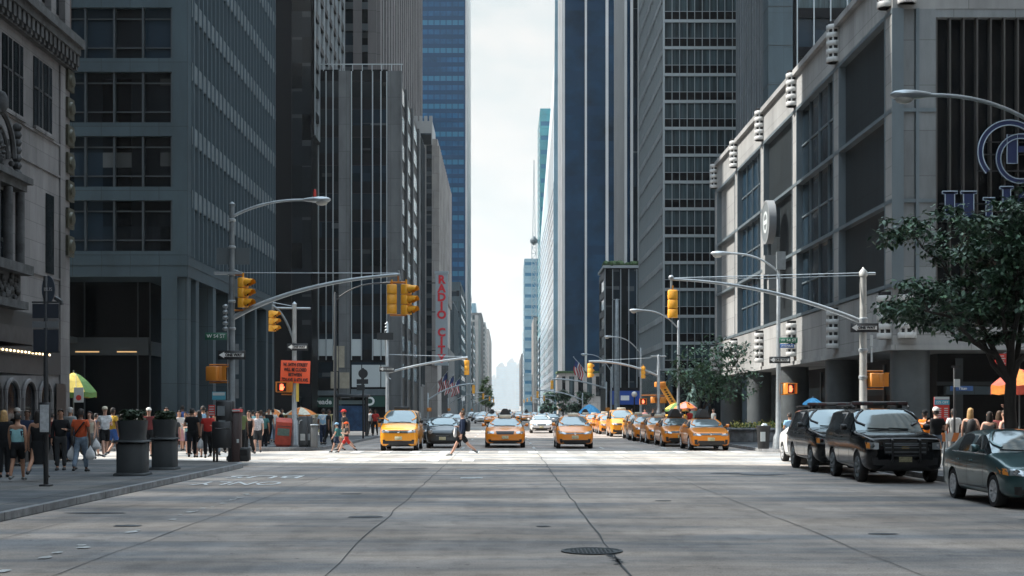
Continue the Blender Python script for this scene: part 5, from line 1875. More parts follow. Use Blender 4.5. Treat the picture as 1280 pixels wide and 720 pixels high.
    root = thing(name, label, cat, loc, rz, group)
    groups = {'body': [], 'windshield': [], 'rear_window': [], 'sl': [], 'sr': []}
    for f in bm.faces:
        mi = f.material_index
        key = 'windshield' if mi == 1 else 'rear_window' if mi == 3 else ('sl' if f.calc_center_median().x < 0 else 'sr') if mi == 2 else 'body'
        groups[key].append(f)
    for key, fl in groups.items():
        if not fl: continue
        g = MB()
        idx = {}
        for f in fl:
            q = []
            for v in f.verts:
                if v.index not in idx:
                    idx[v.index] = len(g.v)
                    g.v.append(tuple(v.co))
                q.append(idx[v.index])
            g.f.append(q); g.m.append({0: 0, 4: 1, 5: 1}.get(f.material_index, 0)); g.s.append(True)
        nm = {'sl': 'side_window', 'sr': 'side_window'}.get(key, key)
        mm = [col, M_trim] if key == 'body' else [M_wind if key == 'windshield' else M_sideg]
        g.build(nm, mm, root, fix=False, sharp=38)
    bm.free()

    def cast(o_, d_):
        r = bvh.ray_cast(Vector(o_), Vector(d_))
        return r[0]

    def patch(quad, face_='F', off=.012, nx=8, nz=4, m=0, mb=None):
        """a sheet laid on the body: quad of 4 (a, z) corners seen from the front (F), rear (B) or a side (+1/-1)"""
        mb = mb or MB()
        q = [Vector((a, z, 0)) for a, z in quad]
        pts = []
        for j in range(nz + 1):
            for i in range(nx + 1):
                u, v = i / nx, j / nz
                p = (q[0] * (1 - u) + q[1] * u) * (1 - v) + (q[3] * (1 - u) + q[2] * u) * v
                if face_ == 'F':
                    h = cast((p.x, -2, p.y), (0, 1, 0)); pts.append((p.x, (h.y if h and h.y < 1.6 else .2) - off, p.y))
                elif face_ == 'B':
                    h = cast((p.x, L + 2, p.y), (0, -1, 0)); pts.append((p.x, (h.y if h else L - .1) + off, p.y))
                else:
                    h = cast((face_ * 4, p.x, p.y), (-face_, 0, 0)); pts.append(((h.x if h else face_ * hw) + face_ * off, p.x, p.y))
        fs_ = [(j * (nx + 1) + i, j * (nx + 1) + i + 1, (j + 1) * (nx + 1) + i + 1, (j + 1) * (nx + 1) + i) for j in range(nz) for i in range(nx)]
        mb.add(pts, fs_, m, True)
        return mb
    # lamps, grille, plate
    a0, a1, b0, b1 = S['lamp']       # inner/outer fraction of half width, low/high z
    if S.get('round'):
        for s in (-1, 1):
            c = (s * hw * .70, 0, (b0 + b1) / 2)
            h = cast((c[0], -2, c[2]), (0, 1, 0))
            y = h.y if h else .15
            lam = MB().lathe([(.01, -.06), (.10, -.04), (.125, .02), (.13, .08)], (c[0], y, c[2]), 16, 0, True, 'Y').build('headlight', M_head, root)
    else:
        for s in (-1, 1):
            quad = [(s * hw * a0, b0 + .02), (s * hw * a1, b0 + S.get('sweep', .07) * .5), (s * hw * a1, b1), (s * hw * a0, b1 - S.get('sweep', .07))]
            lam = patch(quad, 'F', .014).build('headlight', M_head, root, fix=False)
            patch([(s * hw * a1 * .93, b0 + .03), (s * hw * a1, b0 + .05), (s * hw * a1, b1 - .02), (s * hw * a1 * .93, b1 - .03)], 'F', .022, 2, 2).build('indicator', M_amber, lam, fix=False)
            c_ = s * hw * (a0 * .45 + a1 * .55)
            h = cast((c_, -2, (b0 + b1) / 2), (0, 1, 0))
            if h:
                MB().lathe([(.01, -.03), (.055, -.028), (.06, .02)], (c_, h.y, (b0 + b1) / 2), 10, 0, True, 'Y').build('bulb', M_chrome, lam)
    gw, g0, g1 = S['grille']
    gr = patch([(-gw * .92, g0), (gw * .92, g0), (gw, g1), (-gw, g1)], 'F', .013, 10, 3).build('grille', M_trim, root, fix=False)
    q = MB()
    for k in range(S.get('bars', 2)):
        z = g0 + (g1 - g0) * (k + .5) / S.get('bars', 2)
        patch([(-gw * .9, z - .012), (gw * .9, z - .012), (gw * .9, z + .012), (-gw * .9, z + .012)], 'F', .024, 10, 1, mb=q)
    q.build('grille_bar', S.get('barm', M_galvd), gr, fix=False)
    if S.get('badge'):
        zc_ = (g0 + g1) / 2
        h = cast((0, -2, zc_), (0, 1, 0))
        MB().lathe([(.01, -.035), (.06, -.032), (.065, .01)], (0, h.y if h else 0, zc_), 12, 0, True, 'Y').build('badge', M_chrome, gr)
    iw, i0, i1 = S['intake']
    patch([(-iw, i0), (iw, i0), (iw * .94, i1), (-iw * .94, i1)], 'F', .013, 10, 2).build('lower_intake', M_trim, root, fix=False)
    pz = S.get('plate', (i1 + g0) / 2)
    h = cast((0, -2, pz), (0, 1, 0))
    py_ = (h.y if h else 0)
    MB().bevbox(-.16, .16, py_ - .035, py_ - .008, pz - .075, pz + .075, .008).build('number_plate', M_plate, root)
    if S.get('fog', 1):
        for s in (-1, 1):
            patch([(s * hw * .66, i0 + .0), (s * hw * .8, i0 + .02), (s * hw * .82, i1 + .05), (s * hw * .68, i1 + .05)], 'F', .013, 3, 3).build('fog_lamp', M_trim, root, fix=False)
    q = MB()      # bumper and bonnet shut lines
    patch([(-hw * .9, nz - .075), (hw * .9, nz - .075), (hw * .9, nz - .068), (-hw * .9, nz - .068)], 'F', .006, 14, 1, mb=q)
    for s in (-1, 1):  # door lines
        yb_ = yb
        ye_ = min(yr - .1, axles[1] - .42 + .25)
        zt_ = bz - .03
        for y in (yc + .22, yb_, ye_):
            patch([(y, zl + .12), (y + .016, zl + .12), (y + .016, zt_), (y, zt_)], s, .005, 1, 6, mb=q)
        patch([(axles[0] + rw + .1, zl + .13), (axles[1] - rw - .1, zl + .13), (axles[1] - rw - .1, zl + .15), (axles[0] + rw + .1, zl + .15)], s, .005, 10, 1, mb=q)
    q.build('shut_line', M_trim, root, fix=False)
    for s in (-1, 1):
        for y in (yb - .22, min(yr - .1, axles[1] - .42) + .08):
            p_ = cast((s * 4, y, bz - .13), (-s, 0, 0))
            if p_:
                MB().bevbox(p_.x - .02, p_.x + .02, y - .09, y + .09, bz - .145, bz - .115, .008).build('door_handle', col if not S.get('hblack') else M_trim, root)
        # mirrors
        mx_, my_, mz_ = s * (hw + .05), yc + .42, hz + .12
        mir = MB().rings([[(mx_ + s * k * .10 + .0, my_ + .1 * math.cos(a) * sc_, mz_ + .085 * math.sin(a) * sc_) for a in [2 * PI * j / 10 for j in range(10)]] for k, sc_ in ((-.4, .7), (0, 1), (.8, 1), (1.1, .75))], 0, True)
        mir.bar((s * hw * .9, my_ + .02, mz_ - .05), (mx_, my_, mz_ - .03), .08, .04)
        mir = mir.build('wing_mirror', M_trim if S.get('hblack') else col, root)
        # pillars between windscreen and side glass
    for s in (-1, 1):
        q = MB()
        pts = []
        for y in [yc + .04 + (yf - yc - .02) * t_ / 6 for t_ in range(7)]:
            t_ = (y - yc) / (yf - yc)
            z = hz + .05 + (Hh - hz - .14) * t_
            h = cast((s * 4, y, z), (-s, 0, 0))
            if h: pts.append((h.x - s * .015, y, z))
        if len(pts) > 1:
            q.tube(pts, .04, 6).build('windscreen_pillar', col, root)
    wp = MB()     # wipers at the base of the screen
    for x0_, x1_ in ((-.55, .0), (.0, .5)):
        h0, h1 = cast((x0_, -2, hz + .10), (0, 1, 0)), cast((x1_, -2, hz + .075), (0, 1, 0))
        if h0 and h1:
            wp.bar((x0_, h0.y - .02, hz + .10), (x1_, h1.y - .02, hz + .075), .02, .02)
    if wp.v: wp.build('wiper', M_trim, root)
    for s in (-1, 1):
        for y in axles:
            w_ = MB().lathe([(rw * .66, -.10), (rw * .95, -.105), (rw, -.07), (rw, .07), (rw * .95, .105), (rw * .66, .10), (rw * .66, -.10)], (0, 0, 0), 24, 0, True, 'X').build('wheel', M_rubber, root, (s * (hw - .125), y, rw))
            r_ = MB().lathe([(.02, .055), (rw * .18, .07), (rw * .22, .06)], (0, 0, 0), 14, 0, True, 'X')
            r_.lathe([(rw * .60, .04), (rw * .60, .095), (rw * .69, .108), (rw * .7, .05)], (0, 0, 0), 24, 0, True, 'X', False)
            r_.lathe([(.02, .0), (rw * .62, .0), (rw * .62, .02), (.02, .02)], (0, 0, 0), 20, 1, False, 'X')
            ns = S.get('spokes', 5)
            for k in range(ns):
                a = 2 * PI * k / ns + .3
                r_.bar((.06, rw * .15 * math.cos(a), rw * .15 * math.sin(a)), (.075, rw * .62 * math.cos(a), rw * .62 * math.sin(a)), .05 if ns > 6 else .075, .05)
            r_ = r_.build('rim', [S.get('rim', M_rim), M_trim], w_)
            if s < 0: r_.scale = (-1, 1, 1)
    for s in (-1, 1):
        patch([(s * hw * .55, tz - .28), (s * hw * .88, tz - .26), (s * hw * .88, tz - .1), (s * hw * .55, tz - .12)], 'B', .012, 4, 3).build('tail_light', M_tail, root, fix=False)
    if S.get('rail'):
        q = MB()
        for s in (-1, 1):
            q.tube([(s * wr * .93, yf + .25, Hh), (s * wr * .93, yf + .35, Hh + .06), (s * wr * .93, yr - .2, Hh + .05), (s * wr * .93, yr - .1, Hh)], .022, 6)
        q.build('roof_rail', M_trim, root)
    root['bodyH'] = Hh
    return root


def ad_sign(root, y, z, m=M_dark, w=.62):
    """wedge-shaped advertising topper, long side fore and aft"""
    q = MB().yprism([(-w / 2, z + .03), (w / 2, z + .03), (w * .26, z + .36), (w * .13, z + .43), (-w * .13, z + .43), (-w * .26, z + .36)], y, y + 1.1)
    s = q.build('roof_advert', m, root)
    MB().box(-w * .55, w * .55, y + .1, y + .2, z - .03, z + .04).box(-w * .55, w * .55, y + .8, y + .9, z - .03, z + .04).build('bracket', M_trim, s)
    return s


def roof_light(root, y, z, w=.55, m=None):
    q = MB().bevbox(-w / 2, w / 2, y, y + .16, z - .02, z + .13, .03)
    return q.build('roof_light', m or mat('taxi_lamp', (.55, .50, .40), .3), root)


S_crown = dict(L=5.38, W=1.98, H=1.47, nose=.84, hood=.98, belt=.98, deck=1.0, cowl=1.55, rf=2.25, rr=3.75, deck_y=4.45, ax=.98, wb=2.9, rad=.335, lamp=(.54, .95, .68, .82), sweep=.02, grille=(.44, .665, .82), bars=5, barm=M_dark, intake=(.70, .27, .37), plate=.52, rw=.68, spokes=5)
S_priusv = dict(L=4.62, W=1.78, H=1.575, nose=.86, hood=1.03, belt=1.02, deck=1.08, cowl=1.02, rf=2.0, rr=3.95, deck_y=4.42, ax=.95, wb=2.78, rad=.32, lamp=(.48, .96, .66, .90), sweep=.15, grille=(.50, .70, .755), bars=1, intake=(.66, .27, .42), plate=.55, rw=.70, badge=1, cpillar=0)
S_van = dict(L=4.73, W=1.73, H=1.86, nose=1.0, hood=1.20, belt=1.17, deck=1.15, cowl=.86, rf=1.52, rr=4.35, deck_y=4.62, ax=.86, wb=2.92, rad=.31, lamp=(.48, .95, .78, 1.0), sweep=.1, grille=(.46, .80, .92), bars=1, intake=(.70, .32, .46), plate=.58, rw=.80, boxy=.3, badge=1, cpillar=0, hblack=1)
S_camry = dict(L=4.82, W=1.83, H=1.46, nose=.84, hood=.99, belt=.98, deck=1.05, cowl=1.3, rf=2.05, rr=3.55, deck_y=4.3, ax=.96, wb=2.78, rad=.325, lamp=(.50, .97, .64, .83), sweep=.1, grille=(.50, .70, .79), bars=1, intake=(.62, .27, .45), plate=.52, rw=.70, badge=1)
S_mini = dict(L=3.55, W=1.63, H=1.49, nose=.90, hood=1.03, belt=1.0, deck=1.0, cowl=.85, rf=1.45, rr=2.8, deck_y=3.4, ax=.72, wb=2.3, rad=.295, lamp=(.5, .9, .70, .88), grille=(.35, .56, .64), bars=1, intake=(.55, .26, .36), plate=.47, rw=.72, round=1)
S_saloon = dict(L=4.63, W=1.81, H=1.43, nose=.80, hood=.97, belt=.96, deck=1.05, cowl=1.4, rf=2.1, rr=3.3, deck_y=4.15, ax=.85, wb=2.81, rad=.33, lamp=(.48, .95, .62, .76), sweep=.04, grille=(.34, .60, .75), bars=3, intake=(.62, .24, .42), plate=.48, rw=.68)
S_suv = dict(L=5.15, W=2.0, H=1.90, nose=1.17, hood=1.27, belt=1.26, deck=1.26, cowl=1.60, rf=2.16, rr=4.7, deck_y=5.02, ax=.95, wb=2.95, rad=.395, low=.3, lamp=(.66, .94, .84, 1.05), sweep=.03, grille=(.56, .74, 1.06), bars=3, intake=(.72, .46, .60), plate=.62, rw=.78, boxy=.7, badge=0, rail=1, cpillar=0, hblack=1, spokes=6, rim=M_galvd)
S_cor = dict(L=4.53, W=1.70, H=1.48, nose=.80, hood=.98, belt=.97, deck=1.04, cowl=1.22, rf=1.98, rr=3.3, deck_y=4.05, ax=.86, wb=2.6, rad=.31, lamp=(.50, .97, .60, .78), sweep=.07, grille=(.34, .60, .70), bars=2, intake=(.60, .26, .38), plate=.48, rw=.69, badge=1, spokes=9)

GT = 'taxis in the avenue traffic'
v = vehicle('taxi_van', 'yellow taxi van stopped at the crosswalk, tallest of the taxis in the moving lanes', 'taxi', S_van, P_taxi2, (-4.75, 60.5, 0), 0, GT)
roof_light(v, 2.0, 1.86, .7, M_trim)
ad_sign(v, 2.3, 1.86, M_galv, .9).scale = (1, 1, .5)
crown = vehicle('taxi', 'orange taxi with a wide black grille, square headlights and a dark wedge roof advert', 'taxi', S_crown, P_taxi, (0.0, 65.3, 0), 0, GT)
ad_sign(crown, 2.6, 1.47, M_dark, .66); roof_light(crown, 2.3, 1.46, .6)
q = MB()
for x in (-.62, .62): q.bevbox(x - .08, x + .08, 2.5, 2.62, 1.44, 1.53, .02)
q.build('marker_lamp', M_amber, crown)
prius = vehicle('taxi', 'orange hatchback taxi with swept headlights and low dark roof sign at the crosswalk', 'taxi', S_priusv, P_taxi, (3.3, 64.0, 0), 0, GT)
ad_sign(prius, 2.4, 1.57, M_dark, .62).scale = (1, 1, .8)
roof_light(prius, 2.1, 1.56, .5)
mini = vehicle('compact_car', 'tiny dark slate car with round headlights beside the taxi van', 'car', S_mini, P_slate, (-3.0, 65.0, 0))
v = vehicle('sedan', 'dark sedan waiting behind the tiny round headlight car', 'car', S_saloon, P_slate, (-3.7, 73.5, 0))
bmw = vehicle('sedan', 'white sedan coming up the avenue between two taxis', 'car', S_saloon, P_white, (2.85, 106, 0))
camry = vehicle('taxi', 'orange taxi at the head of the parked rank by the small tree', 'taxi', S_camry, P_taxi, (9.25, 61.0, 0), 0, 'taxis in the kerbside rank')
ad_sign(camry, 2.2, 1.46, M_dark, .6)
GR = 'taxis in the kerbside rank'
rank = [
    (camry, 8.7, 67.2, P_taxi, 'orange taxi second in the kerbside rank, its hood half hidden by the first'),
    (camry, 8.55, 73.2, P_taxi, 'orange taxi third in the kerbside rank, showing mostly its flank'),
    (crown, 8.45, 79.0, P_taxi, 'orange taxi fourth in the kerbside rank, only the driver side in view'),
    (prius, 8.5, 84.6, P_taxi2, 'yellow hatchback taxi fifth in the kerbside rank'),
    (None, 8.0, 92.0, P_taxi2, 'bright yellow taxi van in the kerbside rank by the globe lamp'),
    (camry, 7.9, 101, P_taxi, 'orange taxi behind the bright yellow van in the rank'),
    (prius, 8.0, 107.5, P_taxi, 'orange hatchback taxi in the rank, last but two'),
    (camry, 7.6, 114, P_taxi, 'small orange taxi near the tail of the rank, last but one'),
    (crown, 7.3, 121, P_taxi, 'farthest orange taxi of the rank, under the bright blue parasol'),
]
for src, x, y, pm_, lab in rank:
    if src is None:
        c = vehicle('taxi_van', lab, 'taxi', S_van, pm_, (x, y, 0), 0, GR)
        roof_light(c, 1.6, 1.86, .6)
    else:
        c = dup(src, lab, (x, y, 0), 0, GR)
        if int(y) in (73, 79, 101, 114):       # these carry only a small lamp on the roof
            for ch in [k_ for k_ in kids(c) if k_.name.startswith('roof_')]:
                for g_ in kids(ch): bpy.data.objects.remove(g_)
                bpy.data.objects.remove(ch)
            roof_light(c, 2.3, 1.46, .5)
        if pm_ is not P_taxi:
            for pn in ('body', 'door_handle', 'wing_mirror', 'windscreen_pillar'):
                set_mat(c, pn, pm_)
GF = 'small distant cars in the avenue'
for k, (x, y, src, pm_, lab) in enumerate(((-4.6, 128, bmw, P_silver, 'silver car far behind the taxi van'), (-6.4, 150, bmw, P_white, 'white car far off beside the stone tower wing'), (-1.6, 160, camry, None, 'distant orange taxi just over the wide grille taxi'), (.2, 190, bmw, P_silver, 'silver car far up the avenue in the centre lane'), (5.0, 140, bmw, P_slate, 'dark car farther back than the white sedan, nearer the taxi rank'), (4.8, 175, camry, None, 'distant orange taxi beyond the white sedan'), (-4.5, 215, bmw, P_slate, 'dark car farthest off on the taxi van side'), (-2.2, 245, camry, None, 'tiny orange taxi far off near the avenue centre'), (2.4, 230, bmw, P_silver, 'tiny silver car far behind the white sedan'), (5.6, 250, bmw, P_white, 'tiny white car far up beside the taxi rank lane'), (-6.6, 262, bmw, P_silver, 'tiny silver car by the far trees on the taxi van side'), (1.0, 290, camry, None, 'most distant orange taxi in the avenue'), (-3.2, 180, bmw, P_white, 'small white car in the middle distance behind the tiny round headlight car'), (-.4, 235, bmw, P_slate, 'tiny dark car over the roof advert of the wide grille taxi'), (3.1, 195, camry, None, 'distant orange taxi in the lane of the white sedan'), (6.2, 205, bmw, P_silver, 'distant silver car beside the far end of the taxi rank'), (-5.2, 320, bmw, P_white, 'faraway white car by the sunlit trees'), (3.6, 330, bmw, P_slate, 'faraway dark car under the crane mast'), (8.6, 150, bmw, P_white, 'white car parked beyond the end of the taxi rank'), (8.7, 165, bmw, P_slate, 'dark car parked beyond the white one past the rank'))):
    c = dup(src, lab, (x, y, 0), 0, GF)
    c.name = 'distant_car'
    c['category'] = 'car' if pm_ else 'taxi'
    if pm_:
        for pn in ('body', 'door_handle', 'wing_mirror', 'windscreen_pillar'):
            set_mat(c, pn, pm_)

# near right: parked cars
suv = vehicle('police_suv', 'black SUV with a roof light bar, parked nearest the green sedan', 'suv', S_suv, P_black, (9.98, 33.9, 0), math.radians(-1.5), 'black SUVs parked at the kerb')
def lightbar(root, y, z):
    b = MB().bevbox(-.72, .72, y, y + .3, z + .06, z + .17, .03).box(-.6, -.5, y + .05, y + .25, z - .02, z + .07).box(.5, .6, y + .05, y + .25, z - .02, z + .07).build('light_bar', M_trim, root)
    q = MB()
    for x in (-.62, -.3, .3, .62):
        q.box(x - .12, x + .12, y - .008, y + .0, z + .08, z + .15)
    q.build('light_lens', mat('lightbar_lens', (.10, .05, .05), .2), b)
lightbar(suv, 2.55, 1.9)
q = MB().box(-.02, .02, -.05, 0, 1, 1.01)
bz_ = .905
MB().bevbox(-.10, .10, -.012, .03, bz_ - .03, bz_ + .03, .01).build('badge', mat('gold_badge', (.5, .36, .12), .3, .7), suv)
pb_ = MB()
for s in (-1, 1):
    pb_.tube([(s * .34, .0, .55), (s * .34, -.10, .6), (s * .34, -.10, 1.08), (s * .34, .05, 1.12)], .03, 6)
pb_.tube([(-.34, -.10, .95), (.34, -.10, .95)], .025, 6).tube([(-.34, -.10, .7), (.34, -.10, .7)], .025, 6)
pb_.build('push_bar', M_trim, suv)
suv2 = dup(suv, 'black SUV with a roof light bar, parked between the white car and the other SUV', (10.0, 39.4, 0), math.radians(-2))
wc = vehicle('sedan', 'white sedan parked behind the farther black SUV, only its flank showing', 'car', S_saloon, P_white, (10.78, 44.9, 0), 0)
cor = vehicle('sedan', 'dark teal green sedan parked nearest the camera, partly out of frame', 'car', S_cor, P_green, (10.05, 24.9, 0), math.radians(-2.0))
q = MB()
for s in (-1, 1):   # added chrome line standing in for the highlight along the window edge
    pts = [(s * (.85 * .945 + .01), 1.3, .99), (s * .845, 1.9, 1.0), (s * .845, 3.4, 1.0)]
    q.tube(pts, .012, 5)
q.build('window_strip', M_chrome, cor)
# ================================================================ people
SK = [mat('skin_light', (.52, .30, .22), .6), mat('skin_tan', (.36, .19, .12), .6), mat('skin_brown', (.14, .07, .045), .6)]
HAIR = {k: mat('hair_' + k, c, .7, noise=(20, .3)) for k, c in (('dark', (.018, .014, .012)), ('brown', (.07, .04, .022)), ('blonde', (.42, .26, .11)), ('grey', (.3, .29, .28)))}
def cloth(n, c, ns=(6, .15)): return mat('cloth_' + n, c, .85, 0, .2, noise=ns)


def skin_mesh(joints, edges, rad, root=0, lv=2):
    me = bpy.data.meshes.new('s')
    me.from_pydata([tuple(j) for j in joints], edges, [])

    def mods(o):
        m = o.modifiers.new('k', 'SKIN')
        m.use_smooth_shade = True
        sv = o.data.skin_vertices[0].data
        for i, r in enumerate(rad):
            sv[i].radius = r if isinstance(r, tuple) else (r, r)
            sv[i].use_root = (i == root)
        s = o.modifiers.new('s', 'SUBSURF')
        s.levels = s.render_levels = lv
    return evaluated(me, mods)


def person(label, px, py, Y=None, h=1.72, face=0.0, shirt=None, legs=None, shoes=None, skin=0, hair='dark', pose='stand', bottom='trousers', sleeve='short', hat=None, bag=None, z=WK, lng=False, arms=None, group=None, X=None, stripes=None, dress=False):
    """face: degrees, 0 looks at the camera, 180 away, 90 towards +X; py = foot row in the photo unless Y is given"""
    if Y is None:
        Y = FP * (HC - z) / (py - VY)
    x = X if X is not None else XP(px, Y)
    root = thing('person', label, 'person', (x, Y, z), math.radians(face), group or 'people on the pavements and crossing')
    s = h / 1.75
    V = lambda a, b, c: Vector((a * s, b * s, c * s))
    hipz = .93
    sw = {'stand': (.06, -.05, .02, .02), 'walk': (.42, -.40, .10, .45), 'stride': (.55, -.50, .06, .40), 'step': (.25, -.2, .1, .25)}[pose]
    J, E, RD = [], [], []
    def add(p, r, par=None):
        J.append(p); RD.append((r[0] * s, r[1] * s) if isinstance(r, tuple) else r * s)
        if par is not None: E.append((par, len(J) - 1))
        return len(J) - 1
    pel = add(V(0, 0, .95), (.155, .115))
    spn = add(V(0, .0, 1.12), (.13, .10), pel)
    chs = add(V(0, .01, 1.32), (.155, .115), spn)
    nkb = add(V(0, .02, 1.45), (.075, .075), chs)
    nck = add(V(R.uniform(-.008, .008), .0, 1.515), (.055, .06), nkb)
    hd1 = add(V(0, -.015, 1.585), (.068, .085), nck)
    hd2 = add(V(0, -.012, 1.665), (.076, .095), hd1)
    hd3 = add(V(0, .0, 1.735), (.048, .06), hd2)
    legj = []
    for sd, th, kn in ((-1, sw[0], sw[2]), (1, sw[1], sw[3])):
        hip = V(sd * .09, 0, hipz)
        kz, ky = .44 * math.cos(th), -.44 * math.sin(th)
        knee = hip + V(0, ky, -kz)
        th2 = th - kn
        ank = knee + V(0, -.41 * math.sin(th2), -.41 * math.cos(th2))
        a = add(hip, .088, pel); b = add(knee, .058, a); cf = add(knee * .62 + ank * .38 + V(0, .015, 0), .054, b); c = add(ank, .037, cf)
        ft = th2 * .7
        toe = ank + V(0, -.17 * math.cos(ft), -.055 + .17 * math.sin(ft) * -1 if ft < 0 else -.055)
        d = add(toe, (.036, .026), c)
        legj.append((hip, knee, ank, toe))
    armj = []
    if arms is None:
        arms = R.choice((('swing', 'swing'), ('swing', 'down'), ('bent', 'swing'), ('down', 'bent'), ('swing', 'swing')))
        root.rotation_euler.z += math.radians(R.uniform(-22, 22))

    for sd, mode in ((-1, arms[0]), (1, arms[1])):
        sh = V(sd * .175, .02, 1.405)
        if mode == 'swing':
            t = -(sw[0] if sd < 0 else sw[1]) * .8
            el = sh + V(sd * .05, -.27 * math.sin(t), -.27 * math.cos(t))
            wr = el + V(sd * .01, -.24 * math.sin(t + .25), -.24 * math.cos(t + .25))
        elif mode == 'bent':
            el = sh + V(sd * .07, .03, -.27); wr = el + V(-sd * .08, -.22, .04)
        elif mode == 'up':
            el = sh + V(sd * .12, -.10, .20); wr = el + V(-sd * .14, -.04, .20)
        elif mode == 'reach':
            el = sh + V(sd * .10, -.20, -.12); wr = el + V(sd * .02, -.24, .02)
        else:  # down
            el = sh + V(sd * .06, .02, -.28); wr = el + V(sd * .015, -.05, -.25)
        a = add(sh, .058, chs); b = add(el, .043, a); c = add(wr, (.031, .026), b)
        dirv = (wr - el).normalized()
        pal = wr + dirv * .075 * s
        d = add(pal, (.038, .022), c)
        armj.append((sh, el, wr, pal, dirv))
    me = skin_mesh(J, E, RD, pel)
    body = MB()
    body.add([tuple(v.co) for v in me.vertices], [tuple(p.vertices) for p in me.polygons], 0, True)
    bpy.data.meshes.remove(me)
    for sd, (sh, el, wr, pal, dv) in zip((-1, 1), armj):     # four fingers and a thumb, slightly curled
        fw = Vector((0, -1, 0)) - dv * Vector((0, -1, 0)).dot(dv)
        fw = fw.normalized() if fw.length > .1 else Vector((0, 0, 1))
        inn = Vector((-sd, 0, 0)) - dv * Vector((-sd, 0, 0)).dot(dv)
        inn = inn.normalized() if inn.length > .1 else Vector((0, 0, -1))
        for k, ln in enumerate((.070, .080, .076, .060)):
            b0 = pal + fw * (.027 - .018 * k) * s + dv * .01 * s
            k1 = b0 + dv * ln * .5 * s + inn * .008 * s
            k2 = k1 + dv * ln * .42 * s + inn * .026 * s
            body.tube([b0 - dv * .02 * s, b0, k1, k2], [.0095 * s, .0095 * s, .0085 * s, .006 * s], 6)
        b0 = wr + dv * .035 * s + fw * .026 * s
        body.tube([b0, b0 + fw * .026 * s + dv * .026 * s, b0 + fw * .034 * s + dv * .062 * s + inn * .012 * s], [.012 * s, .0105 * s, .007 * s], 6)
    # face: nose, brow shadowed eyes, mouth, ears
    body.add([V(-.012, -.095, 1.648), V(.012, -.095, 1.648), V(0, -.1, 1.672), V(0, -.122, 1.636), V(-.017, -.092, 1.628), V(.017, -.092, 1.628)], [(0, 3, 2), (1, 2, 3), (0, 4, 3), (1, 3, 5), (4, 5, 3)], 0, True)
    for sd in (-1, 1):
        body.ball(V(sd * .031, -.087, 1.668), (.012 * s, .009 * s, .007 * s), 8, 5, 1)
        body.ball(V(sd * .079, .005, 1.652), (.012 * s, .02 * s, .032 * s), 8, 5, 0)
    body.ball(V(0, -.089, 1.603), (.022 * s, .008 * s, .006 * s), 8, 4, 2)
    body.build('body', [SK[skin], mat('eye_dark', (.02, .015, .012), .3), mat('lip', (.25, .09, .08), .5)], root, fix=False)

    def shell(idx_r, edges, name, m, parent=root, lv=2):
        mm = skin_mesh([p for p, r in idx_r], edges, [((r[0] * s, r[1] * s) if isinstance(r, tuple) else r * s) for p, r in idx_r], 0, lv)
        mm.materials.clear()
        for k in (m if isinstance(m, (list, tuple)) else [m]): mm.materials.append(k)
        for p in mm.polygons: p.use_smooth = True
        return link(name, mm, parent)
    # shirt
    pts = [(V(0, 0, .88 if not lng else .83), (.19, .15)), (V(0, 0, 1.12), (.165, .13)), (V(0, .01, 1.32), (.185, .145)), (V(0, .02, 1.43), (.105, .10))]
    ed = [(0, 1), (1, 2), (2, 3)]
    for (sh, el, wr, pal, dv) in armj:
        i = len(pts)
        pts.append((sh, .078)); ed.append((2, i))
        if sleeve == 'short':
            pts.append((sh * .4 + el * .6, .068)); ed.append((i, i + 1))
        elif sleeve == 'long':
            pts.append((el, .062)); ed.append((i, i + 1))
            pts.append((el * .12 + wr * .88, .048)); ed.append((i + 1, i + 2))
    so = shell(pts, ed, 'dress_top' if dress else 'shirt', shirt)
    if stripes:
        so.data.materials.append(stripes[0])
        for p in so.data.polygons:
            c = p.center
            if int(c.z / (stripes[1] * s)) % 2 == 0 and abs(c.x) < .19 * s: p.material_index = 1
    # lower garment
    if bottom in ('trousers', 'shorts'):
        pts = [(V(0, 0, 1.06), (.168, .132)), (V(0, 0, .90), (.175, .14))]
        ed = [(0, 1)]
        for hip, knee, ank, toe in legj:
            i = len(pts)
            hp = hip + V(0, 0, -.08)
            pts.append((hp, .108)); ed.append((1, i))
            if bottom == 'trousers':
                pts.append((knee, .078)); ed.append((i, i + 1))
                pts.append((ank + V(0, 0, .03), .066)); ed.append((i + 1, i + 2))
            else:
                pts.append((hip * .12 + knee * .88, .098)); ed.append((i, i + 1))
        shell(pts, ed, bottom, legs)
    else:
        ln = {'skirt': .50, 'dress': .42, 'long_skirt': .22}[bottom]
        rows = []
        for t_, (rx, ry) in ((0, (.15, .115)), (.2, (.18, .15)), (.6, (.20, .18)), (1, (.22, .20))):
            zz = 1.03 + (ln - 1.03) * t_
            rows.append([V(rx * math.cos(a) * (1 + .05 * math.sin(5 * a) * t_), ry * math.sin(a) * (1 + .05 * math.sin(5 * a) * t_) , zz) for a in [2 * PI * k / 20 for k in range(20)]])
        MB().rings(rows, 0, True).build('skirt', legs, root)
    for (hip, knee, ank, toe) in legj:
        mm = skin_mesh([ank + V(0, .045, -.045), ank + V(0, .0, -.01), ank * .4 + toe * .6, toe + V(0, -.035, .0)], [(0, 1), (1, 2), (2, 3)], [.045 * s, .05 * s, (.048 * s, .04 * s), (.042 * s, .03 * s)], 1, 1)
        mm.materials.clear(); mm.materials.append(shoes or M_black)
        link('shoe', mm, root)
    # hair
    hb = MB()
    rows = []
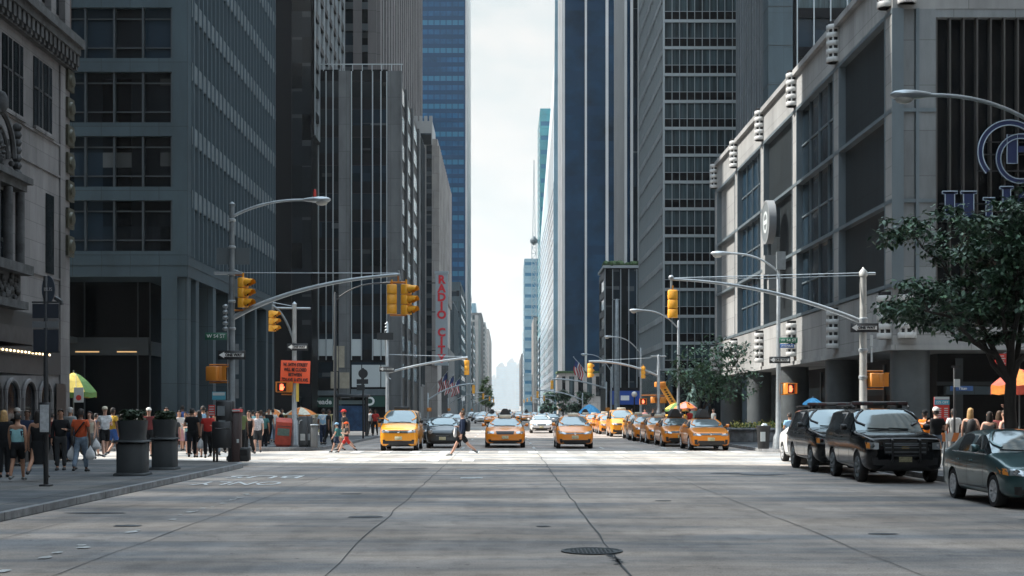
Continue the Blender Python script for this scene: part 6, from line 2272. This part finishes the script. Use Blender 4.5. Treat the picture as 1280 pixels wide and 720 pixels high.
    for k in range(7):
        a = PI / 2 - k * .30
        rows.append([V(.086 * max(.05, math.cos(a)) * math.cos(t), -.005 + .104 * max(.05, math.cos(a)) * math.sin(t), 1.668 + .098 * math.sin(a) - (.0 if k < 4 else (.02 * (k - 3) if math.sin(t) > -.2 else -.03 * (k - 3)))) for t in [2 * PI * j / 16 for j in range(16)]])
    hb.rings(rows, 0, True, caps=True)
    if hair in ('blonde',) or lng or bottom in ('skirt', 'dress', 'long_skirt'):
        hb.rings([[V(rx * math.cos(t), .055 + ry * math.sin(t), zz) for t in [2 * PI * j / 12 for j in range(12)]] for zz, rx, ry in ((1.70, .07, .05), (1.60, .09, .06), (1.48, .10, .05), (1.38, .07, .035))], 0, True)
    hb.build('hair', HAIR[hair], root)
    if hat:
        q = MB()
        q.rings([[V(.093 * k * math.cos(t), -.005 + .112 * k * math.sin(t), zz) for t in [2 * PI * j / 16 for j in range(16)]] for k, zz in ((1.02, 1.68), (1.03, 1.72), (.85, 1.765), (.4, 1.79), (.05, 1.795))], 0, True)
        q.rings([[V(.075 * math.cos(t) * k, -.10 - .085 * abs(math.sin(t)) * k, 1.69 + dz) for t in [PI + PI * j / 8 for j in range(9)]] for k, dz in ((1, -.006), (1, .008), (.3, .012))], 0, True, caps=False)
        q.build('cap', hat, root)
    if bag:
        for kind, side, m in bag:
            i = 0 if side < 0 else 1
            sh, el, wr, pal, dv = armj[i]
            g = pal + dv * .05 * s
            rx_ = .13
            if kind == 'carrier':      # thin plastic bag hanging from the hand
                bo = thing('carrier_bag', 'x', 'bag')
                q = MB().rings([[g + V(rx_ * w_ * math.cos(t) * (1 + .12 * math.sin(3 * t + dz * 9)), .06 * w_ * math.sin(t), -dz) for t in [2 * PI * j / 12 for j in range(12)]] for dz, w_ in ((.0, .08), (.08, .35), (.16, .8), (.28, 1.05), (.36, .95), (.40, .4))], 0, True)
                bpy.data.objects.remove(bo)
                M_ = Matrix.Translation(root.location) @ Matrix.Rotation(math.radians(face), 4, 'Z')
                q.v = [tuple(M_ @ Vector(p)) for p in q.v]
                o = q.build('carrier_bag', m, None)
                c0 = M_ @ g
                o.data.transform(Matrix.Translation(-c0)); o.location = c0
                tag(o, BAGL.pop(0), 'bag', 'shopping bags held by people')
            elif kind == 'backpack':
                q = MB().rings([[V(.13 * w_ * math.cos(t), .20 + .09 * w_ * math.sin(t), zz) for t in [2 * PI * j / 12 for j in range(12)]] for zz, w_ in ((1.0, .7), (1.05, 1), (1.25, 1.05), (1.38, .9), (1.43, .5))], 0, True)
                M_ = Matrix.Translation(root.location) @ Matrix.Rotation(math.radians(face), 4, 'Z')
                q.v = [tuple(M_ @ Vector(p)) for p in q.v]
                o = q.build('backpack', m, None)
                c0 = M_ @ V(0, .2, 1.2)
                o.data.transform(Matrix.Translation(-c0)); o.location = c0
                tag(o, BAGL.pop(0), 'bag', 'bags worn by people')
            elif kind == 'strap':
                q = MB().tube([V(-.15 * side, -.10, 1.38), V(0, -.155, 1.2), V(.17 * side, -.06, 1.0)], .02, 5).tube([V(-.15 * side, .13, 1.40), V(0, .165, 1.2), V(.17 * side, .08, 1.0)], .02, 5)
                q.bevbox(side * .17 * s - .05, side * .17 * s + .07, -.13 * s, .13 * s, .80 * s, 1.02 * s, .03)
                M_ = Matrix.Translation(root.location) @ Matrix.Rotation(math.radians(face), 4, 'Z')
                q.v = [tuple(M_ @ Vector(p)) for p in q.v]
                o = q.build('shoulder_bag', m, None)
                c0 = M_ @ V(side * .17, 0, .9)
                o.data.transform(Matrix.Translation(-c0)); o.location = c0
                tag(o, BAGL.pop(0), 'bag', 'bags worn by people')
    return root


c_ = cloth
K_black, K_char, K_white, K_navy = c_('black', (.014, .015, .017)), c_('charcoal', (.04, .042, .045)), c_('white', (.62, .61, .59)), c_('navy', (.02, .03, .06))
K_or, K_red, K_pink, K_yel = c_('orange', (.50, .09, .035)), c_('red', (.42, .035, .03)), c_('pink', (.55, .28, .28)), c_('yellow', (.55, .34, .05))
K_den, K_blue, K_lblue, K_teal = c_('denim', (.16, .21, .27), (9, .3)), c_('blue', (.05, .12, .35)), c_('light_blue', (.25, .42, .58)), c_('teal', (.06, .18, .18))
K_ol, K_grey, K_maroon, K_cream = c_('olive', (.13, .16, .07)), c_('grey', (.22, .23, .23)), c_('maroon', (.16, .04, .04)), c_('cream', (.50, .45, .36))
K_aqua, K_check = c_('aqua', (.28, .52, .55)), c_('check', (.52, .50, .52), (26, .5))
K_jersey = c_('jersey', (.60, .62, .64), (7, .45))
M_bagw = mat('white_plastic', (.66, .67, .68), .4, noise=(6, .2))
M_bagd = mat('dark_bag', (.02, .02, .022), .6)

BAGL = ['white carrier bag of the orange shirted man, in the hand nearer the planters', 'white carrier bag of the orange shirted man, in the hand nearer the bus stop', 'dark strap bag across the back of the orange shirt',
        'white carrier bag held by the woman in the pale top near the food cart', 'white carrier bag held by the maroon shirt walker behind the planters', 'large white carrier bag held by the person in red by the phone kiosk',
        'teal backpack on the child in the pale blue hat', 'white carrier bag swinging from the man crossing the avenue', 'dark backpack on the man in the dark jacket crossing the avenue', 'dark backpack of the blonde woman near the barricade']

# near pavement, walking away
person('woman in an aqua striped tank top and dark shorts walking away past the bus stop', 22, 601.5, h=1.62, face=172, shirt=K_aqua, legs=K_black, bottom='shorts', sleeve='none', skin=1, pose='step', shoes=K_grey, stripes=(K_navy, .035))
person('woman in a black dress walking away beside the bus stop post', 48, 601.5, h=1.68, face=184, shirt=K_black, legs=K_black, bottom='dress', sleeve='none', skin=1, pose='walk', dress=True)
person('man in an orange shirt and pale jeans carrying a bag in each hand', 101, 591, h=1.72, face=176, shirt=K_or, legs=K_den, pose='step', skin=2, sleeve='short', bag=[('carrier', -1, M_bagw), ('carrier', 1, M_bagw), ('strap', 1, M_bagd)], arms=('down', 'down'), lng=False)
person('person in black standing in the shade behind the timetable box', 76, 588, h=1.7, face=20, shirt=K_black, legs=K_char, skin=1, sleeve='long')
person('blonde person in dark clothes at the very edge of the arched doors', 5, 597, h=1.68, face=200, shirt=K_black, legs=K_black, hair='blonde', skin=0)
person('person in a white cap against the dark arched doors', 21, 583, h=1.72, face=160, shirt=K_char, legs=K_black, hat=K_white, skin=1)
# crossing the side street, in the sun
person('woman in a pale sleeveless top with a carrier bag by the food cart', 112, 576, h=1.64, face=10, shirt=K_cream, legs=K_grey, skin=0, sleeve='none', pose='step', bag=[('carrier', 1, M_bagw)], lng=True)
person('man in a white printed jersey, black shorts and pale cap', 131, 572, h=1.78, face=15, shirt=K_jersey, legs=K_black, bottom='shorts', skin=0, hat=K_cream, pose='step', shoes=K_grey)
person('man in a yellow shirt and blue shorts half behind the printed jersey', 141, 570.5, h=1.76, face=160, shirt=K_yel, legs=K_blue, bottom='shorts', skin=2, pose='step')
person('walker in a maroon shirt and white cap between the two planter tubs', 186, 571, h=1.74, face=20, shirt=K_maroon, legs=K_black, bottom='shorts', skin=0, hat=K_white, bag=[('carrier', 1, M_bagw)], arms=('bent', 'down'))
person('person in pale clothes mostly hidden behind the planter by the phone kiosk', 208, 569, h=1.78, face=0, shirt=K_white, legs=K_cream, skin=0, hair='dark')
person('tall man in a bright blue shirt standing far back by the arcade columns', 228, 556, h=1.9, face=180, shirt=K_blue, legs=K_navy, skin=2)
person('woman in a white top and skirt close to the planter', 224, 566, h=1.66, face=15, shirt=K_white, legs=K_pink, bottom='skirt', skin=0, pose='step', lng=True)
person('woman in a short cream dress beside the one in the white top', 232, 563, h=1.6, face=-20, shirt=K_cream, legs=K_cream, bottom='skirt', skin=1, dress=True)
person('man in black with long trousers seen from behind in the crossing', 240, 573, h=1.74, face=180, shirt=K_black, legs=K_black, skin=1, sleeve='short', pose='step')
person('woman in black shorts next to the man in long black trousers', 249, 572, h=1.66, face=190, shirt=K_char, legs=K_black, bottom='shorts', skin=0, lng=True)
person('person in a red top holding a large white carrier bag by the phone kiosk', 260, 573, h=1.68, face=12, shirt=K_red, legs=K_black, skin=0, pose='step', bag=[('carrier', -1, M_bagw)], arms=('down', 'bent'))
person('man in a pale blue shirt behind the red topped person', 254, 566, h=1.84, face=180, shirt=K_lblue, legs=K_navy, skin=1)
person('man in an olive shirt beside the tall newspaper stand', 301, 571.5, h=1.76, face=10, shirt=K_ol, legs=K_black, skin=2, sleeve='short', hair='dark')
person('woman in a black strapless top beside the man in the check shirt', 311, 569, h=1.66, face=-15, shirt=K_black, legs=K_black, skin=0, sleeve='none', pose='step', lng=True)
person('man in a pale check shirt and dark shorts walking towards the camera', 322, 567.5, h=1.76, face=5, shirt=K_check, legs=K_char, bottom='shorts', skin=0, hair='brown', pose='step', z=0)
person('person in teal walking behind the check shirt', 330, 562, h=1.72, face=180, shirt=K_teal, legs=K_black, skin=1, z=0)
# far corner
person('man in a pale striped shirt by the narrow newspaper box', 404, 556, h=1.74, face=180, shirt=K_lblue, legs=K_navy, skin=2, stripes=(K_white, .04))
person('man in dark clothes under the cream and orange umbrella', 352, 552, h=1.74, face=90, shirt=K_black, legs=K_black, skin=1, sleeve='long')
person('person in black at the crossing beyond the bollard', 411, 557, h=1.7, face=120, shirt=K_black, legs=K_black, skin=2, pose='step')
person('man in a grey tee and red cap walking with two children', 430, 565.0, h=1.82, face=-95, shirt=K_char, legs=K_cream, bottom='shorts', skin=1, hat=K_red, pose='walk', z=0)
person('child in an orange cap and dark shirt striding in front of the man in grey', 433, 568.5, h=1.32, face=-80, shirt=K_char, legs=K_red, bottom='shorts', skin=0, hat=c_('cap_orange', (.75, .11, .03)), pose='stride', z=0, arms=('down', 'bent'))
person('child in a pale blue hat carrying a teal backpack', 421, 567, h=1.28, face=-85, shirt=K_teal, legs=K_navy, bottom='shorts', skin=0, hat=K_lblue, pose='walk', z=0, bag=[('backpack', 1, K_teal)])
for k, (px, m1, m2, lab) in enumerate(((458, K_pink, K_navy, 'distant walker in pink on the far pavement behind the taxi van'), (463, K_white, K_char, 'distant walker in white next to the one in pink'), (469, K_red, K_black, 'distant walker in red nearest the taxi van side window'))):
    person(lab, px, 543 + k, h=1.7, face=180 * (k % 2), shirt=m1, legs=m2, skin=k % 3, pose='step')
# crossing the avenue
person('man in a dark jacket, white shirt and shorts striding across the avenue', 578, 574, h=1.8, face=-95, shirt=K_navy, legs=K_black, bottom='shorts', skin=0, hair='brown', pose='stride', sleeve='long', z=0, shoes=K_grey, bag=[('carrier', -1, M_bagw), ('backpack', 1, M_bagd)], arms=('bent', 'down'))
# right-hand pavement
person('man in an orange shirt and dark cap bending by the sale poster', 1156, 0, Y=43.0, h=1.66, face=150, shirt=c_('vest_orange', (.72, .2, .02)), legs=K_char, skin=1, hat=K_black, arms=('reach', 'reach'))
person('man in a white cap and black printed tee behind the SUV hood', 1170, 0, Y=39.0, h=1.74, face=180, shirt=K_black, legs=K_den, skin=0, hat=K_white, arms=('bent', 'reach'))
person('man in a white tee beside the striped barricade', 1192, 0, Y=42.5, h=1.72, face=200, shirt=K_white, legs=K_grey, skin=2)
person('blonde woman with a dark backpack near the barricade', 1213, 0, Y=40.0, h=1.74, face=170, shirt=K_black, legs=K_char, hair='blonde', skin=0, sleeve='none', bag=[('backpack', 1, M_bagd)], lng=True)
person('dark haired woman in a dark top between the blonde woman and the tree', 1237, 0, Y=38.5, h=1.64, face=160, shirt=K_char, legs=K_black, skin=0, sleeve='none', lng=True)
person('woman with one arm raised to her head beside the tree trunk', 1256, 0, Y=37.0, h=1.68, face=-150, shirt=K_jersey, legs=K_black, hair='brown', skin=0, sleeve='none', arms=('up', 'bent'), lng=True)
person('auburn haired person just behind the woman with the raised arm', 1249, 0, Y=39.5, h=1.66, face=150, shirt=K_maroon, legs=K_black, hair='brown', skin=0, lng=True)
person('person in a pale blue shirt behind the white sedan', 987, 0, Y=52.5, h=1.72, face=180, shirt=K_lblue, legs=K_grey, skin=1, z=0)
for k, (px, Y, m1, lab) in enumerate(((806, 112, K_pink, 'walker in pink among the heads behind the taxi rank'), (816, 110, K_char, 'walker in charcoal behind the taxi rank near the boom lift'), (829, 104, K_white, 'walker in white behind the second taxi of the rank'), (851, 96, K_black, 'walker in black below the pink umbrella'), (862, 92, K_red, 'walker in red behind the roof advert of the first rank taxi'), (790, 118, K_cream, 'walker in cream beyond the yellow taxi van of the rank'), (892, 88, K_grey, 'walker in grey under the small tree'))):
    person(lab, px, 0, Y=Y, h=1.75, face=k * 50, shirt=m1, legs=K_black, skin=k % 3, pose='step')

for k, (px, Y, f, m1, m2, bt, sk, lab) in enumerate((
        (268, 53, 0, K_navy, K_den, 'trousers', 1, 'walker in navy and jeans in the sun behind the phone kiosk'),
        (196, 55, 180, K_grey, K_navy, 'trousers', 0, 'walker in grey between the planter tubs, far side of the crossing'),
        (216, 57, 20, K_lblue, K_black, 'shorts', 1, 'walker in light blue and black shorts behind the woman in the skirt'),
        (245, 58, -10, K_pink, K_black, 'trousers', 0, 'walker in pink seen between the two people in black'),
        (152, 57, 170, K_ol, K_den, 'trousers', 2, 'walker in olive and jeans hidden behind the wider planter'),
        (120, 54, 160, K_navy, K_black, 'shorts', 0, 'walker in navy between the carrier bag woman and the printed jersey'),
        (336, 66, 10, K_black, K_black, 'trousers', 1, 'walker in black beside the red newspaper box'),
        (290, 60, 180, K_white, K_navy, 'trousers', 0, 'walker in white and navy seen past the tall newspaper stand'),
        (316, 63, 175, K_aqua, K_grey, 'trousers', 0, 'walker in aqua behind the check shirted man'),
        (172, 60, 0, K_white, K_char, 'trousers', 1, 'walker in white behind the planters at the arcade'))):
    person(lab, px, 0, Y=Y, h=1.66 + .04 * (k % 4), face=f, shirt=m1, legs=m2, bottom=bt, skin=sk, pose=('step', 'walk', 'stand')[k % 3], z=0 if Y < 60 else WK)

for k, (px, Y, f, m1, m2, bt, sk, lab) in enumerate((
        (146, 52, 170, K_teal, K_char, 'shorts', 1, 'walker in teal and charcoal shorts just past the yellow shirt'),
        (158, 51, 10, K_cream, K_black, 'trousers', 0, 'walker in cream top and black trousers hidden by the wider planter'),
        (177, 53, -30, K_red, K_den, 'trousers', 2, 'walker in red and jeans between the planters, nearer the arcade'),
        (201, 52, 160, K_navy, K_grey, 'shorts', 1, 'walker in navy and grey shorts behind the second planter'),
        (218, 53, 190, K_char, K_black, 'trousers', 0, 'walker in charcoal just past the second planter'),
        (236, 56, 30, K_aqua, K_navy, 'shorts', 0, 'walker in aqua and navy shorts behind the cream dress'),
        (257, 57, 170, K_ol, K_black, 'trousers', 2, 'walker in olive and black behind the person in red'),
        (275, 56, 0, K_white, K_black, 'trousers', 0, 'walker in white and black mostly behind the phone kiosk'),
        (306, 55, 160, K_maroon, K_char, 'trousers', 1, 'walker in maroon between the olive shirt and the black top'),
        (326, 64, -170, K_grey, K_navy, 'trousers', 2, 'walker in grey and navy on the kerb past the check shirt'),
        (341, 70, 180, K_white, K_den, 'trousers', 0, 'walker in white and jeans behind the red newspaper box'),
        (88, 44, 175, K_grey, K_navy, 'trousers', 1, 'walker in grey and navy in the shade by the entrance'),
        (64, 40, 185, K_maroon, K_black, 'trousers', 0, 'walker in maroon and black in the shade by the bus stop post'),
        (34, 39, 10, K_navy, K_char, 'trousers', 2, 'walker in navy and charcoal against the arched doors'))):
    person(lab, px, 0, Y=Y, h=1.62 + .05 * (k % 4), face=f, shirt=m1, legs=m2, bottom=bt, skin=sk, hair=('dark', 'brown', 'dark', 'grey')[k % 4], pose=('walk', 'step', 'stand')[k % 3], z=0 if 46 < Y < 60 else WK)
# ================================================================ trees
M_bark = mat('bark', (.055, .048, .042), .9, noise=(6, .4), bump=.5, stretch=(1, 1, .25))
LEAF = [mat('leaf_dark', (.045, .095, .058), .55, noise=(2, .4)), mat('leaf_mid', (.075, .15, .085), .5, noise=(2, .4)), mat('leaf_light', (.14, .24, .13), .5, noise=(2, .3))]
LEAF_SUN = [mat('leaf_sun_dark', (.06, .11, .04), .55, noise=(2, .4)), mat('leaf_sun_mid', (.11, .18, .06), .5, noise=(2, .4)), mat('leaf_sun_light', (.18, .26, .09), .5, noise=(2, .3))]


def tree(label, x, y, trunk_h, tips, leaf=.09, per=70, spread=.5, r0=.14, z=WK, leaves=LEAF, name='street_tree', group='street trees', fork=None, flat=.55, seed=1):
    """tips: local points that limbs grow to; leaf clumps fill in round each limb end"""
    rn = random.Random(seed)
    t = thing(name, label, 'tree', (x, y, z), 0, group)
    fork = fork or Vector((0, 0, trunk_h))
    q = MB()
    q.tube([(0, 0, -.1), (.02, 0, trunk_h * .3), (-.03, .02, trunk_h * .7), fork], [r0 * 1.35, r0, r0 * .88, r0 * .78], 10)
    f = MB()

    def clump(c, sp, n):
        for k in range(n):
            d = Vector((rn.gauss(0, 1), rn.gauss(0, 1), rn.gauss(0, flat))) * sp * .55
            p = c + d
            ax = Vector((rn.uniform(-1, 1), rn.uniform(-1, 1), rn.uniform(-.8, .25))).normalized()
            sd = ax.cross(Vector((rn.uniform(-.4, .4), rn.uniform(-.4, .4), 1))).normalized()
            s = leaf * rn.uniform(.6, 1.3)
            m = rn.choices((0, 1, 2), (5, 4, 1.6))[0]
            f.add([p, p + ax * s * .55 + sd * s * .34, p + ax * s * 1.25 - Vector((0, 0, s * .15)), p + ax * s * .55 - sd * s * .34], [(0, 1, 2, 3)], m)
    # a few main limbs reach for the tips farthest apart; every other tip is a side branch off the nearest limb
    tips = [Vector(p) for p in tips]
    mains = [max(tips, key=lambda p: (p - fork).length)]
    while len(mains) < min(8, max(3, len(tips) // 8)):
        mains.append(max(tips, key=lambda p: min((p - m_).length for m_ in mains)))
    nodes = []
    for m_ in mains:
        pts = [fork + Vector((0, 0, -.2))]
        for k in range(1, 7):
            u = k / 6
            p = fork.lerp(m_, u) + Vector((rn.uniform(-.12, .12), rn.uniform(-.12, .12), .45 * math.sin(PI * u) * rn.uniform(.2, 1))) * (0 if k == 6 else 1)
            pts.append(p)
            if k > 1: nodes.append((p, r0 * .5 * (1 - .8 * u)))
        q.tube(pts, [r0 * .5 * (1 - .8 * k / 6) for k in range(7)], 7)
        clump(m_, spread, per)
    for tp in tips:
        if tp in mains: continue
        n0, nr = min(nodes, key=lambda nd: (nd[0] - tp).length + max(0, nd[0].z - tp.z) * .5)
        mid = n0.lerp(tp, .5) + Vector((rn.uniform(-.12, .12), rn.uniform(-.12, .12), rn.uniform(0, .15)))
        q.tube([n0, mid, tp], [nr * .6, nr * .42, nr * .15], 5)
        clump(tp, spread, per)
        for k in range(2):
            e = mid.lerp(tp, rn.uniform(0, .9)) + Vector((rn.uniform(-1, 1), rn.uniform(-1, 1), rn.uniform(-.3, .5))).normalized() * spread * rn.uniform(.8, 1.6)
            q.tube([mid, e], [nr * .2, nr * .07], 4)
            clump(e, spread * .5, int(per * .45))
    q.build('trunk', M_bark, t)
    f.build('crown', leaves, t, fix=False)
    return t


# the big leafy tree on the near right pavement
YTn = 33.0
rn = random.Random(5)
tx = XP(1264, YTn)
tips = []
lobes = [(1200, 292, 78, 20, 14), (1258, 268, 46, 22, 9), (1190, 385, 80, 20, 15), (1255, 345, 56, 34, 14), (1262, 398, 50, 24, 9), (1310, 330, 50, 70, 14), (1222, 325, 36, 20, 5)]
for cx_, cy_, a_, b_, n_ in lobes:
    for k in range(n_):
        an, r_ = rn.uniform(0, 2 * PI), math.sqrt(rn.random())
        tips.append((XP(cx_ + a_ * r_ * math.cos(an), YTn) - tx, rn.uniform(-1.7, 1.5), ZP(cy_ + b_ * r_ * math.sin(an), YTn) - WK))
for px, py in ((1122, 288), (1132, 296), (1140, 284), (1112, 384), (1122, 378), (1132, 368), (1145, 356), (1128, 392), (1148, 402), (1205, 418), (1180, 408)):
    tips.append((XP(px, YTn) - tx, rn.uniform(-.5, .5), ZP(py, YTn) - WK))
tree('large dark leafy street tree overhanging the near pavement before the letter sign', tx, YTn, 2.5, tips, leaf=.125, per=100, spread=.38, r0=.16, seed=3, flat=.4)
tips = []
YM = 69.0
tx = XP(876, YM)
rn = random.Random(9)
for k in range(30):
    px, py = rn.uniform(845, 936), rn.uniform(428, 497)
    if ((px - 888) / 52) ** 2 + ((py - 470) / 46) ** 2 < 1:
        tips.append((XP(px, YM) - tx, rn.uniform(-1.5, 1.5), ZP(py, YM) - WK))
tips += [(XP(px, YM) - tx, 0, ZP(py, YM) - WK) for px, py in ((887, 430), (905, 436), (930, 468), (938, 475), (860, 440), (848, 470), (920, 455))]
tree('small airy street tree behind the first taxi of the rank', tx, YM, 1.7, tips, leaf=.17, per=46, spread=.55, r0=.09, seed=5)
tree('slimmer tree beside the small airy one, nearer the hotel', XP(893, YM), YM + 1.5, 1.9, [(a, b, c) for a, b, c in ((-.5, .3, 3.6), (.6, -.2, 3.4), (.2, .5, 4.2), (1.1, .2, 3.0), (-.9, -.4, 3.1), (.4, 0, 2.7))], leaf=.17, per=40, spread=.55, r0=.08, seed=6)


def bushy(label, px, Y, top, bot, wpx, leaves, leaf, n, seed, name='park_tree'):
    rn = random.Random(seed)
    x = XP(px, Y)
    zt, zb = ZP(top, Y) - WK, max(1.5, ZP(bot, Y) - WK)
    w = wpx * Y / FP / 2
    tips = []
    for k in range(n):
        a, u = rn.uniform(0, 2 * PI), rn.random()
        rr_ = w * math.sin(PI * (.15 + .8 * u)) * math.sqrt(rn.random())
        tips.append((rr_ * math.cos(a), rr_ * math.sin(a), zb + (zt - zb) * u))
    return tree(label, x, Y, zb * .8, tips, leaf=leaf, per=60, spread=w * .42, r0=.2, leaves=leaves, name=name, group='trees further down the avenue', seed=seed)


bushy('dark dense tree beside the stone annex down the avenue', 726, 262, 490, 514, 26, LEAF, .45, 16, 21)
bushy('dark tree directly under the american flag', 704, 300, 490, 514, 20, LEAF, .5, 14, 22)
bushy('sunlit pale green tree standing out from the stone buildings', 607, 470, 470, 506, 15, LEAF_SUN, .6, 20, 23)
bushy('sunlit tree a little beyond the pale green one', 611, 560, 486, 508, 11, LEAF_SUN, .8, 12, 24)
bushy('small dark tree over the distant traffic below the crane', 690, 380, 492, 515, 26, LEAF, .7, 12, 25)
SUN, SKY, EXPO, HAZE = 2.4, .1, 2.0, .00007
CLOUD0, CLOUDCOL, ZENCOL = .97, (2.2, 2.2, 2.17, 1), (6.1, 7.5, 8.8, 1)
# ================================================================ air, light, camera
SUN_AZ_X, SUN_AZ_Y, SUN_EL = -math.cos(math.radians(8)), math.sin(math.radians(8)), math.radians(50)
hz_ = MB().box(-1100, 1100, -300, 10000, -1.5, 420)
hm = bpy.data.materials.new('summer_haze')
hm.use_nodes = True
hn = hm.node_tree
hn.nodes.clear()
ho = hn.nodes.new('ShaderNodeOutputMaterial')
hv = hn.nodes.new('ShaderNodeVolumePrincipled')
hv.inputs['Color'].default_value = (.93, .95, .95, 1)
hv.inputs['Density'].default_value = HAZE
hv.inputs['Anisotropy'].default_value = .2
hn.links.new(hv.outputs[0], ho.inputs['Volume'])
if HAZE > 0:
    o = hz_.build('haze', hm)
    tag(o, kind='stuff')

w = bpy.data.worlds.new('World')
SC.world = w
w.use_nodes = True
nt = w.node_tree
bg = nt.nodes['Background']
sky = nt.nodes.new('ShaderNodeTexSky')
sky.sky_type = 'NISHITA'
sky.sun_disc = False
sky.sun_elevation = SUN_EL
sky.sun_rotation = math.atan2(SUN_AZ_X, SUN_AZ_Y)
sky.air_density = 1.2
sky.dust_density = 4.0
sky.ozone_density = 1.2
tc = nt.nodes.new('ShaderNodeTexCoord')
mp = nt.nodes.new('ShaderNodeMapping')
mp.inputs['Scale'].default_value = (1.2, 1.2, 3.0)
nz = nt.nodes.new('ShaderNodeTexNoise')
nz.inputs['Scale'].default_value = 2.2
nz.inputs['Detail'].default_value = 7
nz.inputs['Roughness'].default_value = .55
rp = nt.nodes.new('ShaderNodeValToRGB')
rp.color_ramp.elements[0].position, rp.color_ramp.elements[1].position = .30, .62
rp.color_ramp.elements[0].color, rp.color_ramp.elements[1].color = (CLOUD0, CLOUD0, CLOUD0, 1), (1, 1, 1, 1)
mx = nt.nodes.new('ShaderNodeMix')
mx.data_type = 'RGBA'
mx.inputs[7].default_value = CLOUDCOL
# a thin veil of cloud: off-white and uneven near the horizon, brighter and bluer overhead
sxyz = nt.nodes.new('ShaderNodeSeparateXYZ')
mr = nt.nodes.new('ShaderNodeMapRange')
mr.inputs['From Min'].default_value, mr.inputs['From Max'].default_value = .30, .9
nt.links.new(tc.outputs['Generated'], sxyz.inputs[0])
nt.links.new(sxyz.outputs['Z'], mr.inputs['Value'])
cl = nt.nodes.new('ShaderNodeMix')
cl.data_type = 'RGBA'
nt.links.new(mr.outputs[0], cl.inputs[0])
cl.inputs[7].default_value = ZENCOL
c2 = nt.nodes.new('ShaderNodeMix')
c2.data_type = 'RGBA'
c2.inputs[6].default_value = tuple(x * k for x, k in zip(CLOUDCOL, (.80, .89, .92, 1)))
c2.inputs[7].default_value = CLOUDCOL
n2 = nt.nodes.new('ShaderNodeTexNoise')
n2.inputs['Scale'].default_value = 9
n2.inputs['Detail'].default_value = 6
r2 = nt.nodes.new('ShaderNodeValToRGB')
r2.color_ramp.elements[0].position, r2.color_ramp.elements[1].position = .38, .62
nt.links.new(mp.outputs['Vector'], n2.inputs['Vector'])
nt.links.new(n2.outputs['Fac'], r2.inputs['Fac'])
nt.links.new(r2.outputs['Color'], c2.inputs[0])
nt.links.new(c2.outputs[2], cl.inputs[6])
nt.links.new(cl.outputs[2], mx.inputs[7])
L = nt.links.new
L(tc.outputs['Generated'], mp.inputs['Vector'])
L(mp.outputs['Vector'], nz.inputs['Vector'])
L(nz.outputs['Fac'], rp.inputs['Fac'])
L(rp.outputs['Color'], mx.inputs[0])
L(sky.outputs['Color'], mx.inputs[6])
L(mx.outputs[2], bg.inputs['Color'])
bg.inputs['Strength'].default_value = SKY

sl = bpy.data.lights.new('sun', 'SUN')
sl.energy = SUN
sl.angle = math.radians(.5)
sl.color = (1, .95, .87)
so = bpy.data.objects.new('sun', sl)
C.objects.link(so)
d = Vector((SUN_AZ_X * math.cos(SUN_EL), SUN_AZ_Y * math.cos(SUN_EL), math.sin(SUN_EL)))
so.rotation_euler = d.to_track_quat('Z', 'Y').to_euler()
so.location = d * 200

cam = bpy.data.cameras.new('camera')
cam.sensor_width = 36
cam.lens = 36 * FP / 1280
cam.shift_x = (640 - VX) / 1280
cam.shift_y = (VY - 360) / 1280
cam.clip_start = .1
cam.clip_end = 20000
co = bpy.data.objects.new('camera', cam)
C.objects.link(co)
co.location = (0, 0, HC)
co.rotation_euler = (PI / 2, 0, 0)
SC.camera = co

SC.render.engine = 'CYCLES'
cy = SC.cycles
cy.max_bounces = 7
cy.diffuse_bounces = 4
cy.glossy_bounces = 4
cy.transmission_bounces = 4
cy.volume_bounces = 1
cy.transparent_max_bounces = 6
cy.use_denoising = True
cy.sample_clamp_indirect = 6
cy.caustics_reflective = False
cy.caustics_refractive = False
vs = SC.view_settings
vs.view_transform = 'Standard'
vs.look = 'None'
vs.gamma = 1
vs.use_curve_mapping = False
vs.exposure = EXPO

bpy.data.scenes.remove(TMP)
